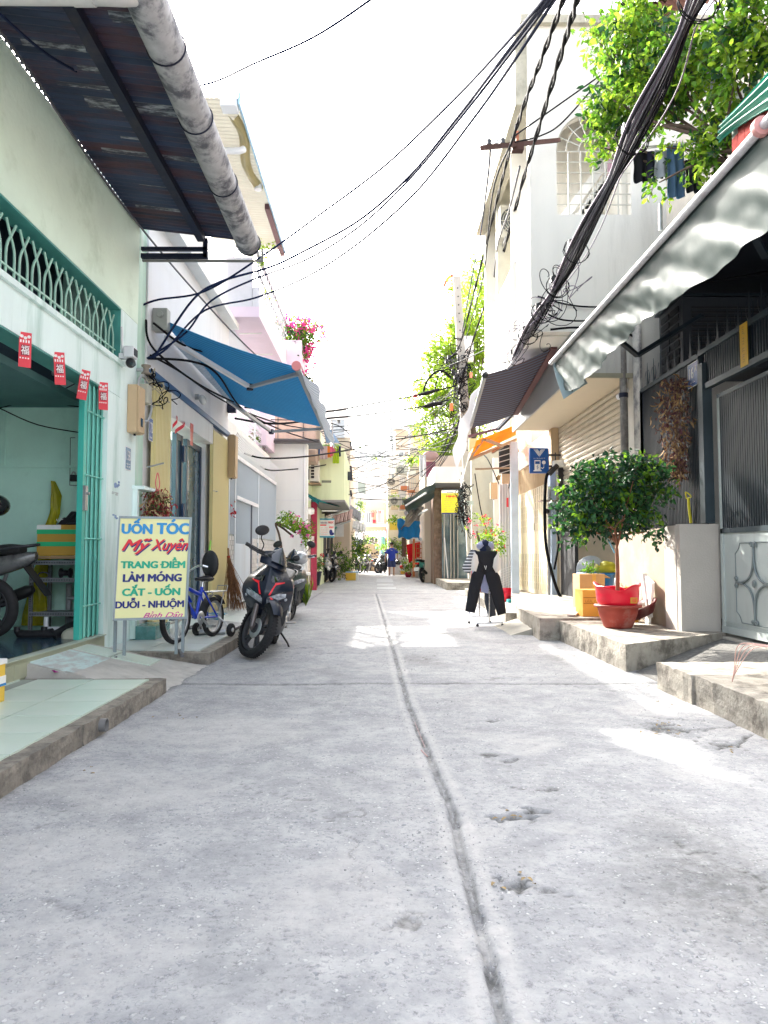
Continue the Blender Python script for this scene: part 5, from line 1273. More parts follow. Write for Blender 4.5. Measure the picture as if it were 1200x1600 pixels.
def pot(t,c,r,h,mt,rim=.012,soil=True,r0=None):
    c = Vector(c); r0 = r0 or r * .68
    obj(B().lathe(c,[(.001,.002),(r0,0),(r * .86,h * .55),(r * .97,h * .9),(r + rim,h * .9),(r + rim,h),(r - rim,h),(r - rim * 1.5,h * .85)],28),'pot',mt,t)
    if soil: obj(B().lathe(c,[(.001,h * .88),(r - rim,h * .86)],20),'soil',M('soil',(.06,.04,.025),.95,bump=.6),t)
t = thing('bougainvillea','sparse pink bougainvillea spilling from the pink rooftop planter','shrub',(-2.0,16.8,5.78))
crown(t,[((-2.05,16.8,6.1),(.35,.6,.35)),((-1.75,16.6,5.9),(.28,.4,.5)),((-1.62,16.7,5.3),(.16,.3,.5)),((-1.55,16.5,6.0),(.3,.3,.3))],2600,.08,[m_lf,m_lfd,m_lfy],4,flower=(150,m_pinkf))
t = thing('balcony_fern','yellowish plant on the balcony rail under the pale roof','plant',(-2.1,13,6.2)); crown(t,[((-2.1,12.9,6.25),(.1,.25,.18)),((-2.05,13.2,5.8),(.1,.2,.2))],260,.05,[m_lfy],9)
t = thing('roof_creeper','light green creeper poking out under the pale roof end','plant',(-2.1,13.8,6.8)); crown(t,[((-2.15,13.9,6.75),(.25,.4,.18))],260,.06,[m_lfy],19)

# ================================================================== WHITE GATE HOUSE
gh = thing('white_gate','tall white steel bar gate with basket weave tile panels','gate',(XL,15.6,0))
m_gp = M('pale_blue_panel',(.55,.62,.68),.5,var=.07,scale=2,bump=.05,col2=(.4,.38,.36),amt=.4,streak=True)
Y0,Y1 = 12.75,18.6
for y_,w_ in ((12.78,.07),(13.35,.12),(15.9,.10),(18.55,.07)): obj(B().box((XL - .05,y_ - w_ / 2,.06),(XL + .01,y_ + w_ / 2,2.78)),'post',m_gp,gh)
obj(B().box((XL - .04,Y0,2.76),(XL + .03,Y1,2.83)),'top_rail',m_whiteM,gh)
obj(B().box((XL - .04,13.4,2.02),(XL + .03,15.8,2.09)),'mid_rail',m_whiteM,gh)
bm_ = mesh(B().box((-.012,-.014,0),(.012,.014,1)),'bar',m_gp)
y = 12.9
while y < 18.5:
    zl = 1.38 if not (13.45 < y < 15.8) else 1.20
    inst(bm_,'bar',gh,loc_in(gh,(XL - .015,y,zl)),sc=(1,1,2.76 - zl)); y += .095
# curved hooked tips leaning out over the lane
hk = mesh(B().tube([(0,0,0),(0,0,.12),(.03,0,.19),(.10,0,.26),(.13,0,.33)],.010,5),'hooked_tip',m_whiteM)
y = 12.9
while y < 18.5: inst(hk,'hooked_tip',gh,loc_in(gh,(XL - .01,y,2.83))); y += .115
obj(B().box((XL - .08,12.9,1.2),(XL - .06,18.5,2.76)),'bar_shade_sheet',M('gate_shade_sheet',(.20,.25,.31),.6,col2=(.35,.28,.22),amt=.5,streak=True,bump=.1),gh)  # dark sheet paints the shade between the bars; brown streaks are stains
obj(B().box((XL - .02,13.42,.12),(XL + .0,15.0,1.22)),'door_panel',m_gp,gh)
obj(B().box((XL - .01,15.02,.12),(XL + .02,15.08,2.02)),'door_edge',M('gate_shadow_post',(.12,.13,.16),.5),gh)
for (ya,yb_) in ((12.74,13.28),(15.15,18.6)):
    obj(B().box((XL - .2,ya,.05),(XL - .02,yb_,1.38)),'tile_backing',m_grout,gh)
m_tw = M('white_glazed_tile',(.75,.74,.72),.25,bump=0,var=.03); m_tb2 = M('brown_glazed_tile',(.30,.25,.21),.3,bump=0,var=.25,scale=5)
tA = mesh(B().add([(.004,-.052,0),(.014,.052,0),(.014,.052,.078),(.004,-.052,.078),(-.01,-.052,0),(-.01,.052,0),(-.01,.052,.078),(-.01,-.052,.078)],[(0,1,2,3),(4,5,1,0),(3,2,6,7),(0,3,7,4),(1,5,6,2)]),'tile',m_tw)
tB = mesh(B().box((-.010,-.052,0),(-.001,.052,.078)),'tile',m_tb2)
sb,sb2,cnt = B(),B(),0
for (ya,yb_) in ((12.80,13.27),(15.18,18.5)):
    i_ = 0
    while ya + i_ * .112 < yb_:
        y = ya + i_ * .112 + .05
        for j in range(15):
            w_ = (i_ + j) % 2; z = .08 + j * .085
            if cnt < 290: inst(tA if w_ else tB,'tile',gh,loc_in(gh,(XL - .008,y,z)))
            else: (sb if w_ else sb2).box((XL - .02,y - .05,z),(XL + (.004 if w_ else -.009),y + .05,z + .078))
            cnt += 1
        i_ += 1
obj(sb,'white_tiles',m_tw,gh)['kind'] = 'stuff'; obj(sb2,'brown_tiles',m_tb2,gh)['kind'] = 'stuff'
wl3 = thing('white_terrace','white roof terrace band with steel stair railing above the white gate','terrace',(XL - .5,15.6,2.9))
obj(B().box((XL - 1.2,12.72,3.0),(XL - .15,18.6,3.5)),'roof_band',m_white,wl3)
obj(B().box((XL - 1.4,12.75,.1),(XL - 1.3,18.6,3.0)),'recessed_wall',m_wall,wl3)
for k in range(7): obj(B().box((XL - .22,12.85 + k * .92,3.5),(XL - .18,12.89 + k * .92,4.45)),'railing_post',m_whiteM,wl3)
for z_ in (3.62,3.75,3.88,4.01,4.14,4.27,4.44): obj(B().bar((XL - .2,12.75,z_),(XL - .2,18.4,z_),.025),'railing',m_whiteM,wl3)
t = thing('terrace_plants','olive coloured plants growing behind the terrace railing','plant',(-2.9,17.5,3.5)); crown(t,[((-2.9,17.4,3.7),(.15,.9,.22))],300,.06,[m_lf,M('olive_leaf',(.22,.18,.08),.6,trans=.3,bump=0)],31)
b = B()
for k in range(14): leaf(b,Vector((XL + .05,12.95,1.75)) + Vector((random.gauss(0,.02),random.gauss(0,.03),random.gauss(0,.06))),rdir(random,-.5),rdir(random),.07,.03,.3)
tag(obj(b,'red_decoration',M('deep_red',(.5,.02,.03),.6),recalc=False),'small red dried decoration tied at the white gate post','decoration')
# camera facing white wall + grey roofs, brown wall
w4 = thing('white_side_wall','tall bright white side wall facing the camera beyond the gate','wall',(-2.2,19.0,0))
obj(B().box((-4.0,18.8,0),(-1.83,19.1,3.85)),'wall',m_white,w4)
for z_ in (1.1,2.4): obj(B().box((-4,18.785,z_),(-1.835,18.8,z_ + .02)),'joint',MC['white_wall'],w4)
obj(B().tube([(-1.9,18.76,0),(-1.9,18.76,3.8)],.02,6),'downpipe',m_whiteM,w4)
t = thing('tin_roof','grey tin roof strip with rusty edge on the white side wall','roof',(-2.2,19,3.9))
b = corr(-4.0,3.95,-1.5,3.92,18.5,20.2,.12,.015,6,2); obj(b,'roof_sheet',M('grey_tin',(.30,.31,.35),.5,.4,col2=(.2,.1,.06),amt=.5,bump=.1),t,recalc=False)
obj(B().box((-4.0,18.48,3.83),(-1.5,18.5,3.90)),'fascia',M('dark_fascia',(.08,.07,.07),.6),t)
t = thing('brown_wall_building','weathered peach plaster building behind the grey tin roof','building',(-3,21,0)); obj(B().box((-5,20.3,3.6),(-1.75,22,5.05)),'wall',M('peach_plaster',(.45,.33,.25),.8,var=.12,scale=2,col2=(.28,.2,.17),amt=.5,streak=True),t)
for k in range(4): obj(B().box((-4.2 + k * .7,20.27,3.7),(-4.18 + k * .7,20.3,5.0)),'joint',MC['dark_fascia'],t)
# lime green house with laundry
m_lime = M('lime_wall',(.72,.78,.50),.75,var=.04,bump=.1,col2=(.5,.52,.3),amt=.4,streak=True)
lh = thing('lime_house','lime green house with boxed balcony projecting over the lane','house',(-1.9,23,0))
obj(B().box((-3.6,21.5,0),(-1.98,27,5.2)),'main_wall',m_lime,lh)
obj(B().box((-1.98,21.6,2.62),(-1.02,25.5,4.15)),'balcony_box',m_lime,lh)
obj(B().box((-2.0,21.55,2.56),(-1.0,25.5,2.62)),'balcony_soffit',M('soffit_grey',(.25,.24,.24),.8),lh)
obj(B().box((-1.68,21.59,3.13),(-1.40,21.6,3.20)),'vent_slot',M('vent_slot',(.18,.2,.15),.7),lh)
obj(B().box((-1.97,21.45,0),(-1.80,21.6,2.55)),'door_post',M('crimson_post',(.28,.01,.04),.4),lh)
obj(B().box((-3.6,21.48,2.6),(-1.98,21.5,2.7)),'band',m_white,lh)
obj(B().box((-2.4,21.46,.02),(-1.99,21.49,2.4)),'shopfront',M('pale_beige_wall',(.55,.48,.42),.8,col2=(.35,.28,.25),amt=.5),lh)
def ac_unit(c,sx,sy,sz,lbl,face='-y',group=None,slats=True):
    """outdoor air conditioner: case, fan grille, feet. c = centre of the base, front faces -y or -x"""
    t = thing('air_conditioner',lbl,'air conditioner',c,{'-y': 0,'-x': -pi / 2}[face],group)
    obj(B().box((-sx / 2,0,.03),(sx / 2,sy,sz)),'case',M('ac_case',(.62,.60,.52),.5,var=.04,bump=0),t,True,bevel=.012)
    cx = -sx * .10; rr = min(sz,sx) * .40
    obj(B().lathe((cx,-.004,sz * .53),[(.001,0),(rr,0),(rr,-.006),(.001,-.006)],28,'y'),'fan_recess',M('fan_dark',(.12,.13,.13),.6,bump=0),t,True)
    for k in range(6): obj(B().tube([(cx + rr * (k + 1) / 6 * cos(a),-.016,sz * .53 + rr * (k + 1) / 6 * sin(a)) for a in [2 * pi * i / 28 for i in range(29)]],.006 * sz / .55,5,False),'grille_ring',MC['ac_case'],t,True)
    for k in range(4):
        a = pi / 4 * k; obj(B().bar((cx - rr * cos(a),-.016,sz * .53 - rr * sin(a)),(cx + rr * cos(a),-.016,sz * .53 + rr * sin(a)),.008),'grille_spoke',MC['ac_case'],t,True)
    obj(B().cyl((cx,-.01,sz * .53),(cx,-.028,sz * .53),rr * .2,n=16),'hub',MC['ac_case'],t,True)
    for s_ in (-.35,.35): obj(B().box((s_ * sx - .02,-.05,-.02),(s_ * sx + .02,sy + .05,.03)),'foot',m_steel,t,True)
    return t
t = thing('air_conditioner','cream air conditioner hung on the corner of the lime balcony','air conditioner',(-1.85,21.3,3.1))
obj(B().box((-2.0,21.15,3.12),(-1.72,21.55,3.72)),'case',MC['ac_case'],t,bevel=.02)
for k in range(5): obj(B().box((-1.95,21.13,3.22 + k * .09),(-1.86,21.15,3.28 + k * .09)),'vent',m_dark,t)
obj(B().box((-2.05,21.1,3.04),(-1.68,21.6,3.08)),'shelf',M('rust_shelf',(.3,.2,.12),.7),t); obj(B().box((-2.04,21.2,3.2),(-2.01,21.5,3.5)),'side_fan',m_dark,t)
def garment(loc,w,h,mt,label,kind='clothes',seed=0,name='hanging_garment',legs=False,rotz=0,group=None):
    t = thing(name,label,kind,loc,rotz,group); rd = random.Random(seed); ph = rd.uniform(0,6)
    def f(u,v): return Vector(((u - .5) * w * (1 + .1 * v),.02 * sin(u * 14 + ph) * (.3 + v) + .01 * sin(v * 9),-h * v))
    if legs:
        obj(B().sheet(lambda u,v: f(u,v * .35),12,6,.01),'waist',mt,t,True,recalc=False)
        for s_ in (0,1): obj(B().sheet(lambda u,v: f(s_ * .54 + u * .46,.35 + v * .65),8,12,.01),'leg',mt,t,True,recalc=False)
    else: obj(B().sheet(f,16,16,.008),'cloth',mt,t,True,recalc=False)
    return t
cl = lambda n,c: M('cloth_' + n,c,.85,bump=.2,trans=.3,var=.1)
lx = lambda u: at(u,700,Y=21.2).x
lz = at(500,697,Y=21.2).z
for u,w,h,c,lb,lg in ((502,.16,.24,('blue',(.08,.17,.38)),'blue shirt, leftmost on the lime balcony line',0),(506,.2,.38,('white',(.6,.5,.5)),'off white cloth between the blue and orange shirts',0),(512,.19,.33,('orange',(.75,.28,.05)),'orange shirt hung on the lime balcony line',0),(519.5,.17,.29,('rose',(.7,.15,.25)),'rose pink shirt hung on the lime balcony line',0),(525,.17,.50,('yellowgreen',(.40,.55,.03)),'long yellow green trousers on the lime balcony line',1),(530,.09,.30,('navy',(.02,.03,.08)),'narrow navy cloth at the right end of the line',0)):
    garment((lx(u),21.2 - (.03 if c[0] == 'white' else 0),lz),w,h,cl(*c),lb,seed=u,legs=bool(lg) and False)
t = thing('clothes_line','green clothes rail with plastic hangers on the lime balcony','clothes line',(-1.4,21.2,lz)); obj(B().tube([(lx(498),21.2,lz + .02),(lx(533),21.2,lz + .03)],.012,6),'rail',M('green_plastic',(.2,.55,.08),.5,bump=0),t)
for k in range(9): obj(B().tube([(lx(499 + k * 3.5) - .05,21.2,lz),(lx(499 + k * 3.5),21.2,lz + .07),(lx(499 + k * 3.5) + .05,21.2,lz)],.006,4),'hanger',MC['green_plastic'],t)
a = at(535,722,Y=24); garment((a.x + .05,24,a.z),.22,.38,cl('scarlet',(.6,.02,.04)),'scarlet cloth hanging off the corner of the lime balcony',seed=3)
a = at(539,737,Y=24); garment((a.x + .08,24,a.z),.30,.28,cl('charcoal',(.06,.07,.09)),'patterned grey shirt hanging beyond the scarlet cloth',seed=8)
# grey sheet roof high behind the awning, blue tarp
t = thing('tin_roof','weathered grey sheet roof high above the lime house','roof',(-1.6,24,5.4)); 
q = [at(480,636,Y=23),at(538,622,Y=23),at(546,656,Y=20.5),at(486,658,Y=20.5)]
b = B().sheet(lambda u,v: q[0].lerp(q[1],u).lerp(q[3].lerp(q[2],u),v) + Vector((0,0,.02 * sin(v * 40))),6,60,.01); obj(b,'roof_sheet',M('weathered_cement_sheet',(.34,.31,.28),.8,var=.2,scale=1.5,col2=(.15,.1,.08),amt=.5,bump=.2),t,recalc=False)
obj(B().bar(at(517,622,Y=23) - Vector((0,0,.08)),at(530,656,Y=20.5) - Vector((0,0,.08)),.06),'rafter',m_steel,t)
obj(B().tube([at(518,656,Y=21),at(521,700,Y=21)],.025,6),'post',m_steel,t)
t = thing('blue_tarpaulin','faded blue tarpaulin stretched under the grey sheet roof','tarpaulin',(-1.5,21.5,4.4)); q2 = [at(505,668,Y=21),at(515,668,Y=22),at(531,692,Y=22),at(510,692,Y=21)]
obj(B().sheet(lambda u,v: q2[0].lerp(q2[1],u).lerp(q2[3].lerp(q2[2],u),v),8,8,.006),'sheet',cl('faded_blue',(.25,.36,.52)),t,recalc=False)
# teal awning + barber sign 2
t = thing('small_awning','dark teal fabric awning over the shop beyond the white wall','awning',(-1.7,21,2.5)); q3 = [at(480,770,Y=21.0),at(483,775,Y=24.5),at(531,791,Y=23),at(498,783,Y=20.6)]
obj(B().sheet(lambda u,v: q3[0].lerp(q3[1],u).lerp(q3[3].lerp(q3[2],u),v) + Vector((0,0,.012 * sin(v * 30))),8,16,.01),'fabric',cl('teal_awning',(.02,.20,.22)),t,recalc=False)
obj(B().sheet(lambda u,v: q3[0].lerp(q3[3],u) + Vector((0,0,-.10 * v)),12,3,.006),'valance',MC['cloth_teal_awning'],t,recalc=False)
def face_sign(name,label,u0,v0,u1,v1,Y,mt,cat='sign',th=.04,bevel=0):
    a = at(u0,v1,Y=Y); c = at(u1,v0,Y=Y); t = thing(name,label,cat,((a.x + c.x) / 2,Y,a.z))
    obj(B().box((a.x,Y,a.z),(c.x,Y + th,c.z)),'panel',mt,t,bevel=bevel)
    def T(body,fu,fv,fw,fh,m_,**k):
        return text(body,(a.x + (c.x - a.x) * fu,Y - .001,a.z + (c.z - a.z) * fv),(1,0,0),(0,0,1),w=fw * (c.x - a.x),h=fh * (c.z - a.z),mat=m_,parent=t,**k)
    def R(f0,g0,f1,g1,m_,nm='print',d=.002):
        return obj(B().box((a.x + (c.x - a.x) * f0,Y - d,a.z + (c.z - a.z) * g0),(a.x + (c.x - a.x) * f1,Y - .0005,a.z + (c.z - a.z) * g1)),nm,m_,t)
    return t,T,R
t,T,R = face_sign('sign_board','white and teal barber board reading NGỌC ÁNH above the scooters',499.5,810,522.5,840,22.5,M('sign_white',(.75,.76,.76),.5,bump=0))
m_tt = M('print_teal',(.03,.30,.42),.4,bump=0)
R(0,0,1,.08,m_tt); R(0,.92,1,1,m_tt); T('UỐN TÓC',.28,.79,.44,.11,m_tn,bold=.03); T('NGỌC',.77,.78,.38,.14,m_tr,bold=.04); T('ÁNH',.78,.56,.30,.15,m_tr,bold=.04); R(.03,.62,.45,.68,m_tr)
for k,s__ in enumerate(('CẮT - UỐN','DUỖI - ÉP','TRANG ĐIỂM','GỘI ĐẦU')): T(s__,.30,.52 - .115 * k,.45,.055,m_tr)
b = B(); cx,cz = at(517,831,Y=22.5).x,at(517,831,Y=22.5).z; b.ell((cx,22.495,cz),(.05,.004,.07)); b.ell((cx + .03,22.495,cz - .06),(.07,.004,.05)); obj(b,'portrait',m_tn,t)
# ================================================================== RIGHT SIDE
XR = 3.4
m_offw = M('off_white_render',(.76,.73,.66),.8,var=.06,scale=1.3,bump=.2,col2=(.46,.43,.37),amt=.6,thr=.57,streak=True)
m_stucco = M('peeling_plaster',(.36,.28,.21),.85,var=.1,scale=2,bump=.3,col2=(.36,.33,.29),amt=.8,thr=.54)
m_stuccoW = M('old_whitewash',(.46,.43,.39),.85,var=.06,scale=3,bump=.4,col2=(.40,.36,.30),amt=.6,thr=.6)
m_slab = M('pale_cement',(.50,.47,.40),.9,var=.12,scale=5,bump=.5,bscale=50,col2=(.36,.32,.26),amt=.5,thr=.56)  # pale cement tone with random darker patches
# platforms
def plat(x0,x1,ya,yb,h,lbl,seed,blocks=1,chamf=0):
    b = B(); roughbox(b,(x0,ya,-.02),(x1,yb,h),.012,.055,seed)
    t = struct(b,'raised_pavement',m_plat,lbl); return t
m_plat = M('platform_concrete',(.37,.34,.29),.92,var=.2,scale=6,bump=.7,bscale=45,col2=(.10,.085,.07),amt=.8,thr=.52)
plat(2.12,4.2,2.4,5.0,.20,'near right cement platform with crumbling edge',1)
plat(2.10,4.2,5.02,5.62,.20,'end block of the near right cement platform',2)
# wedge platform with the potted tree
b = B(); 
def wedge(pts,h,seed,nm,lbl):
    """polygonal slab with rough sides"""
    b = B(); N = noise.noise; n = len(pts); top = []
    for i in range(n):
        p = Vector(pts[i]).to_3d(); q = Vector(pts[(i + 1) % n]).to_3d(); m = max(2,int((q - p).length / .06)); nrm = Vector((-(q - p).y,(q - p).x,0)).normalized()
        cols = []
        for k in range(m + 1):
            base = p.lerp(q,k / m); col = []
            for z in range(7):
                zz = -.02 + (h + .02) * z / 6; qq = Vector((base.x,base.y,zz)); am = .011 if 0 < k < m else 0
                col.append(qq + nrm * (N(qq * 9 + Vector((seed,0,0))) * am - (abs(N(qq * 14)) * .014 if z == 6 else 0)))
            cols.append(col)
            if k < m: top.append(col[-1])
        vs = [v for c_ in cols for v in c_]; b.add(vs,[(k * 7 + j,(k + 1) * 7 + j,(k + 1) * 7 + j + 1,k * 7 + j + 1) for k in range(m) for j in range(6)],False)
    b.add(top,[tuple(range(len(top)))])
    return struct(b,nm,m_plat,lbl)
k1 = at(980,1052,Z=0); k2 = at(885,1003,Z=0); 
wedge([(2.13,6.42),(3.6,7.5),(3.6,8.75),(2.13,8.75)],.235,3,'raised_pavement','wedge shaped cement platform holding the potted tree')
wedge([(1.90,8.78),(3.55,8.78),(3.55,14.2),(2.5,14.2),(1.98,10.6)],.26,4,'raised_pavement','cement step in front of the roller shutter')
wedge([(1.86,10.9),(2.55,10.7),(3.5,14.3),(3.5,19),(2.2,19),(2.0,14)],.16,5,'raised_pavement','cement step in front of the yellow metal gate')
b = B().prism([(1.62,9.35,-.01),(2.1,9.35,-.01),(2.1,9.35,.13)],(0,1.3,0)); struct(b,'concrete_ramp',m_slab,'low cement wedge against the right step')
b = B().sheet(lambda u,v: Vector((2.2 + 1.3 * u,5.65 + (.75 + 1.1 * u) * v,.004 + .19 * u)),10,10,-.01); struct(b,'concrete_ramp',M('dark_gravel_ramp',(.17,.165,.155),.95,var=.4,scale=30,bump=.8,bscale=80),'dark gritty ramp up to the grey gate')
# ---------------- House 16A
h16 = thing('house_16a','house 16A with dark steel bar frontage in deep awning shade','house',(XR,7.5,0))
obj(B().box((3.09,7.60,.2),(3.45,9.66,1.30)),'low_wall',m_stucco,h16)
obj(B().box((3.06,7.50,.2),(3.46,7.60,1.32)),'wall_pier',m_stuccoW,h16)
obj(B().box((3.055,7.595,.2),(3.095,7.9,1.31)),'pier_face',m_stuccoW,h16)
m_gg = M('grey_blue_steel',(.045,.065,.078),.45,.3,var=.08,scale=5,bump=.05); m_ggd = M('dark_slate_steel',(.02,.03,.04),.45,.3,var=.1,bump=.05)
# slatted screen above the low wall
bar = mesh(B().box((-.01,-.011,0),(.01,.011,1)),'bar',m_ggd)
YS0,YS1 = 7.72,9.40
obj(B().box((XR - .03,YS0 - .03,1.30),(XR + .03,YS0,3.12)),'screen_frame',m_gg,h16); obj(B().box((XR - .03,YS1,1.30),(XR + .03,YS1 + .03,3.12)),'screen_frame',m_gg,h16)
obj(B().box((XR - .03,YS0,3.09),(XR + .03,YS1,3.14)),'screen_frame',m_gg,h16); obj(B().box((XR - .03,YS0,1.28),(XR + .03,YS1,1.33)),'screen_frame',m_gg,h16)
y = YS0 + .03
while y < YS1: inst(bar,'bar',h16,loc_in(h16,(XR,y,1.33)),sc=(1,1,1.76)); y += .041
obj(B().box((XR + .05,YS0,1.3),(XR + .06,YS1,3.1)),'screen_shade_sheet',M('screen_shade_sheet',(.008,.010,.018),.7),h16)  # near black sheet carries the shade behind the bars in its colour
obj(B().box((XR - .05,7.55,1.33),(XR + .05,7.66,3.0)),'post',m_gg,h16)
# transom bars above the gate
obj(B().box((XR - .03,3.0,3.10),(XR + .03,7.69,3.15)),'transom_rail',m_gg,h16); obj(B().box((XR - .03,3.0,2.72),(XR + .03,7.54,2.78)),'transom_rail',m_gg,h16)
y = 3.05; c_ = 0
while y < 7.6:
    inst(bar,'bar',h16,loc_in(h16,(XR,y,2.78)),sc=(1,1,.32)); y += .048
obj(B().box((XR + .05,3.0,2.8),(XR + .06,7.6,3.1)),'transom_shade_sheet',MC['screen_shade_sheet'],h16)  # same painted shade behind the transom bars
def spike():
    b = B(); 
    for s_ in (-1,1):
        b.sheet(lambda u,v: Vector(((v - .5) * .004,s_ * (.015 + .05 * sin(u * 2.6)) + s_ * .016 * (v - .5) * (1 - u),.0 + .20 * u)),8,2,.004)
    b.add([(-.002,-.03,0),(-.002,.03,0),(-.002,.0,.30),(.002,-.03,0),(.002,.03,0),(.002,0,.30)],[(0,1,2),(5,4,3),(0,2,5,3),(1,4,5,2)])
    return mesh(b,'spike',m_ggd)
sp_ = spike(); y = 3.2
while y < 9.4: inst(sp_,'spike',h16,loc_in(h16,(XR,y,3.14))); y += .215
# back wall & upper structure
obj(B().box((XR + 1.6,2.0,.1),(XR + 1.7,9.6,5.0)),'back_wall',M('shade_wall',(.035,.04,.06),.8),h16)  # wall colour lowered to hold the deep awning shade
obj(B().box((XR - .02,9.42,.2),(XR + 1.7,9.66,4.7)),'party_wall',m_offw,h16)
obj(B().box((XR + .0,1.5,4.35),(XR + 1.7,9.4,4.5)),'floor_slab',M('slab_shade_tone',(.02,.024,.035),.8),h16)  # slab coloured dark to stand for awning shade
obj(B().box((XR,1.5,.15),(XR + 1.7,9.4,.2)),'yard_floor',m_concL,h16)
obj(B().box((XR + .2,2.5,4.5),(XR + 1.7,9.0,6.0)),'upper_wall',M('cream_upper_wall',(.5,.46,.4),.8,col2=(.35,.32,.3),amt=.4),h16)
# side wall of white house visible between (grey stained)
obj(B().box((XR - .03,9.40,1.3),(XR + .0,9.66,4.6)),'stained_return',M('stained_render',(.50,.48,.44),.85,col2=(.12,.12,.13),amt=.8,thr=.5,scale=5,bump=.3),h16)
# rusty downpipes at x ~1000
t = thing('downpipe','sooty downpipe in the corner between the shutter house and number 16A','pipe',(3.28,9.75,.3)); obj(B().tube([(3.26,9.72,.3),(3.26,9.72,3.9)],.05,12),'pipe',M('sooty_pipe',(.16,.15,.14),.7,col2=(.4,.38,.34),amt=.7,thr=.5,scale=6),t)
for z_ in (1.5,2.3,3.1): obj(B().cyl((3.26,9.72,z_),(3.26,9.72,z_ + .06),.058),'collar',m_dsteel,t)
# gate leaves
gt = thing('steel_gate','pale grey steel gate leaf with scroll diamond panel','gate',(3.47,6.6,.22))
GX = 3.47; gy0,gy1 = 5.35,7.44; gz0,gz1,gz2 = .235,1.24,2.60
m_gl = M('pale_grey_gate',(.46,.51,.50),.5,.1,var=.06,scale=3,bump=.1,col2=(.32,.34,.33),amt=.5,streak=True)
obj(B().box((GX - .01,gy0,gz0 + .06),(GX + .01,gy1,gz1)),'panel',m_gl,gt)
for (a,c) in (((GX - .025,gy1 - .05,gz0),(GX + .025,gy1,gz2)),((GX - .025,gy0,gz0),(GX + .025,gy0 + .05,gz2)),((GX - .025,gy0,gz1 - .02),(GX + .025,gy1,gz1 + .03)),((GX - .025,gy0,gz2),(GX + .025,gy1,gz2 + .04)),((GX - .03,gy0,gz0),(GX + .03,gy1,gz0 + .07))): obj(B().box(a,c),'frame_bar',m_gl if a[2] < .3 else m_gg,gt)
for z_ in (gz0 + .085,gz0 + .105): obj(B().box((GX - .018,gy0 + .05,z_),(GX - .01,gy1 - .05,z_ + .008)),'bead',m_gl,gt)
y = gy0 + .07
while y < gy1 - .04: inst(bar,'bar',gt,loc_in(gt,(GX - .006,y,gz1 + .03)),sc=(1.4,1.1,gz2 - gz1 - .03)); y += .044
obj(B().box((GX + .02,gy0,gz1),(GX + .03,gy1,gz2)),'mesh_backing',m_ggd,gt)
# diamond scroll
cy,cz = 6.80,.74; hw_,hh_ = .34,.36; x_ = GX - .022
sc_ = B()
for sy in (-1,1):
    for sz in (-1,1):
        pts = [(x_,cy + sy * (hw_ * (1 - u)) * 1.0 + sy * -.0,cz + sz * (hh_ * u)) for u in (0,.1,.3,.5,.7,.9,1)]
        pts = []
        for k in range(13):
            u = k / 12; # concave towards the centre
            yy = hw_ * (1 - u) - .17 * sin(pi * u) * .62; zz = hh_ * u - .17 * sin(pi * u) * .62; pts.append((x_,cy + sy * max(.0,yy),cz + sz * max(0,zz)))
        # spiral ends
        sc_b = B().tube(smooth(pts,3),.010,8); obj(sc_b,'scroll_bar',M('scroll_grey',(.20,.24,.25),.4,.3,bump=0),gt)
for (dy,dz) in ((hw_,0),(-hw_,0),(0,hh_),(0,-hh_)):
    for s_ in (-1,1):
        oy = s_ * .035 if dy == 0 else dy; oz = s_ * .035 if dz == 0 else dz
        b = B().tube([(x_,cy + oy + (.008 + .018 * (1 - k / 14)) * cos(k * .55) * (1 if dy == 0 else 1),cz + oz + (.008 + .018 * (1 - k / 14)) * sin(k * .55)) for k in range(15)],.008,6); obj(b,'scroll_curl',MC['scroll_grey'],gt)
obj(B().ell((x_,cy,cz),(.012,.035,.035)),'boss',MC['scroll_grey'],gt)
pp_ = []
w2,h2_,cc = hw_ + .02,hh_ + .02,.10
for (ax_,az_) in ((1,1),(-1,1),(-1,-1),(1,-1)):
    arc = [(cy + ax_ * (w2 - cc + 0) ,cz + az_ * h2_),(cy + ax_ * (w2 - cc * .7),cz + az_ * (h2_ - cc * .5)),(cy + ax_ * (w2 - cc * .5),cz + az_ * (h2_ - cc * .7)),(cy + ax_ * w2,cz + az_ * (h2_ - cc))]
    pp_ += arc if (ax_ * az_ < 0) else arc[::-1]
pp_ = pp_ + [pp_[0]]
obj(B().tube([(GX - .012,a,c) for a,c in pp_],.006,5,False),'moulding',MC['scroll_grey'],gt)
t = thing('steel_gate','second leaf of the grey gate, mostly outside the right edge','gate',(3.5,4.2,.25)); obj(B().box((3.49,3.0,.25),(3.51,5.3,1.24)),'panel',m_gl,t); obj(B().box((3.50,3.0,1.24),(3.52,5.3,2.6)),'upper_panel',m_ggd,t)
b = B().box((XR - .034,6.62,2.74),(XR - .038,6.76,3.14)); o = thing('yellow_sticker','long yellow sticker with faint lettering on the gate transom','sticker',(XR - .036,6.69,2.74)); obj(b,'film',M('sticker_yellow',(.72,.42,.03),.5,bump=0),o)
text('~xxxx xxx xx xxxx',(XR - .039,6.69,2.94),(0,0,-1),(0,-1,0),w=.34,h=.04,mat=M('faded_print',(.35,.2,.05),.6,bump=0),parent=o,depth=.001)
plate('house_number_plate','navy enamel plate reading 16A on the dark transom',(XR - .04,7.78,2.93),.26,.26,(0,-1,0),(0,0,1),m_blue,[('16',-.03,.02,.12,.11),('A',.075,.05,.06,.05),('~xxx xxx',0,-.08,.02,.12)])
dried_bunch((XR - .12,8.05,3.0),'dried brown flower and corn husk bunch hanging on the dark bars',1.15,.34,[('dry_maroon',(.10,.03,.04)),('husk',(.42,.27,.13)),('dry_brown',(.16,.08,.06))],900,3,ribbon=False)
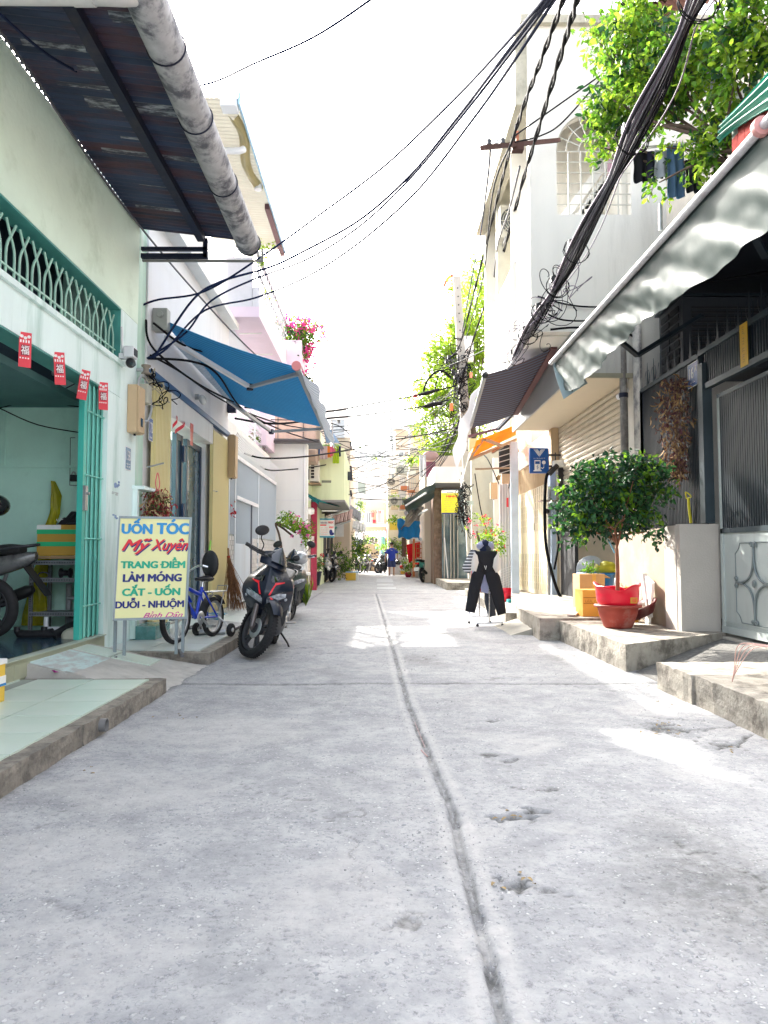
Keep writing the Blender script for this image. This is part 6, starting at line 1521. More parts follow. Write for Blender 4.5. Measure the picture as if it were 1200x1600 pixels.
# AC on 16A party wall
a = thing('air_conditioner','large dark grey air conditioner behind the spikes of number 16A','air conditioner',(3.9,8.6,3.2))
obj(B().box((3.50,8.35,3.16),(4.55,9.05,3.98)),'case',M('ac_shade_tone',(.03,.036,.045),.5),a)  # awning shade put into the case colour
for k in range(7):
    for j in range(2): obj(B().box((3.488,8.45 + j * .28,3.24 + k * .10),(3.499,8.69 + j * .28,3.31 + k * .10)),'louvre',m_dark,a)
for k in range(12): obj(B().box((3.6,8.335,3.24 + k * .055),(4.5,8.349,3.262 + k * .055)),'fin',m_black,a)
obj(B().box((3.46,8.3,3.98),(4.6,9.1,4.01)),'cover_sheet',m_ggd,a)
b = B().bar((3.38,8.2,1.36),(3.25,8.17,1.65),.012); b.bar((3.25,8.17,1.65),(3.18,8.1,1.62),.012); t = thing('yellow_tape','yellow tape knotted on the bars above the low wall','tape',(3.36,7.95,1.35))
b = B().tube(smooth([(3.37,7.95,1.35),(3.35,7.94,1.5),(3.34,7.93,1.62)]),.015,6); b.tube(smooth([(3.34,7.98,1.62),(3.3,7.9,1.68),(3.34,7.86,1.63),(3.34,7.98,1.62)]),.008,5); obj(b,'tape',M('yellow_tape',(.6,.55,.03),.5,bump=0),t)
# near big awning of 16A
aw2 = thing('tarpaulin_awning','dark green tarpaulin awning with glossy gathered valance in front of number 16A','awning',(2.8,6.5,3.4))
AX,AZ = 2.15,3.40; AY0,AY1 = 3.6,9.0
m_tarp = M('dark_green_tarpaulin',(.004,.018,.02),.5,var=.25,scale=3,bump=.4,bscale=9,spec=.8)
m_tarpw = M('glossy_tarpaulin',(.05,.075,.07),.5,.0,var=.12,scale=1.5,bump=.1,bscale=14,spec=.3,coat=.0,stretch=(1,2.5,.5))
obj(B().sheet(lambda u,v: Vector((AX + (XR + .2 - AX) * v,AY0 + (AY1 - AY0) * u,AZ + .03 + .85 * v - .07 * sin(pi * v) * (1 + .3 * sin(u * 12)))),40,14,.006),'canopy',m_tarp,aw2,recalc=False)
def vl(u,v):
    y = AY0 + (AY1 - AY0) * u; gat = sin(u * 46 + v * 7 + 2.3 * sin(u * 7)) ; dep = .40 + .05 * sin(u * 9) - .02 * u
    if u > .93: dep *= 1 - (u - .93) / .07 * .15
    return Vector((AX + .03 + .12 * v + (.022 * gat + .010 * sin(u * 120 + v * 12 + 3 * sin(u * 9)) + .010 * noise.noise(Vector((u * 30,v * 4,2)))) * v ** .6,y - .10 * v * sin(u * 13),AZ - .03 - dep * v))
obj(B().sheet(vl,150,20,.004),'valance',m_tarpw,aw2,recalc=False)
obj(B().sheet(lambda u,v: Vector((AX + .12 * v,AY1 + .03 * sin(v * 4),AZ - .02 - (.46 - .2 * u) * v)) + Vector((.30 * u,0,0)),8,8,.003),'valance_end',M('tarp_end',(.34,.42,.45),.35,bump=.3,trans=.3),aw2,recalc=False)
obj(B().cyl((AX,AY0,AZ),(AX,AY1 + .1,AZ),.028),'front_tube',M('dirty_white_tube',(.55,.53,.55),.45,col2=(.3,.28,.3),amt=.5,scale=12),aw2)
yc_ = at(1188,184,X=AX).y
obj(B().cyl((AX - .005,yc_ - .04,AZ),(AX - .005,yc_,AZ),.055),'end_cap',M('salmon_cap',(.60,.28,.26),.5),aw2)
for y_ in (4.6,7.4): 
    b = B().bar((AX + .08,y_,AZ - .02),(2.95,y_ + .9,AZ - .12),.05,.04); obj(b,'arm',m_ggd,aw2); obj(B().bar((2.95,y_ + .9,AZ - .12),(XR,y_ + .2,AZ + .12),.05,.04),'forearm',m_ggd,aw2)
# green corrugated sheet and red tiles upper right
t = thing('balcony_parapet','red tiled parapet with curved green corrugated sheet at the upper right','balcony',(3.3,5.2,4.4))
pA = at(1185,150,X=2.75)
def gc(u,v):
    # arc of green sheet seen from below
    ang = v * 1.1; y = 4.25 + 1.5 * u; return Vector((2.72 + .03 * sin(ang * 2) ,y - .0,3.9)) 
x_t = 2.72
def gsheet(u,v):
    a = at(1128 + (1215 - 1128) * u,190 - 95 * u ** 1.1 - 0,X=x_t); c = at(1122 + (1215 - 1122) * u,222 - 60 * u ** .8 ,X=x_t)
    return a.lerp(c,v) + Vector((.02 * sin(v * 22),0,0))
obj(B().sheet(gsheet,24,40,.006),'green_sheet',M('green_corrugated',(.02,.28,.20),.4,trans=.3,bump=.05),t,recalc=False)
m_brk = M('red_glazed_tile',(.36,.06,.05),.85,spec=.1,var=.12,scale=12,bump=.05)
q0 = at(1140,232,X=x_t + .05); 
obj(B().box((x_t + .06,3.4,3.75),(x_t + .14,5.62,4.41)),'parapet_wall',m_grout,t)
tl_ = mesh(B().box((-.004,-.048,-.14),(.004,.048,.14)),'tile',m_brk)
for j in range(20):
    for r_ in range(3):
        z_ = 3.83 + r_ * .288 - (.144 if j % 2 else 0)
        if z_ < 4.28: inst(tl_,'tile',t,loc_in(t,(x_t + .055,5.56 - j * .102,z_)))
# ---------------- VINE over 16A
vt = thing('climbing_tree','leafy creeper spilling over the balcony above number 16A','tree',(2.9,6.6,4.3))
vb = []
for (u,v,Y,r) in ((1000,60,7.0,.42),(960,120,7.2,.32),(1060,110,6.6,.42),(1000,150,7.0,.40),(950,205,7.3,.26),(1120,60,6.2,.45),(1180,30,5.8,.4),(1090,190,6.4,.32),(1040,230,6.6,.28),(1075,250,6.5,.24),(1030,285,6.7,.17),(1110,235,6.3,.22),(930,60,7.4,.2),(1010,10,6.9,.28),(1150,120,6.0,.3),(955,155,7.1,.25),(940,230,7.3,.14),(1000,200,6.9,.22)):
    vb.append((at(u,v,Y=Y),(r * .8,r * 1.2,r * .85)))
crown(vt,vb,12500,.078,[m_lf,m_lfy,m_lfd],5,clump=.7)
b = B(); r0 = Vector((3.3,6.3,4.5)); rd = random.Random(2)
for (c_,r_) in vb: 
    pts = smooth([r0 + rdir(rd) * .1,r0.lerp(c_,.5) + rdir(rd) * .15,c_],6); b.tube(pts,.022,6,r2=.006)
obj(b,'branches',m_bark,vt)
vbx = Vector((3.4,6.2,4.35)); t = thing('clothes_rail','steel rail under the creeper holding hung clothes','clothes rail',(2.9,6.9,4.4)); obj(B().tube([at(995,232,Y=7.3),at(1100,222,Y=6.4)],.014,6),'rail',m_steel,t); obj(B().tube([at(1032,318,Y=7.0),at(1032,360,Y=7.0)],.02,6),'post',m_steel,t)
for i,(u,v,w,h,c,lb) in enumerate(((1004,238,.17,.30,('black',(.015,.015,.02)),'black shirt hung under the creeper, leftmost'),(1024,236,.14,.26,('navyblack',(.02,.02,.04)),'navy shirt hung next to the black one under the creeper'),(1040,234,.20,.27,('palegrey',(.45,.47,.5)),'pale grey shirt hung under the creeper'),(1056,228,.16,.50,('denim',(.10,.18,.28)),'denim jeans hung lowest under the creeper'),(1082,250,.14,.30,('dark',(.03,.03,.04)),'dark trousers hung beside the jeans'))):
    p = at(u,v,Y=7.05 - .1 * i); garment(p,w,h,cl(*c),lb,seed=i + 20)
p = at(1120,105,Y=6.6); garment(p,.30,.24,cl('lilac',(.42,.40,.62)),'lilac cloth half hidden in the creeper',seed=41); p = at(1140,130,Y=6.5); garment(p,.3,.17,cl('white2',(.6,.62,.66)),'white cloth hung above the green sheet',seed=43)
t = thing('rooftop_roof','brown tiled roof edge high behind the creeper','roof',(4.6,9.2,7.6)); a,c = at(985,22,Y=9.4),at(1100,-20,Y=8.4)
obj(B().sheet(lambda u,v: a.lerp(c,u) + Vector((.5 * v,.6 * v,.35 * v + .03 * sin(u * 60))),60,6,.03),'roof_tiles',M('brown_roof',(.25,.12,.09),.8),t,recalc=False)

# ================================================================== WHITE THREE STOREY HOUSE (Y 9.7 - 14)
wh = thing('white_house','tall off white house with arched barred window and loggia over the lane','house',(2.7,12,0))
CX = 2.04; CY0,CY1 = 9.72,14.0; CZ0,CZ1 = 3.99,8.25
# front-end wall facing the camera with the arched opening
wx0 = at(870,300,Y=CY0).x; wx1 = at(986,300,Y=CY0).x; wz0 = at(900,335,Y=CY0).z; wzs = at(900,235,Y=CY0).z; cxw = (wx0 + wx1) / 2; rw = (wx1 - wx0) / 2; rh = at(900,175,Y=CY0).z - wzs
XE = 6.0; TH = .16
bz = B()
arc = [(cxw - rw * cos(pi * k / 20),wzs + rh * sin(pi * k / 20)) for k in range(21)]
def wallpiece(pts,nm='end_wall'):
    b = B().prism([(x,CY0,z) for x,z in pts],(0,TH,0)); return b
pieces = B()
pieces.box((CX,CY0,CZ0),(wx0,CY0 + TH,CZ1)); pieces.box((wx1,CY0,CZ0),(XE,CY0 + TH,CZ1)); pieces.box((wx0,CY0,CZ0),(wx1,CY0 + TH,wz0))
for k in range(20):
    (xa,za),(xb_,zb_) = arc[k],arc[k + 1]
    pieces.prism([(xa,CY0,za),(xb_,CY0,zb_),(xb_,CY0,CZ1),(xa,CY0,CZ1)],(0,TH,0))
obj(pieces,'end_wall',m_offw,wh)
obj(B().box((CX,CY0 + TH,CZ0 - .02),(XE,CY1,CZ0 + .12)),'floor_slab',m_offw,wh)
obj(B().box((XR,CY0 - .02,CZ0 - .14),(XE,CY0 + .16,CZ0 - .002)),'beam',m_offw,wh)
obj(B().box((CX - .12,CY0 - .08,CZ1),(XE,CY1 + .1,CZ1 + .12)),'roof_slab',M('dirty_parapet',(.48,.45,.36),.85,col2=(.2,.18,.15),amt=.6,scale=4,bump=.3),wh)
obj(B().box((CX + 1.3,CY0 + TH,CZ0),(XE,CY1,CZ1)),'inner_wall',m_offw,wh)
obj(B().box((CX,CY0 + TH,6.55),(CX + .14,12.0,CZ1)),'loggia_wall',m_offw,wh) if False else None
obj(B().box((CX,CY1 - .16,CZ0),(XE,CY1,CZ1)),'far_end_wall',m_offw,wh)
# mid floor slab between the two storeys and loggia posts
obj(B().box((CX - .16,CY0 + .1,7.2),(CX + .1,CY1,CZ1 - .003)),'eave_band',MC['dirty_parapet'],wh)
# arched grille: every bar a piece
m_gb = M('cream_bar',(.55,.53,.46),.5,bump=0); yb = CY0 + .03
def gbar(p,q,r=.009): obj(B().bar((p[0],yb,p[1]),(q[0],yb,q[1]),r * 2),'grille_bar',m_gb,wh)
for k in range(1,6):
    x = wx0 + (wx1 - wx0) * k / 6; gbar((x,wz0),(x,wzs))
for k in range(0,7):
    z = wz0 + (wzs - wz0) * k / 6; gbar((wx0,z),(wx1,z),.006)
for k in range(1,8):
    a_ = pi * k / 8; gbar((cxw - rw * .38 * cos(a_),wzs + rh * .38 * sin(a_)),(cxw - rw * cos(a_),wzs + rh * sin(a_)),.006)
for f_ in (.38,.72,.99): obj(B().tube([(cxw - rw * f_ * cos(pi * k / 20),yb,wzs + rh * f_ * sin(pi * k / 20)) for k in range(21)],.009,5,False),'grille_bar',m_gb,wh)
# stair seen through the window
obj(B().box((wx0 - .4,CY0 + 1.2,CZ0),(wx1 + .6,CY0 + 1.25,CZ1)),'room_wall',m_offw,wh)
st_ = B()
n_ = 11
for k in range(n_):
    z = wz0 - .2 + k * .14; x = wx0 + .15 + k * .10; st_.box((x,CY0 + .7,z),(x + .12,CY0 + 1.15,z + .05)); st_.box((x,CY0 + .7,z),(x + .02,CY0 + 1.15,z + .14))
obj(st_,'stair',m_white,wh); obj(B().bar((wx0 + .1,CY0 + .68,wz0 + .05),(wx0 + 1.3,CY0 + .68,wz0 + 1.65),.05,.12),'stair_rail',m_white,wh)
garment((at(962,235,Y=10.2).x,10.2,at(962,215,Y=10.2).z),.22,.75,cl('pale_pink',(.62,.42,.5)),'pale pink cloth hanging inside the arched window',seed=51)
garment((at(975,270,Y=10.3).x,10.3,at(975,262,Y=10.3).z),.2,.6,cl('white3',(.65,.65,.66)),'white curtain at the right of the arched window',seed=52)
# loggia balustrade with vertical bars stepping down (stair rail like)
bl = thing('balcony_railing','white vertical bar balcony railing on the white house','railing',(CX,12,CZ0 + .1))
rb = mesh(B().box((-.011,-.011,0),(.011,.011,1)),'baluster',m_whiteM)
n_ = 38
for k in range(n_):
    y = CY0 + .25 + k * .108; inst(rb,'baluster',bl,loc_in(bl,(CX + .03,y,CZ0 + .10)),sc=(1,1,1.32))
obj(B().bar((CX + .03,CY0 + .16,CZ0 + 1.44),(CX + .03,CY1 - .1,CZ0 + 1.44),.04,.03),'handrail',m_whiteM,bl)
ac_unit((at(806,345,Y=12.6).x + .02,12.5,at(806,374,Y=12.5).z),.62,.28,.62,'round fan air conditioner high on the loggia wall of the white house')
obj(B().box((CX + .05,12.75,CZ0 + .12),(CX + 1.3,12.9,CZ1 - .01)),'loggia_end_wall',M('loggia_cream',(.60,.58,.48),.8),wh)
# canopy box
cb_ = thing('canopy','boxed metal canopy with cream soffit over the roller shutter','canopy',(3,12,3.4))
obj(B().box((2.6,9.72,3.40),(XR,14.1,3.43)),'soffit',M('cream_soffit',(.68,.60,.46),.6,bump=0,var=.02),cb_)
obj(B().box((2.57,9.70,3.37),(2.6,14.12,3.97)),'side_fascia',M('brushed_fascia',(.44,.44,.43),.4,.3,var=.05,bump=.03),cb_)
obj(B().box((2.60,9.69,3.42),(XR,9.72,3.95)),'front_fascia',M('corrugated_fascia',(.50,.49,.45),.6,var=.04),cb_)
for k in range(12): obj(B().box((2.63 + k * .063,9.682,3.42),(2.645 + k * .063,9.69,3.95)),'fascia_rib',MC['corrugated_fascia'],cb_)
obj(B().box((2.55,9.675,3.36),(XR,9.71,3.42)),'trim',M('olive_trim',(.30,.28,.20),.5),cb_)
# facade below canopy
obj(B().box((XR - .0,9.68,.2),(XR + .12,10.02,3.40)),'front_pier',m_offw,wh)
obj(B().box((XR - .0,13.95,.2),(XR + .12,14.15,3.40)),'front_pier',m_offw,wh)
obj(B().box((XR + .1,9.7,.2),(XE,9.85,3.98)),'side_wall',m_offw,wh)
obj(B().box((XR + 1.8,9.9,.2),(XR + 1.9,14,3.98)),'shop_back_wall',M('shop_cream_wall',(.70,.64,.55),.8),wh)
obj(B().box((XR,9.7,.2),(XE,14,.27)),'shop_floor',m_concL,wh)
obj(B().box((XR,13.9,.2),(XE,14.0,3.98)),'shop_far_wall',MC['shop_cream_wall'],wh)
rs = thing('roller_shutter','beige roller shutter half raised under the cream canopy','shutter',(XR,12,2.3))
m_rs = M('beige_shutter',(.60,.53,.42),.5,.1,bump=.03)
nS = 12; zt0,zt1 = 2.28,3.38
for k in range(nS):
    z = zt0 + (zt1 - zt0) * k / nS; hh = (zt1 - zt0) / nS
    b = B().prism([(XR - .012,10.02,z + .006),(XR - .024,10.02,z + hh * .5),(XR - .012,10.02,z + hh - .006),(XR + .004,10.02,z + hh - .006),(XR + .004,10.02,z + .006)],(0,3.93,0)); obj(b,'slat',m_rs,rs)
obj(B().box((XR - .03,10.02,zt0 - .05),(XR + .01,13.95,zt0)),'bottom_bar',m_rs,rs)
obj(B().box((XR + .005,10.02,zt0),(XR + .01,13.95,zt1)),'joint_shadow',m_grout,rs)
for y_ in (10.0,13.95): obj(B().box((XR - .04,y_ - .03,.2),(XR - .002,y_ + .03,3.38)),'guide_rail',M('beige_guide',(.45,.4,.3),.5),rs)
obj(B().box((XR - .031,11.0,2.33),(XR - .026,11.2,2.40)),'label_plate',m_steel,rs)
t = thing('security_camera','small white bullet camera in the corner under the cream canopy','camera',(3.3,9.95,3.2)); obj(B().tube([(3.36,9.9,3.25),(3.22,9.8,3.12)],.04,12),'body',m_whiteM,t); obj(B().cyl((3.38,9.92,3.40),(3.33,9.88,3.23),.018),'mount',m_whiteM,t)
obj(B().box((XR + .02,12.9,.27),(XR + .08,13.9,2.6)),'shop_side_panel',m_dark,wh)
# stuff in the shop
zf = .275
t = thing('cardboard_box','open brown cardboard box with a pot of herbs behind the orange carton','box',(2.95,9.75,.262))
m_cd = M('brown_cardboard',(.48,.30,.14),.8,var=.08,bump=.1)
a,c = at(906,925,Y=9.9),at(945,897,Y=9.9); obj(B().box((a.x,9.9,.262),(c.x,10.25,c.z)),'box_body',m_cd,t)
obj(B().box((c.x - .005,9.88,c.z - .04),(c.x + .07,10.2,c.z - .03),ry(.5)),'flap',m_cd,t); obj(B().box(((a.x + c.x) / 2 + .0,9.897,a.z),((a.x + c.x) / 2 + .05,9.9,c.z)),'tape',M('tan_tape',(.6,.36,.08),.4),t)
crown(t,[(((a.x + c.x) / 2,10.05,c.z + .04),(.10,.1,.06))],90,.05,[m_lf],71)
t = thing('orange_carton','orange carton with printed band beside the red pot','box',(2.6,9.2,.262)); a,c = at(911,968,Y=9.0),at(945,922,Y=9.0)
obj(B().box((a.x,9.0,.262),(c.x + .06,9.35,c.z)),'box_body',M('orange_cardboard',(.72,.36,.06),.7,var=.04,bump=.05),t)
text('~xxxxx x xxxx xx',(a.x + .16,8.999,c.z - .13),(1,0,0),(0,0,1),w=.26,h=.035,mat=M('brown_print',(.35,.12,.02),.6,bump=0),parent=t)
for z_ in (.095,.165): obj(B().box((a.x + .01,8.997,c.z - z_),(a.x + .3,8.999,c.z - z_ + .008)),'print_line',MC['brown_print'],t)
t = thing('blue_tub','blue tub holding a coiled grey hose and yellow net by the roller shutter','tub',(3.6,11.2,zf)); a,c = at(905,905,Y=11.2),at(957,893,Y=11.2)
cx = (a.x + c.x) / 2 ; obj(B().lathe((cx,11.2,zf),[(.001,0),(.24,0),(.27,.44),(.285,.44),(.285,.47),(.25,.47),(.24,.42)],24),'tub',M('tub_blue',(.01,.12,.32),.4,bump=0),t)
t = thing('hose_coil','coil of grey hose leaning in the blue tub','hose',(cx - .08,11.15,zf + .45))
for k in range(9): obj(B().tube([(cx - .06 + (.12 + k * .012) * cos(a_),11.1 + k * .018,zf + .5 + (.12 + k * .012) * sin(a_)) for a_ in [2 * pi * i / 24 for i in range(25)]],.009,6,False),'hose_turn',M('hose_grey',(.35,.40,.46),.4,bump=0),t)
t = thing('yellow_net','crumpled yellow mesh bag on top of the blue tub','bag',(cx + .15,11.2,zf + .47)); obj(B().grid(lambda u,v: Vector((cx + .14 + .17 * cos(2 * pi * u) * sin(pi * v) ,11.15 + .14 * sin(2 * pi * u) * sin(pi * v),zf + .53 + .10 * cos(pi * v) + .03 * noise.noise(Vector((u * 9,v * 6,0))))),24,14),'mesh_cloth',M('net_yellow',(.45,.42,.03),.6,bump=.8,bscale=90,trans=.3),t,recalc=False)
for i,(u,lb) in enumerate(((981,'yellow garden sprayer with black pump, left of the pair'),(994,'yellow garden sprayer with long plunger, right of the pair'))):
    p = at(u,918,Y=11.4); t = thing('garden_sprayer',lb,'sprayer',(p.x,11.4,p.z - .1),0,'yellow sprayers in the shop'); c = Vector((p.x,11.4,p.z - .1))
    obj(B().lathe(c,[(.001,0),(.075,0),(.075,.20),(.06,.24),(.001,.25)],18),'tank',M('sprayer_yellow',(.60,.60,.02),.35,bump=0),t); obj(B().lathe(c,[(.05,.24),(.06,.25),(.055,.29),(.02,.31),(.012,.31 + .05 * i),(.012,.35 + .06 * i),(.03,.36 + .06 * i),(.03,.38 + .06 * i),(.001,.385 + .06 * i)],14),'pump',m_black,t); obj(B().bar(c + Vector((-.05,0,.28)),c + Vector((-.13,0,.27)),.02),'nozzle',m_black,t)
    text('GA',c + Vector((0,-.077,.1)),(1,0,0),(0,0,1),w=.06,mat=m_black,parent=t) if False else None
p = at(967,910,Y=11.5); b = B().lathe((p.x,11.5,p.z - .12),[(.001,0),(.09,0),(.09,.18),(.08,.185),(.001,.185)],18); tag(obj(b,'paint_tin',m_white),'white paint tin left of the yellow sprayers','tin')
b = B().bar((2.32,8.95,.28),(3.35,11.8,.34),.10,.02); tag(obj(b,'painted_board',M('pinkish_board',(.62,.5,.46),.6)),'pale pink edged board lying behind the orange carton','board')
b = B().box((3.0,8.2,.24),(3.03,8.45,.75),rx(.3)); b.box((2.98,8.3,.3),(3.04,8.36,.8),rx(-.3)); 
tag(obj(b,'leaning_boards',m_white),'narrow white boards leaning on the low wall by the red pot','boards')
b = B().box((2.92,8.5,.24),(2.98,8.8,.62),rx(.1)); tag(obj(b,'orange_board',M('orange_cardboard',(.72,.36,.06))),'orange board slipped behind the red pot','board')
# potted tree
PC = Vector((at(966,981,Z=.235).x,at(966,981,Z=.235).y,.237)); 
tr = thing('potted_tree','small leafy tree in a red basin on a terracotta pot','tree',PC)
m_tc = M('terracotta',(.32,.045,.03),.6,var=.12,scale=6,bump=.15,col2=(.42,.25,.2),amt=.5,thr=.55)
m_rp = M('red_plastic',(.75,.015,.04),.3,var=.06,scale=4,bump=.03)
sc0 = PC.y / FPX
obj(B().lathe(PC,[(.001,.004),(.135,0),(.15,.02),(.195,.14),(.21,.21),(.245,.22),(.245,.245),(.20,.245)],40),'pot',m_tc,tr)
b = B()
prof = [(.19,.24),(.215,.28),(.222,.35),(.225,.42),(.245,.43),(.24,.445),(.215,.44),(.2,.30)]
n = 48; vs = []
for (r,z) in prof:
    for k in range(n):
        a_ = 2 * pi * k / n; rr2 = r * (1 + (.03 * sin(3 * a_ + 1) + .02 * sin(5 * a_)) * (z - .2) / .2); zz = z + (.03 * sin(2 * a_ + 2.3) + .015 * sin(5 * a_ + 1)) * max(0,(z - .3) / .15); vs.append(PC + Vector((rr2 * cos(a_),rr2 * sin(a_),zz)))
b.add(vs,[(i * n + k,i * n + (k + 1) % n,(i + 1) * n + (k + 1) % n,(i + 1) * n + k) for i in range(len(prof) - 1) for k in range(n)],True); bs_ = obj(b,'basin',m_rp,tr)
obj(B().lathe(PC,[(.001,.38),(.21,.37)],24),'soil',M('soil',(.06,.04,.025)),tr)
obj(B().box((PC.x + .06,PC.y - .226,PC.z + .27),(PC.x + .13,PC.y - .222,PC.z + .33)),'label',M('gold_label',(.6,.3,.03),.5),bs_)
text('福',(PC.x + .095,PC.y - .2265,PC.z + .30),(1,0,0),(0,0,1),w=.045,h=.045,mat=m_redg,parent=bs_)
tb_ = PC + Vector((.0,0,.36)); b = B(); rd = random.Random(9)
fork_ = tb_ + Vector((.0,0,.48)); b.tube(smooth([tb_,tb_ + Vector((.005,0,.25)),fork_]),.022,10,r2=.018)
CR = PC + Vector((-.02,0,1.32))
ends = []
for k in range(15):
    a_ = 2 * pi * k / 15; e_ = CR + Vector((cos(a_) * rd.uniform(.2,.5),sin(a_) * rd.uniform(.2,.42),rd.uniform(-.32,.42))); m_ = fork_.lerp(e_,.45) + Vector((0,0,.06)) + rdir(rd) * .04; b.tube(smooth([fork_ + Vector((0,0,rd.uniform(-.02,.2))),m_,e_]),.011,7,r2=.004); ends.append(e_)
b.tube([fork_,CR + Vector((0,0,.35))],.014,7,r2=.005)
obj(b,'trunk',M('brown_bark',(.25,.11,.06),.8,var=.2,scale=20,bump=.3),tr)
bl_ = [(CR + Vector((0,0,.20)),(.42,.36,.26)),(CR + Vector((-.36,0,-.02)),(.24,.26,.26)),(CR + Vector((.36,0,.12)),(.24,.26,.28)),(CR + Vector((-.1,0,-.15)),(.40,.32,.20)),(CR + Vector((-.45,0,-.28)),(.16,.2,.12)),(CR + Vector((.42,-.05,-.30)),(.16,.14,.11)),(CR + Vector((.24,0,-.22)),(.14,.14,.10)),(CR + Vector((.15,0,.42)),(.2,.2,.12)),(CR + Vector((-.24,0,.36)),(.16,.18,.12)),(CR + Vector((.50,0,.3)),(.13,.14,.14))]
m_l1 = leafmat('glossy_leaf',(.035,.12,.035),.3,.6,7); m_l2 = leafmat('glossy_leaf_dark',(.010,.045,.02),.15,.6,7); m_l3 = leafmat('young_leaf',(.14,.28,.02),.5,.4,12)
crown(tr,bl_,5400,.068,[m_l1,m_l2,m_l3],8,clump=1.5)
crown(tr,[(PC + Vector((.10,-.05,.44)),(.07,.07,.05))],60,.03,[m_lf],18,name='seedling')
obj(B().tube([fork_ + Vector((-.03,-.02,-.05)),fork_ + Vector((-.1,-.02,.1))],.008,5),'blue_tie',M('tie_blue',(.2,.5,.65),.5,bump=0),tr)
t = thing('round_tray','dark round basin tipped on its side behind the red pot','basin',PC + Vector((.3,.3,0)))
b = B().lathe((0,0,0),[(.001,0),(.16,0),(.22,.09),(.235,.10),(.235,.115),(.21,.11),(.155,.02),(.001,.02)],32); R_ = rx(.0) @ ry(-.42); b.v = [R_ @ v + PC + Vector((.34,.30,.10)) for v in b.v]; obj(b,'basin',M('maroon_glaze',(.12,.015,.02),.35,col2=(.35,.3,.25),amt=.5),t)
b = B().lathe((0,0,0),[(.001,.024),(.15,.022),(.205,.10)],32); b.v = [R_ @ v + PC + Vector((.34,.30,.10)) for v in b.v]; obj(b,'soil',M('dry_soil',(.38,.33,.27),.9,bump=.5),t)
b = B().box((3.0,7.75,1.2),(3.14,7.8,1.23)); 
# white sack at the right edge
t = thing('white_sack','white polystyrene box with trailing wires at the right edge','box',(2.36,4.6,.2)); c = Vector((2.31,4.22,.2))
b = B().box((c.x,4.22,.2),(c.x + .35,4.42,.49)); obj(b,'case',m_white,t,bevel=.02)
for k in range(4): obj(B().tube(smooth([(c.x + .03,c.y + .1 + k * .05,.46),(c.x - .08,c.y + .2 + k * .06,.45),(c.x - .14 + .02 * k,c.y + .3 + k * .05,.30),(c.x - .12,c.y + .4,.22)]),.003,5),'wire',M('pink_wire',(.65,.4,.35),.5,bump=0),t)
# ================================================================== beyond: yellow gate, EV charger
yg = thing('yellow_metal_gate','faded cream sheet metal gate beside the charging sign','gate',(XR,15.8,.16))
m_yg = M('faded_yellow_gate',(.60,.52,.34),.6,var=.1,scale=3,bump=.1,col2=(.5,.48,.42),amt=.6,thr=.5)
obj(B().box((XR - .03,14.25,.18),(XR,17.9,2.45)),'panel',m_yg,yg)
slot = mesh(B().box((-.004,-.02,-.07),(.0,.02,.07)),'slot',M('slot_shadow',(.34,.30,.2),.8))
for r_ in range(14):
    if 5 <= r_ <= 7: continue
    for c_ in range(18): inst(slot,'slot',yg,loc_in(yg,(XR - .0305,14.42 + c_ * .2,.35 + r_ * .155)))
obj(B().box((XR - .035,15.98,1.55),(XR - .031,16.05,1.7)),'lock',m_dark,yg)
yb2 = thing('brown_wall','brown corrugated strip and cream wall above the yellow gate','wall',(XR + .1,16,2.5))
obj(B().box((XR + .02,14.2,2.45),(XR + .1,17.9,3.05)),'corrugated_strip',M('tan_corrugated',(.42,.33,.2),.6,col2=(.25,.16,.1),amt=.6,streak=True,scale=8),yb2)
for k in range(40): obj(B().box((XR + .0,14.22 + k * .092,2.46),(XR + .02,14.255 + k * .092,3.04)),'rib',MC['tan_corrugated'],yb2)
obj(B().box((XR + .0,14.2,3.06),(XR + .1,17.9,3.5)),'upper_band',m_offw,yb2)
obj(B().box((XR + .12,14.2,3.5),(XR + 1.5,22,5.0)),'peach_wall',M('peach_wall',(.58,.42,.28),.8,col2=(.45,.38,.32),amt=.5),yb2)
g_ = obj(B().box((XR + .05,14.6,3.5),(XR + .1,16.6,3.85)),'brown_screen',M('brown_screen',(.22,.08,.06),.7),yb2)
# EV sign
t,T,R = face_sign('charging_sign','blue rounded charging station sign with white V logo reading VINFAST',827.5,699.5,858,739.5,13.6,M('sign_royal_blue',(.01,.085,.34),.35,bump=0,var=.02),th=.07,bevel=.03)
sa = at(827.5,739.5,Y=13.6); sb_ = at(858,699.5,Y=13.6); sw = sb_.x - sa.x; sh = sb_.z - sa.z
def sv(x,z,d=-.004): return Vector((sa.x + sw * x,13.6 + d,sa.z + sh * z))
def stripe(pl,w,nm='logo'):
    b = B()
    for a,c in zip(pl,pl[1:]):
        p,q = sv(*a),sv(*c); b.bar(p,q,.004,w)
    return obj(b,nm,m_wtxt,t)
for k,(o_,dz) in enumerate(((0,0),(.055,0),(.11,0),(.165,0))):
    stripe([(.23 + o_ * 1.0,.93),(.495,.665 + o_ * .9)],.008); stripe([(.77 - o_ * 1.0,.93),(.505,.665 + o_ * .9)],.008)
T('VINFAST',.5,.58,.58,.045,m_wtxt,spacing=1.6)
obj(B().box(sv(.25,.12,-.006),sv(.55,.51,-.001)),'pump_icon',m_wtxt,t,bevel=.003); obj(B().box(sv(.20,.08,-.006),sv(.60,.12,-.001)),'pump_icon',m_wtxt,t)
obj(B().box(sv(.285,.36,-.008),sv(.515,.47,-.0065)),'icon_window',MC['sign_royal_blue'],t); stripe([(.33,.455),(.40,.38),(.47,.455)],.007)
b = B(); 
for a,c in (((.43,.33),(.36,.24)),((.36,.24),(.44,.24)),((.44,.24),(.37,.15))): b.bar(sv(*a,d=-.008),sv(*c,d=-.008),.003,.008)
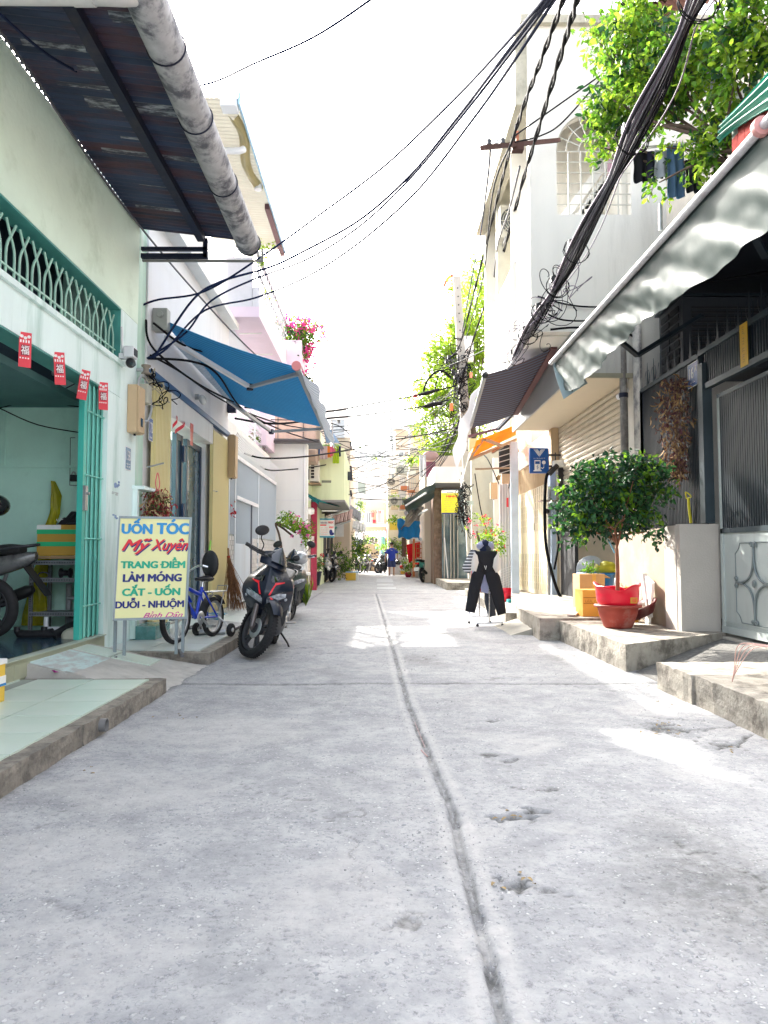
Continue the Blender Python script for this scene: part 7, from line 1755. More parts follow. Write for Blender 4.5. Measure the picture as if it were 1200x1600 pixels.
obj(b,'bolt_icon',MC['sign_royal_blue'],t)
stripe([(.58,.22),(.66,.18),(.72,.24),(.72,.38)],.012); obj(B().cyl(sv(.72,.42,-.006),sv(.72,.42,-.001),.035),'plug_icon',m_wtxt,t); stripe([(.68,.42),(.68,.49)],.01); stripe([(.76,.42),(.76,.49)],.01)
for z_ in (.28,.72): obj(B().bar(sv(.98,z_,.03),(XR + .0,13.64,sv(0,z_).z),.035),'bracket',m_black,t)
obj(B().bar((XR - .12,13.64,sv(0,.15).z),(XR - .12,13.64,sv(0,.82).z),.02),'bracket',m_black,t)
meter_box((XR - .02,13.9,2.65),'beige meter box behind the blue charging sign',1,(.14,.26,.75),rotz=pi,hatch=False)
ev = thing('ev_charger','black wall charger with thick looping cable under the blue sign','charger',(XR - .02,13.6,2.0))
c = at(879,745,Y=13.5)
obj(B().box((c.x - .09,13.45,c.z - .32),(c.x + .09,13.62,c.z + .16)),'case',m_black,ev,bevel=.02); obj(B().box((c.x - .17,13.43,c.z + .17),(c.x + .07,13.6,c.z + .30)),'hood',m_white,ev,bevel=.02)
obj(B().tube(smooth([at(u,v,Y=13.35) for u,v in ((871,727),(860,735),(853,750),(851,800),(853,850),(861,890),(872,925),(882,940))]),.028,10),'cable',m_cable,ev)
obj(B().tube(smooth([at(u,v,Y=13.4) for u,v in ((878,765),(871,800),(871,830),(873,850),(866,890))]),.02,8),'cable',m_cable,ev)
obj(B().tube([at(871,727,Y=13.35),at(858,741,Y=13.33)],.045,10),'plug',m_black,ev)
t = thing('blue_post','pale blue painted post at the corner of the charging station','post',(XR - .1,13.97,.2)); obj(B().box((XR - .14,13.98,.2),(XR - .02,14.2,2.6)),'post',M('pale_blue_paint',(.45,.55,.68),.6,bump=.05),t)
t = thing('grey_pipe','grey vertical pipe beside the yellow gate','pipe',(XR - .1,14.2,.2)); obj(B().tube([at(858,940,Y=13.9),at(858,760,Y=13.9)],.03,8),'pipe',m_steel,t)
t = thing('shelf_bracket','small tin shelf on the wall under the charging sign','shelf',at(852,783,Y=13.8)); a = at(841,784,Y=13.8); c = at(862,782,Y=13.8); obj(B().box((a.x,13.6,a.z),(c.x + .05,13.85,a.z + .02)),'shelf',M('rosy_tin',(.4,.3,.27),.6),t)
b = B().ell(at(855,799,Y=13.7),(.045,.04,.05)); tag(obj(b,'black_bulb',m_black),'black plastic knob hanging under the tin shelf','knob')
# tall pale blue post at x~805
t = thing('blue_pole','tall pale blue painted pole left of the yellow gate','pole',(3.0,16.2,.16)); a = at(806,935,Y=16.4); c = at(806,690,Y=16.4)
obj(B().box((a.x - .085,16.4,.1),(a.x + .085,16.5,c.z)),'pole',MC['pale_blue_paint'],t)
# lattice door + wall behind rack
ld = thing('white_lattice_gate','white folding lattice gate behind the clothes rack','gate',(3.2,18,.16)); a = at(783,935,Y=17.6); c = at(803,762,Y=17.6)
obj(B().box((a.x,17.7,a.z),(c.x,17.75,c.z + .1)),'panel',M('whitish_gate',(.55,.56,.60),.6,col2=(.42,.42,.44),amt=.5,streak=True),ld)
for k in range(6): obj(B().box((a.x + k * (c.x - a.x) / 5 - .008,17.66,a.z),(a.x + k * (c.x - a.x) / 5 + .008,17.7,c.z + .1)),'bar',m_whiteM,ld)
for k in range(12): obj(B().bar((a.x,17.65,a.z + .06 * k),(c.x,17.65,a.z + .06 * k + .14),.01),'lattice_strip',m_whiteM,ld)
wlb = thing('pale_wall','pale green grey plaster wall behind the bougainvillea','wall',(3,20.5,0)); a = at(738,935,Y=20.5); c = at(806,715,Y=20.5)
obj(B().box((a.x,20.5,0),(c.x + 1.5,20.7,c.z + .3)),'wall',M('pale_green_wall',(.55,.56,.47),.8,var=.04,col2=(.45,.42,.32),amt=.5),wlb)
a = at(772,850,Y=19.8); c = at(785,715,Y=19.8); obj(B().box((a.x,19.8,0),(c.x,19.95,c.z)),'corner_pier',m_white,wlb)
a = at(786,935,Y=18.5); c = at(803,700,Y=18.5); obj(B().box((a.x,18.5,0),(c.x + .8,18.6,c.z)),'peach_panel',MC['peach_wall'],wlb)
meter_box((at(771,790,Y=18.9).x,18.9,at(771,780,Y=18.9).z),'beige meter box on the wall behind the bougainvillea',1,(.14,.18,.42),rotz=-pi / 2,hatch=False)
t = thing('wall_lantern','small bronze lantern over the beige meter box','lamp',at(778,745,Y=18.8)); p = at(778,745,Y=18.8); obj(B().bar(p,p + Vector((.12,0,.04)),.03),'arm',M('bronze',(.2,.15,.08),.5,.5),t); obj(B().lathe(p - Vector((0,0,.08)),[(.001,0),(.05,.0),(.06,.08),(.03,.12),(.001,.13)],10),'shade',MC['bronze'],t)
b = B().box(tuple(at(792,792,Y=17.5)),tuple(at(794,778,Y=17.55))); tag(obj(b,'red_pennant',m_red),'small dark red pennant hanging by the white gate','pennant')
# awnings further along
m_brs = mk_stripe('brown_blue_stripe_fabric',(.12,.14,.20),(.09,.045,.04),.13,.25,axis=1,duty=.62)
a3 = thing('retractable_awning','navy and brown striped awning with long white valance at the right','awning',(2.0,12.5,3.8))
SA = lambda u,v: Vector((2.5 - .96 * u,10.85 + 3.9 * v,4.0 - .30 * u - .0 * v + .03 * sin(pi * u)))
p_n0,p_n1 = at(866,541,X=2.5),at(758,586,X=1.55); p_f1 = at(735,668,X=1.75)
p_f0 = at(806,645,X=2.5)
obj(B().sheet(lambda u,v: p_n0.lerp(p_n1,u).lerp(p_f0.lerp(p_f1,u),v) + Vector((0,0,-.04 * sin(pi * u))),24,30,.005),'fabric',m_brs,a3,recalc=False)
obj(B().cyl(p_n1,p_f1,.03),'front_tube',m_steel,a3); obj(B().ell(p_n1,(.05,.05,.05)),'end_cap',m_black,a3)
obj(B().bar(p_n0,p_f0,.09),'wall_bar',M('maroon_bar',(.13,.05,.05),.5),a3)
e1 = at(803,640,Y=13.9); obj(B().bar(at(762,598,Y=11.3),e1,.045),'arm',M('pale_arm',(.32,.29,.28),.5,.3),a3); obj(B().bar(e1 + Vector((.02,0,-.03)),at(778,670,Y=14.6),.06),'forearm',m_dsteel,a3); obj(B().bar(at(778,670,Y=14.6),at(732,682,Y=14.8),.05),'forearm',M('maroon_bar',(.13,.05,.05)),a3)
obj(B().ell(e1,(.09,.09,.11)),'elbow',m_black,a3)
vq = [(758,588,11),(735,672,14.2),(723,655,14.3),(708,690,14.6),(712,742,14.8),(736,700,14.9)]
def vfn(u,v):
    a_ = [at(758,588,Y=11.0),at(745,625,Y=12.4),at(735,672,Y=14.0),at(724,708,Y=14.6),at(714,744,Y=14.9)]
    c_ = [at(757,590,Y=11.0),at(738,618,Y=12.3),at(722,655,Y=13.8),at(711,690,Y=14.4),at(708,722,Y=14.8)]
    k = min(3.999,u * 4); i = int(k); f = k - i; return a_[i].lerp(a_[i + 1],f).lerp(c_[i].lerp(c_[i + 1],f),v) + Vector((.03 * sin(u * 20),0,0))
obj(B().sheet(vfn,40,8,.004),'valance',M('white_valance',(.72,.72,.74),.7,trans=.35,bump=.2,var=.05),a3,recalc=False)
a4 = thing('retractable_awning','orange fabric awning half folded beyond the striped one','awning',(2.4,16.5,3.4)); Q = [at(745,688,Y=15.2),at(806,664,Y=15.2),at(806,680,Y=18),at(733,718,Y=17.0)]
m_or = M('orange_awning_fabric',(.70,.30,.03),.7,trans=.5,bump=.1,var=.08)
obj(B().sheet(lambda u,v: Q[0].lerp(Q[1],u).lerp(Q[3].lerp(Q[2],u),v) + Vector((0,0,.02 * sin(v * 20))),20,16,.004),'fabric',m_or,a4,recalc=False)
for p_,q_,w_ in ((Q[3],Q[2] + Vector((.0,0,-.1)),.07),(at(755,685,Y=15.4),Q[3],.05),(at(757,686,Y=15.5),at(785,697,Y=16.2),.06),(at(785,697,Y=16.2),at(770,707,Y=17),.05),(at(742,733,Y=17.5),at(800,731,Y=17.5),.04)): obj(B().bar(p_,q_,w_),'arm',M('tan_arm',(.33,.27,.2),.5,.2),a4)
obj(B().sheet(lambda u,v: at(740,700,Y=15.3).lerp(at(720,748,Y=16.8),u) + (at(733,690,Y=15.3) - at(745,700,Y=15.3)) * 0 + Vector((-.10 * v * (1 - u),0,-.28 * v * (.4 + u * .4))),12,6,.003),'valance',MC['white_valance'],a4,recalc=False)
b = B().box(tuple(at(733,705,Y=19)),tuple(at(745,686,Y=19.1))); tag(obj(b,'yellow_box',M('yellow_meter',(.62,.5,.25),.6)),'pale yellow box on the post above the orange awning','box')
# dark window behind the orange awning
t = thing('barred_window','dark barred window above the peach wall','window',at(792,715,Y=18.2)); a,c = at(780,740,Y=18.3),at(800,695,Y=18.3); obj(B().box((a.x,18.3,a.z),(c.x,18.34,c.z)),'opening',m_dark,t)
for k in range(5): obj(B().bar((a.x,18.28,a.z + k * .14),(c.x,18.28,a.z + k * .14 + .1),.02),'bar',m_steel,t)
# ---------------- clothes rack
RKY = 10.6; rk = thing('clothes_rack','chrome wheeled clothes stand at the lane edge','clothes rack',(1.5,RKY,0))
def rp_(u,v,dy=0): return at(u,v,Y=RKY + dy)
for u,vb_,dy in ((764,973,-.15),(749,964,.35)):
    obj(B().tube([rp_(u,vb_,dy),rp_(u + 1,862,dy)],.010,8),'upright',m_chrome,rk)
for (u0,v0,u1,v1,dy) in ((745,974,786,973,-.15),(733,963,766,963,.3)): obj(B().tube([rp_(u0,v0,dy),rp_(u1,v1,dy)],.011,6),'foot_bar',m_chrome,rk)
obj(B().tube([rp_(734,963,.3),rp_(746,974,-.15)],.010,6),'foot_bar',m_chrome,rk)
for u,v,dy in ((746,978,-.15),(785,977,-.15),(733,969,.3),(766,968,.3)):
    p = rp_(u,v,dy); p.z = .022; obj(B().lathe(p,[(.001,-.008),(.02,-.008),(.02,.008),(.001,.008)],12,'y'),'castor',m_black,rk); obj(B().tube([p,(p.x,p.y,.09)],.006,5),'castor_stem',m_chrome,rk)
obj(B().tube([rp_(749,862,.35),rp_(765,862,-.15)],.010,8),'top_bar',m_chrome,rk)
# trousers (black with white side panels)
tz = thing('black_trousers','black trousers with white hip panels hung at the front of the rack','trousers',rp_(762,862,-.2))
def poly_cloth(outl,Y,mt,nm,parent,th=.03,bulge=.02):
    """outline in photo pixels on a plane Y, turned into a soft padded cloth panel"""
    pts = [at(u,v,Y=Y) for u,v in outl]; bm = bmesh.new(); vs = [bm.verts.new(p) for p in pts]; f = bm.faces.new(vs); bmesh.ops.triangulate(bm,faces=[f])
    for _ in range(3): bmesh.ops.subdivide_edges(bm,edges=[e for e in bm.edges if e.calc_length() > .035],cuts=1,use_grid_fill=False); bmesh.ops.triangulate(bm,faces=bm.faces)
    bnd = [v.co.copy() for v in bm.verts if v.is_boundary]
    for v in bm.verts:
        d = min((v.co - q).length for q in bnd) if not v.is_boundary else 0
        v.co.y -= th * min(1,d / .05) ** .6 + .012 * noise.noise(Vector((v.co.x * 16,0,v.co.z * 5))) * (0 if v.is_boundary else 1)
    fr = [(tuple(v.co)) for v in bm.verts]; fc = [tuple(v.index for v in f.verts) for f in bm.faces]; bm.verts.index_update(); fc = [tuple(v.index for v in f.verts) for f in bm.faces]
    b = B().add(fr,fc,True); b.add([(x,2 * (Y) - y + .01,z) for x,y,z in fr],[tuple(reversed(f)) for f in fc],True); bm.free()
    return obj(b,nm,mt,parent,recalc=True)
m_bt = M('black_trouser_cloth',(.012,.013,.018),.85,bump=.2); m_wt = M('white_trouser_panel',(.68,.66,.62),.8,bump=.2)
poly_cloth([(742,861),(777,861),(772,872),(771,884),(774,892),(770,899),(757,898),(745,897),(745,890),(748,878),(747,868)],RKY - .2,m_bt,'waist',tz)
poly_cloth([(744,889),(757,890),(757,897),(751,918),(747,938),(742,958),(727,955),(731,925),(737,897)],RKY - .205,m_bt,'leg',tz)
poly_cloth([(757,890),(773,889),(781,900),(787,925),(791,958),(778,962),(769,935),(760,906)],RKY - .205,m_bt,'leg',tz)
poly_cloth([(741,862),(746,868),(748,879),(744,893),(736,891),(737,876)],RKY - .245,m_wt,'hip_panel',tz,.02); poly_cloth([(779,862),(782,876),(783,890),(775,895),(770,886),(772,873)],RKY - .245,m_wt,'hip_panel',tz,.02)
obj(B().tube([rp_(757,884,-.24),rp_(759,890,-.24),rp_(760,884,-.24)],.005,5),'drawstring',m_wtxt,tz)
t = thing('striped_shirt','black and white striped shirt at the left end of the rack','shirt',rp_(733,862,.4)); mss = mk_stripe('black_white_stripe',(.04,.045,.06),(.65,.66,.68),.045,.1,axis=2)
poly_cloth([(736,858),(745,860),(743,872),(738,890),(733,896),(725,893),(722,886),(729,872)],RKY + .3,mss,'cloth',t)
t = thing('lavender_dress','pale lavender long dress hanging behind the black trousers','dress',rp_(740,862,.2)); poly_cloth([(742,862),(747,864),(746,900),(740,940),(733,962),(731,950),(737,900)],RKY + .1,cl('lavender',(.42,.45,.62)),'cloth',t); poly_cloth([(752,885),(770,905),(768,925),(765,928),(752,925),(750,905)],RKY + .0,MC['cloth_lavender'],'cloth',t)
t = thing('dark_trousers','dark charcoal trousers hung at the back of the rack','trousers',rp_(760,905,.2)); poly_cloth([(757,905),(772,925),(775,962),(763,965),(757,940)],RKY + .2,MC['cloth_charcoal'],'cloth',t)
t = thing('hat_pile','bunch of violet striped scarves on top of the rack','scarves',rp_(757,855)); 
for k,(u,v,c) in enumerate(((751,853,'lavender'),(758,850,'navy'),(762,856,'charcoal'),(755,857,'navy'),(766,853,'lavender'))): obj(B().grid(lambda a_,b_: rp_(u,v,-.05) + Vector((.06 * cos(2 * pi * a_) * sin(pi * b_),.06 * sin(2 * pi * a_) * sin(pi * b_),.06 * cos(pi * b_) + .02 * noise.noise(Vector((a_ * 8,b_ * 5,k))))),14,10),'scarf',MC['cloth_' + c],t,recalc=False)
b = B().tube([rp_(737,892,.35),rp_(737,955,.35)],.014,8); tag(obj(b,'pink_pole',M('pink_metal',(.75,.30,.28),.5)),'pink pole standing at the back of the clothes rack','pole')
t = thing('red_fruit_crate','red and teal tubs on the step behind the clothes rack','tubs',at(795,925,Y=13)); p = at(791,920,Y=13.5); obj(B().lathe((p.x,13.5,.16),[(.001,0),(.08,0),(.1,.25),(.09,.25)],16),'tub',m_rp,t); obj(B().box((p.x - .02,13.2,.16),(p.x + .18,13.4,.22)),'tray',M('teal_tray',(.05,.4,.42),.5),t)
# bougainvillea behind the rack
t = thing('bougainvillea','bougainvillea with red flowers behind the clothes rack','shrub',at(755,930,Y=17)); bb_ = [(at(745,830,Y=17),(.30,.3,.28)),(at(765,838,Y=17),(.34,.3,.25)),(at(780,845,Y=17),(.12,.2,.3)),(at(732,820,Y=17),(.16,.2,.2)),(at(750,812,Y=17),(.2,.2,.14)),(at(772,860,Y=17),(.2,.2,.2))]
crown(t,bb_,1700,.06,[m_lfy,m_lf],14,flower=(26,M('red_flower',(.7,.02,.08),.6,trans=.3,bump=0)))
obj(B().tube(smooth([(bb_[0][0].x + .1,17,.16),(bb_[0][0].x + .15,17,.8),bb_[0][0]]),.025,6),'stem',m_bark,t); pot(t,(bb_[0][0].x + .1,17,.16),.18,.3,m_tc)
# ================================================================== LEFT SIDE BEYOND: plants, scooters, signs
t = thing('bougainvillea','pink flowering bougainvillea arching over the scooters at the white wall','shrub',at(440,900,Y=13.5))
bb_ = [(at(452,815,Y=13.4),(.20,.3,.14)),(at(463,828,Y=13.3),(.18,.3,.16)),(at(474,840,Y=13.2),(.12,.2,.14)),(at(470,822,Y=13.3),(.15,.2,.08)),(at(476,830,Y=13.1),(.09,.2,.10))]
crown(t,bb_,1500,.05,[m_lf,m_lfy],44,flower=(34,M('pink_flower',(.8,.12,.42),.6,trans=.3,bump=0)))
b = B().tube(smooth([at(440,905,Y=13.6),at(440,860,Y=13.6),at(436,835,Y=13.7),at(431,818,Y=13.7),at(445,822,Y=13.6),at(462,832,Y=13.4)]),.022,6); b.tube(smooth([at(431,818,Y=13.7),at(443,826,Y=13.6),at(458,838,Y=13.4)]),.02,6); obj(b,'stem',m_bark,t)
sc2 = scooter('dark scooter parked behind the black one with a grey helmet on its bar',place(-1.42,11.6,radians(-84)),radians(-84),lean=radians(6),steer=radians(-15),body=m_dgreen,detail=False)
p = at(470,872,Y=11.5); t = thing('half_helmet','silver grey half helmet hanging on the second scooter','helmet',p)
obj(B().ell(p,(.115,.14,.10),20,12),'shell',M('silver_shell',(.38,.39,.41),.25,.3,bump=0,coat=.5),t); obj(B().ell(p + Vector((-.05,-.10,-.0)),(.07,.06,.05)),'visor',m_black,t)
t = thing('crate_stack','brown crate topped with a white board above the two buckets','crate',(-1.6,15.4,.35)); a,c = at(459,899,Y=15.2),at(482,893,Y=15.2)
obj(B().box((a.x,15.2,a.z),(c.x,15.7,a.z + .05)),'board',m_white,t); obj(B().box((a.x + .01,15.25,.35),(c.x - .05,15.65,a.z - .001)),'crate_body',M('dull_brown_crate',(.16,.12,.09),.8,var=.3),t)
for i,(u,lb,mt) in enumerate(((463,'brown ribbed bucket standing below the white board crate',M('brown_bucket',(.25,.2,.16),.6)),(474,'dark green bucket standing below the white board crate',M('green_bucket',(.07,.10,.08),.6)))):
    p = at(u,942 - i,Z=0.002); o = obj(B().lathe(p,[(.001,.003),(.10,0),(.13,.36),(.145,.36),(.145,.38),(.12,.37),(.11,.1)],20),'bucket',mt); tag(o,lb,'bucket')
t = thing('yucca','pot plant with tall pale green blades behind the buckets','plant',at(478,930,Z=0)); p = at(478,905,Y=12.5); b = B(); rd = random.Random(4)
for k in range(26): leaf(b,Vector((p.x,p.y,.15)),Vector((rd.gauss(0,.25),rd.gauss(0,.25),1)),Vector((1,0,0)),rd.uniform(.3,.6),.05,.2)
obj(b,'blades',m_lfy,t,recalc=False)
# rose pot
p = at(491.5,918,Z=.01); t = thing('rose_pot','black round pot of red roses on a brick at the lane edge','plant pot',p); s_ = p.y / FPX
pot(t,p + Vector((0,0,.06)),11.2 * s_,.44,M('black_pot',(.02,.025,.04),.4,bump=0)); obj(B().box((p.x - .12,p.y - .1,0),(p.x + .1,p.y + .1,.06)),'brick',M('brick_red',(.3,.2,.15),.8),t)
crown(t,[(at(490,886,Y=p.y),(.24,.2,.16)),(at(498,880,Y=p.y),(.15,.15,.22)),(at(483,888,Y=p.y),(.16,.15,.14)),(at(503,874,Y=p.y),(.06,.1,.16))],900,.05,[m_lf,m_lfd,m_lfy],24,flower=(14,M('rose_red',(.75,.06,.10),.6,trans=.2,bump=0)))
t = thing('leaning_plant','reddish leafed plant on the sill beside the crimson post','plant',at(487,860,Y=21)); crown(t,[(at(485,835,Y=21),(.1,.1,.25)),(at(488,815,Y=21),(.1,.1,.12)),(at(487,850,Y=21.1),(.12,.1,.2))],300,.05,[m_lfd,m_lf,M('red_leaf',(.3,.05,.05),.6,trans=.2,bump=0)],27)
b = B().box(tuple(at(478,848,Y=21.3)),tuple(at(491,838,Y=21.4))); tag(obj(b,'letter_box',M('pale_rose_box',(.6,.5,.5),.6)),'pale rose letter box on the wall by the crimson post','letter box')
obj_l = B().lathe(at(486,803,Y=21),[(.001,-.02),(.09,0),(.10,.12),(.06,.17),(.001,.18)],14); tag(obj(obj_l,'hanging_lamp',m_white),'white plastic lamp shade hanging under the teal awning','lamp')
m_silver = M('silver_body',(.42,.42,.40),.3,.2,coat=.5,bump=0); m_wbody = M('white_body',(.6,.6,.58),.3,coat=.5,bump=0); m_blk = M('black_body',(.015,.015,.02),.25,coat=.5,bump=0)
def far_scooter(u,vb,hdg,body,lab,**k):
    f = at(u,vb,Z=0); return scooter(lab,place(f.x,f.y,hdg),hdg,lean=radians(5),steer=radians(k.get('steer',15)),body=body,detail=False,plate_txt=k.get('plate'),group=k.get('group'))
far_scooter(507,911,radians(-80),m_silver,'silver scooter parked nose out beside the rose pot',steer=20)
far_scooter(519,910,radians(-75),m_blk,'black and white scooter parked right behind the silver one')
# shop front behind the scooters
shops = thing('shop_house','cluttered narrow shop house with beige wall under the barber board','building',(-3,28,0))
obj(B().box((-5,27.0,0),(-2.25,34,6.5)),'wall',M('beige_pink_wall',(.55,.46,.40),.8,col2=(.4,.33,.28),amt=.5,streak=True),shops)
obj(B().box((-2.25,25.6,0),(-2.0,33,2.6)),'shopfront',M('cream_front',(.6,.52,.38),.8),shops)
for k in range(3): f = obj(B().box((-1.99,26.4 + k * 2,.3),(-1.96,27.6 + k * 2,2.3)),'door',m_dark,shops)
t = thing('tin_canopy','grey tin canopy over the shop house door','canopy',(-1.8,26,2.7)); obj(B().sheet(lambda u,v: at(503,803,Y=25).lerp(at(528,802,Y=25),u).lerp(at(503,785,Y=29).lerp(at(519,790,Y=29),u),v),6,10,.03),'sheet',M('grey_beige_sheet',(.35,.31,.27),.7),t,recalc=False)
for k,(pp0,pp1,w0,nm,lab,c_) in enumerate((((505,808,27),(545,795,27),10,'tin_canopy','weathered grey canopy sheet left of the far lane',(.34,.32,.31)),((518,822,29),(548,812,29),9,'tin_canopy','rust red tin canopy low over the far plants',(.28,.16,.12)),((545,802,31),(562,815,31),8,'tarpaulin','black and white tarpaulin edge by the far lane',(.1,.1,.11)),((548,825,36),(570,832,36),8,'tin_canopy','grey tin canopy over the fern wall',(.33,.34,.34)),((566,842,44),(592,852,44),7,'tin_canopy','dark sagging sheet over the tan folding gate',(.12,.1,.09)))):
    a,c = at(*pp0[:2],Y=pp0[2]),at(*pp1[:2],Y=pp1[2]); t = thing(nm,lab,'canopy',a)
    obj(B().sheet(lambda u,v: a.lerp(c,u) + Vector((0,1.6 * v,w0 * .055 * v + .03 * sin(u * 60))),24,4,.04),'sheet',M(nm + str(k),c_,.7,var=.25,scale=3,bump=.1),t,recalc=False)
    obj(B().bar(a + Vector((0,0,-.05)),c + Vector((0,0,-.05)),.05),'rail',m_steel,t)
t = thing('bushy_plants','mass of bushy green plants beside the yellow box','plants',at(530,905,Z=0)); Yp = 30
crown(t,[(at(532,878,Y=Yp),(.42,.4,.42)),(at(540,866,Y=Yp),(.3,.3,.3)),(at(527,862,Y=Yp),(.25,.3,.3)),(at(545,882,Y=Yp),(.25,.3,.3)),(at(535,893,Y=Yp),(.35,.3,.25))],2200,.08,[m_lf,m_lfd,m_lfy],61)
t = thing('hanging_fern','tall hanging fern vines draping the far left wall','plants',at(555,880,Y=36)); crown(t,[(at(548,842,Y=35),(.6,.5,.35)),(at(560,850,Y=36),(.6,.5,.45)),(at(566,870,Y=38),(.35,.5,.6)),(at(552,862,Y=36),(.35,.5,.5)),(at(580,842,Y=40),(.4,.4,.25))],2600,.10,[m_lfd,m_lf,m_lfy],62)
t = thing('wall_creeper','thin creeper growing up the bright wall above the canopies','plant',at(560,800,Y=40)); crown(t,[(at(560,797,Y=40),(.35,.3,.45)),(at(566,790,Y=40),(.25,.3,.25)),(at(563,825,Y=40),(.2,.3,.2))],500,.10,[m_lfy,m_lf],63)
t = thing('foam_box','yellow taped foam box with blue rim on the far lane','box',at(551,906,Z=0)); a,c = at(540,907,Z=0),at(556,895,Y=at(540,907,Z=0).y)
obj(B().box((a.x,a.y,0),(c.x,a.y + .5,c.z)),'box_body',m_fy,t); obj(B().box((a.x + .0,a.y - .01,c.z),(c.x + .10,a.y + .55,c.z + .05)),'lid',M('pale_blue_lid',(.3,.5,.65),.6),t); obj(B().box((c.x,a.y,0),(c.x + .09,a.y + .5,c.z)),'white_side',m_white,t)
for i,(u,vb,mt,hdg) in enumerate(((556,897,m_blk,-60),(563,896,m_silver,-70),(570,895,m_blk,-95),(577,893,m_navy,-80))):
    far_scooter(u,vb,radians(hdg),mt,['small black scooter, nearest of the far parked row','grey scooter second in the far parked row','tall black motorbike third in the far parked row','dark scooter last in the far parked row'][i],group='scooters parked down the far left side')
t = thing('folding_gate','tan corrugated folding gate closing the far end of the lane','gate',at(581,893,Y=48)); a,c = at(560,893,Y=48),at(601,850,Y=48); m_tan = M('tan_gate',(.52,.40,.26),.7)
obj(B().box((a.x,48,0),(c.x,48.1,c.z)),'panel',m_tan,t)
for k in range(16): obj(B().box((a.x + k * (c.x - a.x) / 16,47.94,0),(a.x + (k + .5) * (c.x - a.x) / 16,48,c.z)),'fold',m_tan,t)
# far buildings -------------------------------------------------------
def building(name,lab,u0,v0,u1,Y,depth,mt,cat='building',side=None,z1=None):
    a,c = at(u0,v0,Y=Y),at(u1,v0,Y=Y); t = thing(name,lab,cat,((a.x + c.x) / 2,Y,0))
    obj(B().box((a.x,Y,0),(c.x,Y + depth,a.z)),'wall',mt,t); return t
def fwin(t,u0,v0,u1,v1,Y,mt=None,bars=0,frame=None,nm='window'):
    a,c = at(u0,v1,Y=Y),at(u1,v0,Y=Y); f = obj(B().box((a.x,Y - .06,a.z),(c.x,Y - .01,c.z)),nm,mt or M('far_window',(.25,.28,.30),.2,bump=0),t); fr = frame or m_white; w = (c.x - a.x)
    for (p,q) in (((a.x,Y - .09,a.z),(c.x,Y - .06,a.z + .06)),((a.x,Y - .09,c.z - .06),(c.x,Y - .06,c.z)),((a.x,Y - .09,a.z + .06),(a.x + .06,Y - .06,c.z - .06)),((c.x - .06,Y - .09,a.z + .06),(c.x,Y - .06,c.z - .06))): obj(B().box(p,q),'frame',fr,f)
    for k in range(bars): obj(B().box((a.x + w * (k + 1) / (bars + 1) - .02,Y - .085,a.z + .06),(a.x + w * (k + 1) / (bars + 1) + .02,Y - .06,c.z - .06)),'bar',fr,f)
    return f
m_fw = M('far_white_wall',(.70,.70,.68),.8,var=.05,scale=.4,bump=0,col2=(.55,.54,.5),amt=.4,streak=True); m_fc = M('far_cream_wall',(.68,.58,.42),.8,var=.06,scale=.5,bump=0); m_fp = M('far_peach_wall',(.62,.52,.42),.8,var=.07,scale=.6,bump=0,col2=(.45,.4,.35),amt=.4,streak=True)
tb1 = building('apartment_building','bright white building rising behind the far end of the lane',545,720,616,56,8,m_fw)
b1 = B(); a,c = at(545,725,Y=56),at(610,695,Y=56); obj(B().box((a.x,59,a.z),(c.x,62,c.z)),'roof_storey',m_fw,tb1)
for k in range(8): obj(B().bar((a.x + k * (c.x - a.x) / 7,56.1,a.z),(a.x + k * (c.x - a.x) / 7,56.1,c.z - .3),.05),'railing_post',m_steel,tb1)
for z_ in (.35,.8,1.2): obj(B().bar((a.x,56.1,a.z + z_),(c.x,56.1,a.z + z_),.04),'railing',m_steel,tb1)
obj(B().box((a.x - .1,55.7,at(560,727,Y=56).z - .2),(c.x + .1,56.2,at(560,724,Y=56).z)),'balcony_slab',m_white,tb1)
fwin(tb1,560,754,571,770,56,M('grey_green_shade',(.35,.38,.36),.6,bump=0)); t = thing('rooftop_plants','green bushes on the roof rail of the bright white building','plants',at(592,720,Y=56)); crown(t,[(at(594,719,Y=56.5),(.5,.3,.3)),(at(563,700,Y=57),(.3,.3,.2))],260,.14,[m_lfy],64)
tb2 = building('house','cream house with barred bay and red sign at the end of the lane',566,784,604,52,4,m_fc,'house')
fwin(tb2,570,800,582,818,52,None,3); fwin(tb2,588,797,600,818,52,None,5); obj(B().box(tuple(at(565,823,Y=51.6)),tuple(at(605,819,Y=52))),'ledge',m_white,tb2)
face_ = at(583,818,Y=51.5); obj(B().box(tuple(at(582,817,Y=51.8)),tuple(at(587,812,Y=51.85))),'red_box',m_red,tb2); obj(B().box(tuple(at(581,808,Y=51.8)),tuple(at(585,801,Y=51.85))),'red_panel',M('salmon_paper',(.7,.18,.15)),tb2)
for k in range(6): obj(B().bar(at(579 + k * 3,802,Y=51.7),at(582 + k * 2.4,797,Y=51.7),.04),'gable_bar',M('salmon_paper',(.7,.18,.15)),tb2)
t = thing('low_roof','pale sheet roofs below the cream house with hanging washing','roof',at(590,838,Y=50)); obj(B().sheet(lambda u,v: at(558,832,Y=50).lerp(at(622,828,Y=50),u) + Vector((0,-1.5 * v,-.5 * v + .04 * sin(u * 90))),80,4,.03),'sheet',M('pale_blue_sheet',(.48,.56,.60),.5,var=.2,scale=2),t,recalc=False)
obj(B().box(tuple(at(560,852,Y=49.5)),tuple(at(622,838,Y=49.6))),'dark_gap',M('shade_wall2',(.12,.14,.14),.8),t)
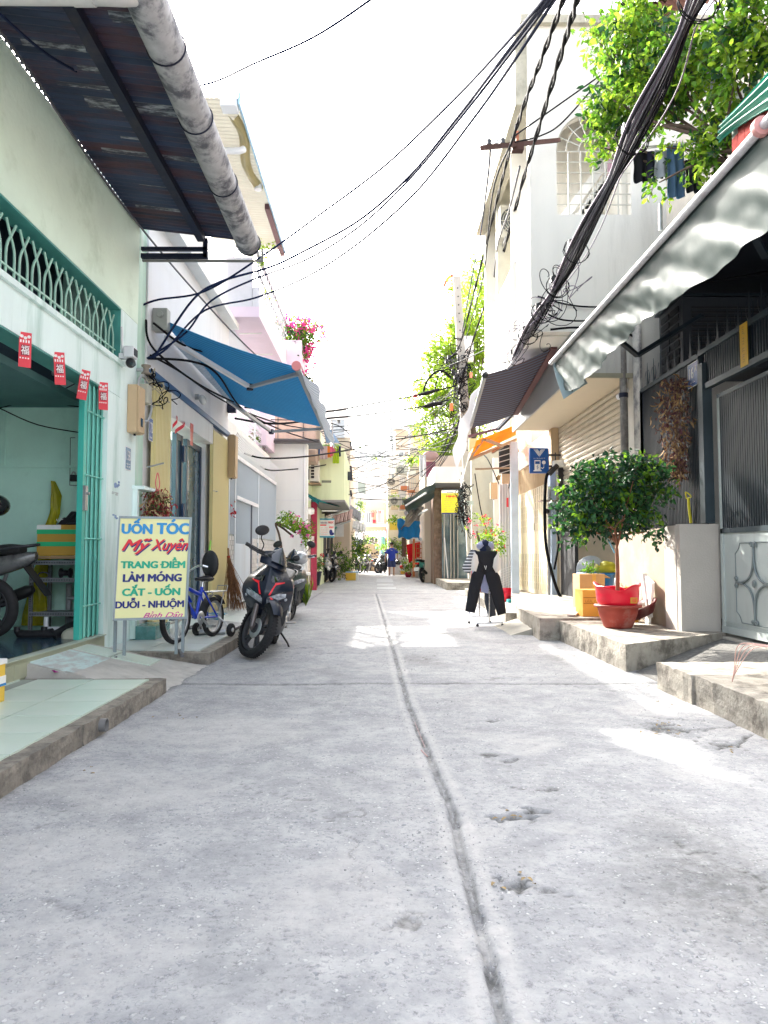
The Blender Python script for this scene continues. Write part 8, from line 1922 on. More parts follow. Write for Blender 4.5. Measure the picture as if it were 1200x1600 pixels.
for i,(u,c,lb) in enumerate(((590,('mint',(.45,.65,.58)),'mint green washing hung under the far roofs'),(594,('white4',(.7,.72,.7)),'white washing hung under the far roofs'),(598,('teal',(.2,.45,.42)),'teal washing hung under the far roofs'))):
    garment(at(u,838,Y=47),.28,.8,cl(*c),lb,seed=70 + i)
tb3 = building('house','tall peach side wall rising behind the lime balcony',519,683,547,33,8,m_fp,'house'); obj(B().box(tuple(at(517,684,Y=32.9)),tuple(at(549,680,Y=41))),'parapet',m_steel,tb3)
for k in range(3): obj(B().bar(at(548,690 + k * 38,Y=32.8),at(549,700 + k * 38,Y=32.8),.08),'fixture',m_dsteel,tb3)
fwin(tb3,540,730,546,760,33); 
t = thing('small_canopy','small grey window canopy on the white building','canopy',at(565,760,Y=50)); obj(B().sheet(lambda u,v: at(559,753,Y=50).lerp(at(571,757,Y=50),u) + Vector((0,.8 * v,-.6 * v)),4,4,.04),'sheet',M('green_grey_sheet',(.25,.3,.28),.6),t,recalc=False)
t = thing('utility_pole','thin pale pole standing in front of the bright white building','pole',at(557,880,Y=45)); obj(B().cyl(at(557,885,Y=45),at(557,750,Y=45),.12,.09,10),'shaft',M('pale_pole',(.45,.48,.52),.7),t)
# right far building with framed roof
tb4 = building('house','pale tall house with steel roof frame on the far right',618,672,668,44,10,m_fp,'house'); rtz = at(640,668,Y=43).z
for u in (613,640,664): obj(B().bar(at(u,760,Y=43),at(u,668,Y=43),.14),'steel_post',m_steel,tb4)
obj(B().bar(at(611,669,Y=43),at(668,669,Y=43),.12),'steel_beam',m_steel,tb4); obj(B().sheet(lambda u,v: at(610,671,Y=43).lerp(at(668,660,Y=43),u) + Vector((0,3 * v,.3 * v)),10,3,.06),'roof_sheet',M('pale_roof_sheet',(.5,.48,.44),.7),tb4,recalc=False)
obj(B().box(tuple(at(609,690,Y=43.4)),tuple(at(613,668,Y=43))),'downstand',m_steel,tb4)
fwin(tb4,622,705,632,735,44); fwin(tb4,645,700,655,730,44)
tb5 = building('house','grey white terraced house with cluttered balconies on the right',606,712,640,39,4,m_fw,'house')
obj(B().box(tuple(at(640,700,Y=34)) if False else (at(640,700,Y=34).x,34,0),(at(700,700,Y=34).x,44,at(640,700,Y=34).z)),'side_block',m_fp,tb5)
fwin(tb5,610,735,618,755,39); fwin(tb5,622,775,634,800,39,None,3)
rdm = random.Random(77)
for i in range(9):
    u = 612 + (i % 3) * 13 + rdm.uniform(-2,2); v = 735 + (i // 3) * 28 + rdm.uniform(-4,4); Yc = 37 - (i % 3) * 2
    a,c = at(u,v + 6,Y=Yc),at(u + 12,v,Y=Yc)
    obj(B().box((a.x,Yc,a.z),(c.x,Yc + .5,c.z)),'balcony',[m_fc,m_white,m_steel,M('orange_panel',(.6,.22,.1),.7)][rdm.randrange(4)],tb5)
    for k in range(5): obj(B().bar((a.x + k * (c.x - a.x) / 4,Yc - .03,c.z),(a.x + k * (c.x - a.x) / 4,Yc - .03,c.z + .5),.025),'baluster',m_steel,tb5)
    obj(B().bar((a.x,Yc - .03,c.z + .5),(c.x,Yc - .03,c.z + .5),.03),'handrail',m_steel,tb5)
for i,(u,v,Yc) in enumerate(((614,760,36),(618,790,35),(628,742,34))): ac_unit(at(u,v,Y=Yc),.62,.3,.42,['white air conditioner on the far right facade, upper of two','white air conditioner on the far right facade, lower of two','air conditioner beside the cluttered balconies'][i])
for i,(u,v,Yc,r,lb) in enumerate(((621,782,36,.5,'bright green balcony plants on the far right facade'),(618,812,36,.35,'small yellow green balcony plant low on the far right'),(642,720,32,.3,'yellow flowering plant by the maroon window'),(655,722,31,.25,'small yellow shrub at the maroon window corner'))):
    t = thing('balcony_plants',lb,'plants',at(u,v + 6,Y=Yc)); crown(t,[(at(u,v,Y=Yc),(r,r * .7,r * .5))],220,.11,[m_lfy,m_lf],80 + i)
# maroon window block
tb6 = thing('house','cream house with maroon shutter above the white balcony box','house',at(680,900,Y=27)); a,c = at(655,760,Y=27.5),at(735,690,Y=27.5)
obj(B().box((a.x + .2,27.5,0),(c.x + 1.5,31,at(660,712,Y=27.5).z)),'wall',m_fp,tb6)
obj(B().box(tuple(at(666,745,Y=27.3)),tuple(at(680,722,Y=27.4))),'shutter',M('maroon_shutter',(.20,.05,.08),.6),tb6); obj(B().ell(at(673,712,Y=27.3),(.30,.06,.18)),'round_sign',M('pinkish_sign',(.4,.25,.22),.6),tb6)
for u in (656,659,663): obj(B().box(tuple(at(u,745,Y=27.0)),tuple(at(u + 2,712,Y=27.2))),'post',m_steel,tb6)
# white balcony box
wb = thing('balcony','white boxed balcony projecting above the dark awning','balcony',at(690,765,Y=24)); a,c = at(679,754,Y=24),at(713,729,Y=24)
obj(B().box((a.x,24,a.z),(c.x + 1.4,24.15,c.z)),'front_panel',m_white,wb); obj(B().box((a.x - .02,24.15,a.z),(a.x + .1,33,c.z)),'side_panel',m_white,wb); obj(B().box((a.x,24.15,a.z),(c.x + 1.5,33,a.z + .06)),'soffit',MC['soffit_grey'],wb)
lw = thing('shop_house','shop with dark glass doors and brown tiled pillar under the balcony box','shop',(3,26,0)); 
a,c = at(693,905,Y=25),at(716,800,Y=25)
obj(B().box((a.x,25.6,.1),(c.x + 1.5,25.7,3.3)),'dark_glass',m_lglass,lw)
for u in (694,704,709,715): obj(B().box((at(u,900,Y=25.4).x,25.4,.1),(at(u + 1.2,900,Y=25.4).x,25.6,3.2)),'mullion',M('pale_mullion',(.5,.48,.44),.5),lw)
a,c = at(678,905,Y=26),at(693,780,Y=26); obj(B().box((a.x,26,0),(c.x,26.4,3.4)),'pillar',M('brown_marble_tile',(.20,.12,.08),.4,var=.4,scale=6,col2=(.35,.26,.2),amt=.5,bump=0),lw)
obj(B().box((a.x,26.4,0),(a.x + .3,34,3.3)),'side_wall',M('dim_brown_wall',(.25,.16,.12),.8),lw)
plat(at(693,920,Y=22.5).x,4.0,21.5,25.5,.22,'cement step in front of the dark glass shop',8)
obj(B().bar(at(700,905,Y=25.2),at(700,840,Y=25.2) + Vector((-.12,0,0)),.03),'handle_pole',m_whiteM,lw)
# dark awnings right
for i,(qs,nm,lab,mt) in enumerate((([(680,757,23.5),(678,775,26),(640,810,30),(628,782,29)],'tarpaulin_awning','dark green sagging awning right of the far lane',M('green_black_tarp',(.03,.07,.06),.5,bump=.3)),
                                  ([(640,800,26.5),(662,790,25.5),(655,812,27),(626,828,28)],'folded_tarpaulin','folded beige and black tarpaulin bundle under the dark awning',M('beige_black_tarp',(.35,.31,.26),.6,col2=(.03,.03,.03),amt=1,thr=.5,scale=2,bump=.5)),
                                  ([(620,812,30),(655,812,29),(655,842,29),(623,841,30)],'blue_tarpaulin','bright blue tarpaulin curtain hung beside the wooden stall',cl('bright_blue',(.02,.22,.48))))):
    t = thing(nm,lab,'tarpaulin',at(*qs[0][:2],Y=qs[0][2])); w_ = [at(u,v,Y=y) for u,v,y in qs]
    obj(B().sheet(lambda u,v: w_[0].lerp(w_[1],u).lerp(w_[3].lerp(w_[2],u),v) + Vector((.02 * sin(v * 13),.06 * sin(u * 17),.05 * sin(u * 11 + v * 6))),30,12,.02),'sheet',mt,t,recalc=False)
for i,(p_,q_) in enumerate((((634,790,28),(666,770,25)),((640,812,28),(668,796,25)))):
    tag(obj(B().bar(at(p_[0],p_[1],Y=p_[2]),at(q_[0],q_[1],Y=q_[2]),.05),'awning_strut',m_whiteM),['pale strut crossing the dark green awning, upper','pale strut below the dark green awning, lower'][i],'strut')
# wooden stall with red seats
t = thing('wooden_stall','orange varnished wooden stall with lattice chairs and a white counter top','stall',at(660,900,Y=29)); m_ow = M('orange_varnish',(.48,.15,.04),.4,bump=.05)
for u in (646.5,678): obj(B().bar(at(u,901,Y=29),at(u,842,Y=29),.09),'post',m_ow,t)
obj(B().box(tuple(at(645,845,Y=29)),tuple(at(668,841,Y=29.8))),'counter_top',m_white,t)
for k in range(5): obj(B().bar(at(650,850 + k * 7,Y=29.4),at(678,850 + k * 7,Y=29.4),.035),'lattice_bar',m_ow,t)
for k in range(7): obj(B().bar(at(651 + k * 4,879,Y=29.4),at(651 + k * 4,850,Y=29.4),.03),'lattice_bar',m_ow,t)
obj(B().box(tuple(at(668,842,Y=30.5)),tuple(at(677,800,Y=30.7))),'door',M('brown_door',(.22,.05,.02),.5),t)
t = thing('red_cloth','bright red cloth draped behind the wooden stall','cloth',at(645,855,Y=30)); p0 = at(635,851,Y=30.5); p1 = at(662,846,Y=30.5); obj(B().sheet(lambda u,v: p0.lerp(p1,u) + Vector((.1 * v,.05 * sin(u * 12),-.75 * v * (1 - .4 * u))),16,8,.01),'cloth',cl('bright_red',(.7,.01,.02)),t,recalc=False)
t = thing('bushy_plants','broad leafed green and cream plants beside the wooden stall','plants',at(630,900,Y=33)); crown(t,[(at(632,864,Y=33),(.35,.4,.40)),(at(622,852,Y=39),(.6,.4,.4)),(at(638,872,Y=32),(.35,.4,.4)),(at(603,852,Y=41),(.5,.4,.3)),(at(640,885,Y=32),(.3,.3,.25))],2600,.10,[m_lf,m_lfy,M('cream_leaf',(.45,.42,.28),.6,trans=.3,bump=0)],91)
t = thing('tree_trunk','short bare trunk under the blue tarpaulin','trunk',at(631,860,Y=31)); obj(B().cyl(at(631,870,Y=31),at(631,840,Y=31),.09),'trunk',m_bark,t)
p = at(639,902,Z=0); t = thing('red_planter','deep red bowl planter on the lane by the wooden stall','planter',p); s_ = p.y / FPX
obj(B().lathe(p,[(.001,.01),(5 * s_,0),(5.3 * s_,.05),(7.2 * s_,.20),(7.5 * s_,.235),(6.5 * s_,.23)],24),'bowl',M('crimson_glaze',(.30,.008,.03),.35,bump=0),t); crown(t,[(at(634,891,Y=p.y),(.22,.15,.10)),(at(643,890,Y=p.y),(.15,.15,.09))],240,.06,[m_lfy,m_lf],93)
p = at(627.5,886,Y=32); b = B().ell(p,(.09,.09,.09)); tag(obj(b,'red_balloon',m_redg),'bright red ball by the walking man','ball')
b = B().box(tuple(at(626,897,Y=33)),tuple(at(632,892,Y=33.3))); tag(obj(b,'wooden_crate',M('orange_cardboard',(.72,.36,.06))),'small orange crate beside the red planter','crate')
# green and black scooter seen from behind on the right
f = at(662,910,Z=0); hd5 = radians(62); m_mint = M('mint_body',(.10,.42,.33),.3,coat=.5,bump=0)
scooter('mint green and black scooter parked tail out on the right',(f.x,f.y,0),hd5,lean=radians(6),steer=radians(10),body=m_mint,detail=False,plate_txt=('~xxxx','~xxxxx'))
# yellow MINH sign
t,T,R = face_sign('sign_board','yellow hanging board with red word MINH above the dark glass doors',690,766,716,803,22.8,M('sign_bright_yellow',(.80,.72,.03),.5,bump=0),th=.05)
R(0,.88,1,1,m_wtxt); R(.32,.90,.72,.925,M('maroon_bar',(.13,.05,.05))); R(0,0,1,.05,m_tn); T('~xxxx xxx xxx',.5,.82,.8,.045,m_tg); T('MINH',.58,.74,.62,.085,m_tr,bold=.05)
for k,s__ in enumerate(('~xxx xxx xxxx','~xxxx xxx xx xxx xx','~xxx xx xx','~xxxx xxx xxx xxxx xx','~xxx xxx xxx','~xxxx xx xxx xxxx','~xx xxxx')): T(s__,.52,.655 - .083 * k,.62 + .1 * (k % 2),.032,m_tn)
b = B().box(tuple(at(728,789,Y=20.2)),tuple(at(739,783,Y=20.3))); tag(obj(b,'pale_green_plate',M('pale_mint_plate',(.5,.62,.58),.5)),'pale mint plate on the concrete pole','plate')
# ================================================================== PERSON
def figure(t,joints,edges,radii,mt,name,lvl=2):
    me = D.meshes.new(name); me.from_pydata([tuple(j) for j in joints],edges,[]); o = D.objects.new('tmp',me); COL.objects.link(o)
    sm = o.modifiers.new('s','SKIN'); 
    for i,r in enumerate(radii): me.skin_vertices[0].data[i].radius = r if isinstance(r,tuple) else (r,r)
    me.skin_vertices[0].data[0].use_root = True; o.modifiers.new('d','SUBSURF').levels = lvl
    dg = bpy.context.evaluated_depsgraph_get(); me2 = D.meshes.new_from_object(o.evaluated_get(dg)); D.objects.remove(o); me2.materials.append(mt)
    me2.polygons.foreach_set('use_smooth',[True] * len(me2.polygons)); q = D.objects.new(name,me2); COL.objects.link(q); q.parent = t; return q
m_skin = M('skin',(.42,.24,.16),.55,bump=0,var=.05)
def person(label,loc,rotz,sit=False,H=1.66,shirt=(.02,.05,.38),shorts=(.03,.05,.14),arms=None,cap=None):
    t = thing('person',label,'person',loc,rotz); k = H / 1.66
    # local: faces +y
    hip = .86 if not sit else .80
    J = [(0,0,hip),(0,0,hip + .22),(0,.0,hip + .44),(0,0,hip + .56),(0,.01,hip + .64)]
    E_ = [(0,1),(1,2),(2,3),(3,4)]; Rr = [(.15,.10),(.135,.095),(.155,.10),(.055,.055),(.05,.05)]
    def limb(start,pts,rs):
        prev = start
        for p,r in zip(pts,rs): J.append(p); Rr.append(r); E_.append((prev,len(J) - 1)); prev = len(J) - 1
        return prev
    for s_ in (-1,1):
        ap = arms[0 if s_ < 0 else 1] if arms else [(s_ * .27,.0,hip + .20),(s_ * .30,.06,hip - .04)]
        w = limb(2,[(s_ * .185,0,hip + .44)] + ap,[.055,.042,.028]); 
        h = ap[-1]; limb(w,[(h[0],h[1] + .01,h[2] - .07)],[(.035,.018)])
        for fgr in range(5): limb(len(J) - 1 if fgr == 0 else w + 1,[(h[0] + (fgr - 2) * .012,h[1] + .02,h[2] - .13 - .006 * (2 - abs(fgr - 2)))],[.009])
        if not sit: limb(0,[(s_ * .09,0,hip - .04),(s_ * .11,.03,.47),(s_ * .11,-.01 + (s_ * .05),.09),(s_ * .12,.12 + s_ * .05,.035)],[.085,.062,.04,(.045,.03)])
        else: limb(0,[(s_ * .09,.02,hip - .02),(s_ * .13,.38,hip - .06),(s_ * .13,.30,hip - .46),(s_ * .13,.42,hip - .50)],[.085,.062,.042,(.045,.03)])
    J = [tuple(c * k for c in j) for j in J]
    figure(t,J,E_,Rr,m_skin,'body')
    hc = Vector((0,.02,(hip + .71) * k))
    obj(B().ell(hc,(.078,.095,.115),18,14),'head',m_skin,t,True)
    for s_ in (-1,1): obj(B().ell(hc + Vector((s_ * .082,0,-.01)),(.012,.02,.03)),'ear',m_skin,t,True)
    b = B().ell(hc + Vector((0,.10,-.01)),(.013,.02,.025)); obj(b,'nose',m_skin,t,True)
    for s_ in (-1,1): obj(B().ell(hc + Vector((s_ * .03,.088,.015)),(.012,.008,.007)),'eye',m_black,t,True)
    obj(B().ell(hc + Vector((0,.085,-.055)),(.025,.01,.007)),'mouth',M('lip',(.3,.1,.09),.5),t,True)
    obj(B().ell(hc + Vector((0,-.018,.028)),(.086,.092,.10),18,12),'hair',M('black_hair',(.01,.01,.012),.7,bump=.3),t,True)
    # shirt
    ms = M('shirt_' + label[:9].replace(' ','_'),shirt,.8,bump=.15); 
    def ring(z,rx_,ry_,y0=0): return [Vector((rx_ * cos(a),y0 + ry_ * sin(a),z)) * k for a in [2 * pi * i / 20 for i in range(20)]]
    obj(B().loft([ring(hip - .12,.20,.145),ring(hip + .02,.19,.14),ring(hip + .22,.185,.135),ring(hip + .38,.205,.13),ring(hip + .47,.19,.11),ring(hip + .52,.10,.08)]),'shirt',ms,t,True)
    for s_ in (-1,1):
        el = (arms[0 if s_ < 0 else 1] if arms else [(s_ * .27,0,hip + .20)])[0]; a = Vector((s_ * .17,0,hip + .45)) * k; e = a.lerp(Vector(el) * k,.82); sl = obj(B().cyl(a,e,.078,.082,14,False),'sleeve',ms,t,True)
        if shirt[2] > .3: obj(B().bar(a + Vector((0,0,.082)),e + Vector((s_ * .05,0,.07)),.02,.006),'stripe',m_white,sl,True)
    mp = M('shorts_' + label[:9].replace(' ','_'),shorts,.8,bump=.15)
    for s_ in (-1,1):
        if not sit: obj(B().loft([[Vector((s_ * .10 + r1 * cos(a),.02 * q + r2 * sin(a),z)) * k for a in [2 * pi * i / 16 for i in range(16)]] for z,r1,r2,q in ((.86,.10,.13,0),(.66,.115,.125,.5),(.46,.115,.115,1),(.42,.11,.11,1))]),'shorts_leg',mp,t,True); obj(B().box((s_ * .12 - .05,-.08 + s_ * .05,.0),(s_ * .12 + .05,.19 + s_ * .05,.025)),'sandal',M('brown_sandal',(.12,.05,.03),.6),t,True,bevel=.008)
        else: obj(B().cyl(Vector((s_ * .09,0,hip - .02)) * k,Vector((s_ * .13,.36,hip - .06)) * k,.10,.08,14),'shorts_leg',mp,t,True)
    if cap: obj(B().ell(hc + Vector((0,0,.05)),(.10,.115,.075),18,10),'cap',M('cap_white',cap,.6),t,True)
    return t,k
fp = at(612,899,Z=0)
pt_,k_ = person('man in royal blue shirt and shorts walking away holding a dark helmet',(fp.x,fp.y,0),radians(4),arms=([(-.28,-.02,1.06),(-.33,.05,.80)],[(.30,.0,1.08),(.30,.18,.90)]))
text('~xxx',Vector(fp) + Vector((0,-.14,1.27)),(1,0,0),(0,0,1),w=.10,mat=m_wtxt,parent=pt_)
hp = at(622,879,Y=fp.y + .1); t = thing('full_face_helmet','dark helmet carried by the man in blue','helmet',hp); obj(B().ell(hp,(.14,.16,.14),20,12),'shell',MC['gloss_black'],t); obj(B().ell(hp + Vector((.02,-.11,0)),(.09,.06,.06)),'lining',m_dsteel,t)
f2 = at(600,896,Z=0); person('rider in pale blue shirt and white cap sitting on a motorbike',(f2.x,f2.y + .6,0),radians(200),sit=True,shirt=(.28,.45,.52),shorts=(.05,.07,.10),cap=(.55,.65,.72),arms=([(-.25,.20,1.02),(-.18,.42,.98)],[(.25,.20,1.02),(.18,.42,.98)]))
scooter('dark motorbike ridden by the person in the white cap',(f2.x + .05,f2.y + .95,0),radians(-100),body=m_blk,detail=False)
far_scooter(590,896,radians(-130),m_blk,'black motorbike parked beside the rider',steer=0); far_scooter(622,896,radians(-30),m_blk,'dark motorbike half hidden behind the walking man',steer=0)
# ================================================================== TREE BEHIND THE POLE
t = thing('street_tree','tall feathery yellow green tree behind the utility pole','tree',at(722,880,Y=29)); m_t1 = leafmat('feather_leaf',(.34,.46,.04),.62); m_t2 = leafmat('feather_leaf_mid',(.20,.34,.03),.6)
Yt = 29
bl_ = [(at(u,v,Y=Yt + dy),(r,r * 1.0,r * .8)) for u,v,r,dy in ((735,480,.9,0),(745,540,1.0,.5),(725,520,.7,-.5),(700,545,.8,0),(690,590,.9,0),(665,600,.55,-.5),(650,625,.5,0),(720,600,1.0,.5),(745,620,.9,0),(745,440,.7,.4),(740,670,.7,0),(700,640,.8,0),(690,690,.8,0),(675,720,.5,0),(720,560,.9,1),(710,450,.35,0),(705,480,.5,0),(755,410,.4,0),(670,560,.35,0),(712,700,.7,0),(650,700,.4,0),(770,480,.8,1),(775,690,.5,1),(672,645,.5,0),(655,665,.4,0),(705,520,.6,0),(690,560,.6,0),(668,690,.5,0),(682,620,.6,0))]
crown(t,bl_,24000,.14,[m_t1,m_t2,m_lfy],33,clump=.8)
b = B(); r0 = at(735,890,Y=Yt + .3); tp_ = at(735,600,Y=Yt + .3); b.tube(smooth([r0,r0.lerp(tp_,.5) + Vector((.2,0,0)),tp_]),.16,10,r2=.09); rd = random.Random(6)
for c_,r_ in bl_: b.tube(smooth([r0.lerp(tp_,rd.uniform(.6,1)),r0.lerp(c_,.7) + Vector((.2,0,.2)),c_]),.045,6,r2=.01)
obj(b,'trunk',m_bark,t)
b = B(); bs = B(); rd = random.Random(16)
for k in range(26):
    a = at(rd.uniform(680,710),rd.uniform(470,610),Y=Yt); c = a + Vector((-rd.uniform(.8,1.6),0,rd.uniform(-.2,.3))); b.tube(smooth([a,a.lerp(c,.5) + Vector((0,0,.15)),c]),.006,4)
    for j in range(16): q = a.lerp(c,j / 16) + Vector((0,0,.12 * sin(pi * j / 16))); leaf(bs,q,rdir(rd),rdir(rd),.075,.02,.1)
obj(b,'twigs',m_bark,t); obj(bs,'sparse_leaves',leafmat('grey_green_leaf',(.16,.24,.12),.3),t,recalc=False)
# upper white gable / orange sheet behind tree
tb7 = building('house','white gabled house top behind the feathery tree',706,428,740,34,5,m_white,'house'); tb7b = at(700,450,Y=33.9); obj(B().tube(smooth([at(694,447,Y=33.8),at(699,436,Y=33.8),at(707,430,Y=33.8)]),.07,6),'red_edge',M('rust_red',(.5,.16,.08),.6),tb7)
for i,(u0,v0,u1,v1,Y_,c,lb) in enumerate(((703,642,708,630,21,(.75,.2,.06),'small orange tag hanging on the cables by the pole'),(734,582,738,590,20.5,(.75,.25,.15),'orange label on the concrete pole'))):
    tag(obj(B().box(tuple(at(u0,v1,Y=Y_)),tuple(at(u1,v0,Y=Y_ + .02))),'orange_tag',M('tag%d' % i,c,.6)),lb,'tag')
tag(obj(B().box(tuple(at(727,563,Y=21.6)),tuple(at(738.5,528,Y=21.8))),'white_cabinet',m_white),'white box mounted beside the leaning concrete pole','box')
# ================================================================== POLE AND CABLES
m_pole = M('concrete_pole',(.40,.38,.34),.9,var=.12,scale=3,bump=.3,col2=(.25,.23,.2),amt=.5)
po = thing('utility_pole','leaning weathered concrete utility pole with holes up its face','utility pole',at(737,900,Y=21)); PYY = 21.5
pA,pB = at(741,905,Y=PYY),at(713.5,434,Y=PYY + .0)
b = B(); d = (pB - pA); 
def pr(t_,w): c = pA + d * t_; return [c + Vector(q) for q in ((-w,-w * .8,0),(w,-w * .8,0),(w,w * .8,0),(-w,w * .8,0))]
b.loft([pr(0,.17),pr(1,.105)],sm=False); obj(b,'shaft',m_pole,po)
for k in range(20):
    c = pA + d * (.42 + .57 * k / 20); w = .17 - .065 * (.42 + .57 * k / 20); obj(B().cyl(c + Vector((0,-w * .8 - .001,0)),c + Vector((0,-w * .8 - .006,0)),.022,n=10),'hole',m_dark,po)
obj(B().box(tuple(at(729,640,Y=PYY - .25)),tuple(at(740,632,Y=PYY + .2))),'band',M('rusty_iron',(.23,.2,.16)),po)
ins = thing('cable_junction','dark mess of cable joints and insulators on the concrete pole','cable joints',at(722,610,Y=PYY - .2)); rd = random.Random(8)
for k in range(30):
    a = at(rd.uniform(700,730),rd.uniform(548,640),Y=PYY - .25); c = a + Vector((rd.gauss(0,.25),rd.gauss(0,.1),rd.gauss(-.2,.3))); obj(B().tube(curl(a,c,.12,14,k),.012,5),'loop',m_cable if k % 3 else m_cableg,ins)
for (u,v) in ((702,558),(705,572),(708,580),(712,590),(698,565)): obj(B().cb(at(u,v,Y=PYY - .3),(.10,.10,.10)),'connector',m_black,ins)
ins2 = thing('cable_junction','black tangle of cables hanging on the lower pole behind the yellow board','cable joints',at(722,780,Y=20))
for k in range(26):
    a = at(rd.uniform(717,728),rd.uniform(735,800),Y=20); c = a + Vector((rd.gauss(0,.12),0,rd.gauss(-.5,.3))); obj(B().tube(curl(a,c,.08,14,k + 50),.009,5),'loop',m_cable,ins2)
# helper for a cable given photo points with depth
NC = 0
def cable(pts,r,lab,mt=None,twist=0,group=None,nm='cable'):
    pw = [at(u,v,Y=y) for u,v,y in pts]
    if pw[0].y > 13 and -2.4 < pw[0].x < -.3: pw.insert(0,Vector((-2.75 if pw[0].y < 20 else -2.2,pw[0].y + (1 if pw[0].y > 20 else 0),pw[0].z + .1)))
    w = smooth(pw,8); r = r * (1.9 if r < .009 and mt is not None else 1.5 if r < .011 else 1)
    if twist:
        t = thing(nm,lab,'cable',w[0],0,group)
        for s_ in range(2): obj(B().tube([p + Vector((r * 1.1 * cos(i * 1.1 + pi * s_),0,r * 1.1 * sin(i * 1.1 + pi * s_))) for i,p in enumerate(w)],r,6),'strand',mt or m_cable,t)
        return t
    o = obj(B().tube(w,r,6),nm,mt or m_cable); tag(o,lab,'cable',group); return o
m_cb = M('cable_navy',(.008,.015,.045),.8,bump=0,spec=.1)
cable([(0,22,4.2),(90,95,5),(200,142,6),(320,132,6.5),(400,98,6),(490,58,5.5),(584,-4,5),(700,-90,4.4)],.005,'thin cable from under the corrugated roof up across the white sky',m_cb)
cable([(-5,42,4.4),(60,130,5.2),(120,220,6.0),(200,330,7.4),(300,450,9.6),(400,555,12),(500,640,17)],.006,'cable running along the mint wall top and down past the blue awning',m_cableg)
for i,(pl,r,lb) in enumerate((([(930,-120,2.9),(852,-5,4),(780,80,5),(700,165,6.5),(600,260,8),(500,335,8.5),(410,400,8.4),(320,455,8.3),(240,470,8.2),(190,495,7.9)],.006,'upper navy service cable dropping across the sky to the mint corner'),
        ([(938,-120,2.9),(858,-5,4),(790,85,5),(710,190,6.5),(640,275,7.6),(560,345,8.6),(470,395,9),(420,418,9),(345,440,8.8),(300,470,8.6),(240,560,8.2)],.007,'second navy service cable curving across the sky to the mint corner'),
        ([(946,-120,2.9),(864,-5,4),(800,80,5),(735,165,6),(640,280,7.6),(560,355,8.6),(480,405,9.2),(400,435,9.2),(330,470,8.7),(290,520,8.5),(230,560,8.2)],.006,'third service cable, lower and parallel, across the sky'),
        ([(954,-120,2.9),(870,-5,4),(800,100,5),(740,185,6),(650,300,7.6),(560,380,8.6),(480,432,9.4),(400,465,9.4),(320,485,8.8),(260,545,8.3),(232,560,8.2)],.006,'lowest service cable looping across the sky to the spool'))):
    cable(pl,r,lb,m_cb)
cable([(920,-120,4.3),(883,-8,5.2),(845,95,6.4),(815,175,7.9),(790,260,10),(770,340,12.5),(745,440,16),(718,540,20.5),(700,562,21.2)],.013,'thick twisted power cable left of the steel bracket',m_cable,1)
cable([(950,-120,4.0),(905,-8,4.8),(878,80,6.0),(845,190,7.9),(815,290,10),(785,400,13),(760,470,16),(735,545,20),(715,620,21.3)],.014,'thick twisted power cable passing under the steel bracket',m_cable,1)
cable([(806,195,8.2),(800,220,8.2),(770,300,10),(757,420,14),(745,470,17),(728,530,20.8)],.008,'thin dark cable hanging from the bracket towards the pole')
cable([(766,235,8),(762,280,9),(750,370,12),(738,430,15),(722,520,20)],.006,'thin blue black wire left of the white house',m_cb)
cable([(812,260,8.6),(795,330,10.5),(775,400,13),(768,520,16),(768,600,17)],.007,'beaded wire dropping in front of the loggia air conditioner',m_cableg)
bk_ = thing('cable_bracket','rusty steel angle bracket with insulators jutting from the white house','bracket',at(872,217,Y=9.3)); m_ri = M('rusty_steel',(.10,.045,.035),.8,col2=(.2,.12,.1),amt=.5,bump=.2)
ba,bb2 = at(873,219,Y=9.6),at(753,231,Y=8.1); obj(B().bar(ba,bb2,.05,.05),'arm',m_ri,bk_)
for f_ in (.08,.16,.24): c = bb2.lerp(ba,f_ * 1.0); obj(B().lathe(c + Vector((0,0,.02)),[(.001,0),(.03,0),(.03,.02),(.018,.03),(.03,.05),(.02,.07),(.001,.075)],12),'insulator',m_white if f_ == .16 else m_cableg,bk_)
obj(B().cb(bb2.lerp(ba,.42) + Vector((0,0,-.04)),(.14,.1,.10)),'clamp',m_ri,bk_); obj(B().tube([bb2.lerp(ba,.42),bb2.lerp(ba,.42) + Vector((0,0,.16))],.02,6),'pin',M('rust_red',(.5,.16,.08)),bk_)
# the great bundle along the right side
bu = thing('cable_bundle','thick drooping bundle of black and grey telecom cables along the right houses','cable bundle',(1.95,7,4)); rd = random.Random(12)
path = [(1190,-200,3.3),(1120,-60,3.9),(1085,10,4.4),(1040,110,4.9),(995,200,5.4),(960,275,6.0),(920,350,6.8),(885,420,7.8),(860,465,8.5),(835,505,9.4),(812,545,10.6),(790,585,12.2),(770,625,14.0),(745,650,17),(722,655,21)]
W_ = smooth([at(u,v,Y=y) for u,v,y in path],8)
for k in range(40):
    ox,oz = rd.gauss(0,1),rd.gauss(0,1); ph = rd.uniform(0,6); sg_ = rd.uniform(-.3,.3)
    pts = []
    for i,p in enumerate(W_):
        s_ = i / len(W_); pinch = .020 + .028 * abs(sin(s_ * pi * 5.2 + .4)) ** 1.2
        a_ = s_ * 1.2 + ph * .1; pts.append(p + Vector(((ox * cos(a_ * .5) - oz * sin(a_ * .5)) * pinch,0,(ox * sin(a_ * .5) + oz * cos(a_ * .5)) * pinch + sg_ * .05 * sin(s_ * 22 + ph))))
    obj(B().tube(pts,rd.choice((.004,.005,.006,.010)),5),'cable',[m_cable,m_cable,m_cableg,M('cable_mauve',(.17,.14,.18),.7,bump=0,spec=.2)][k % 4],bu)
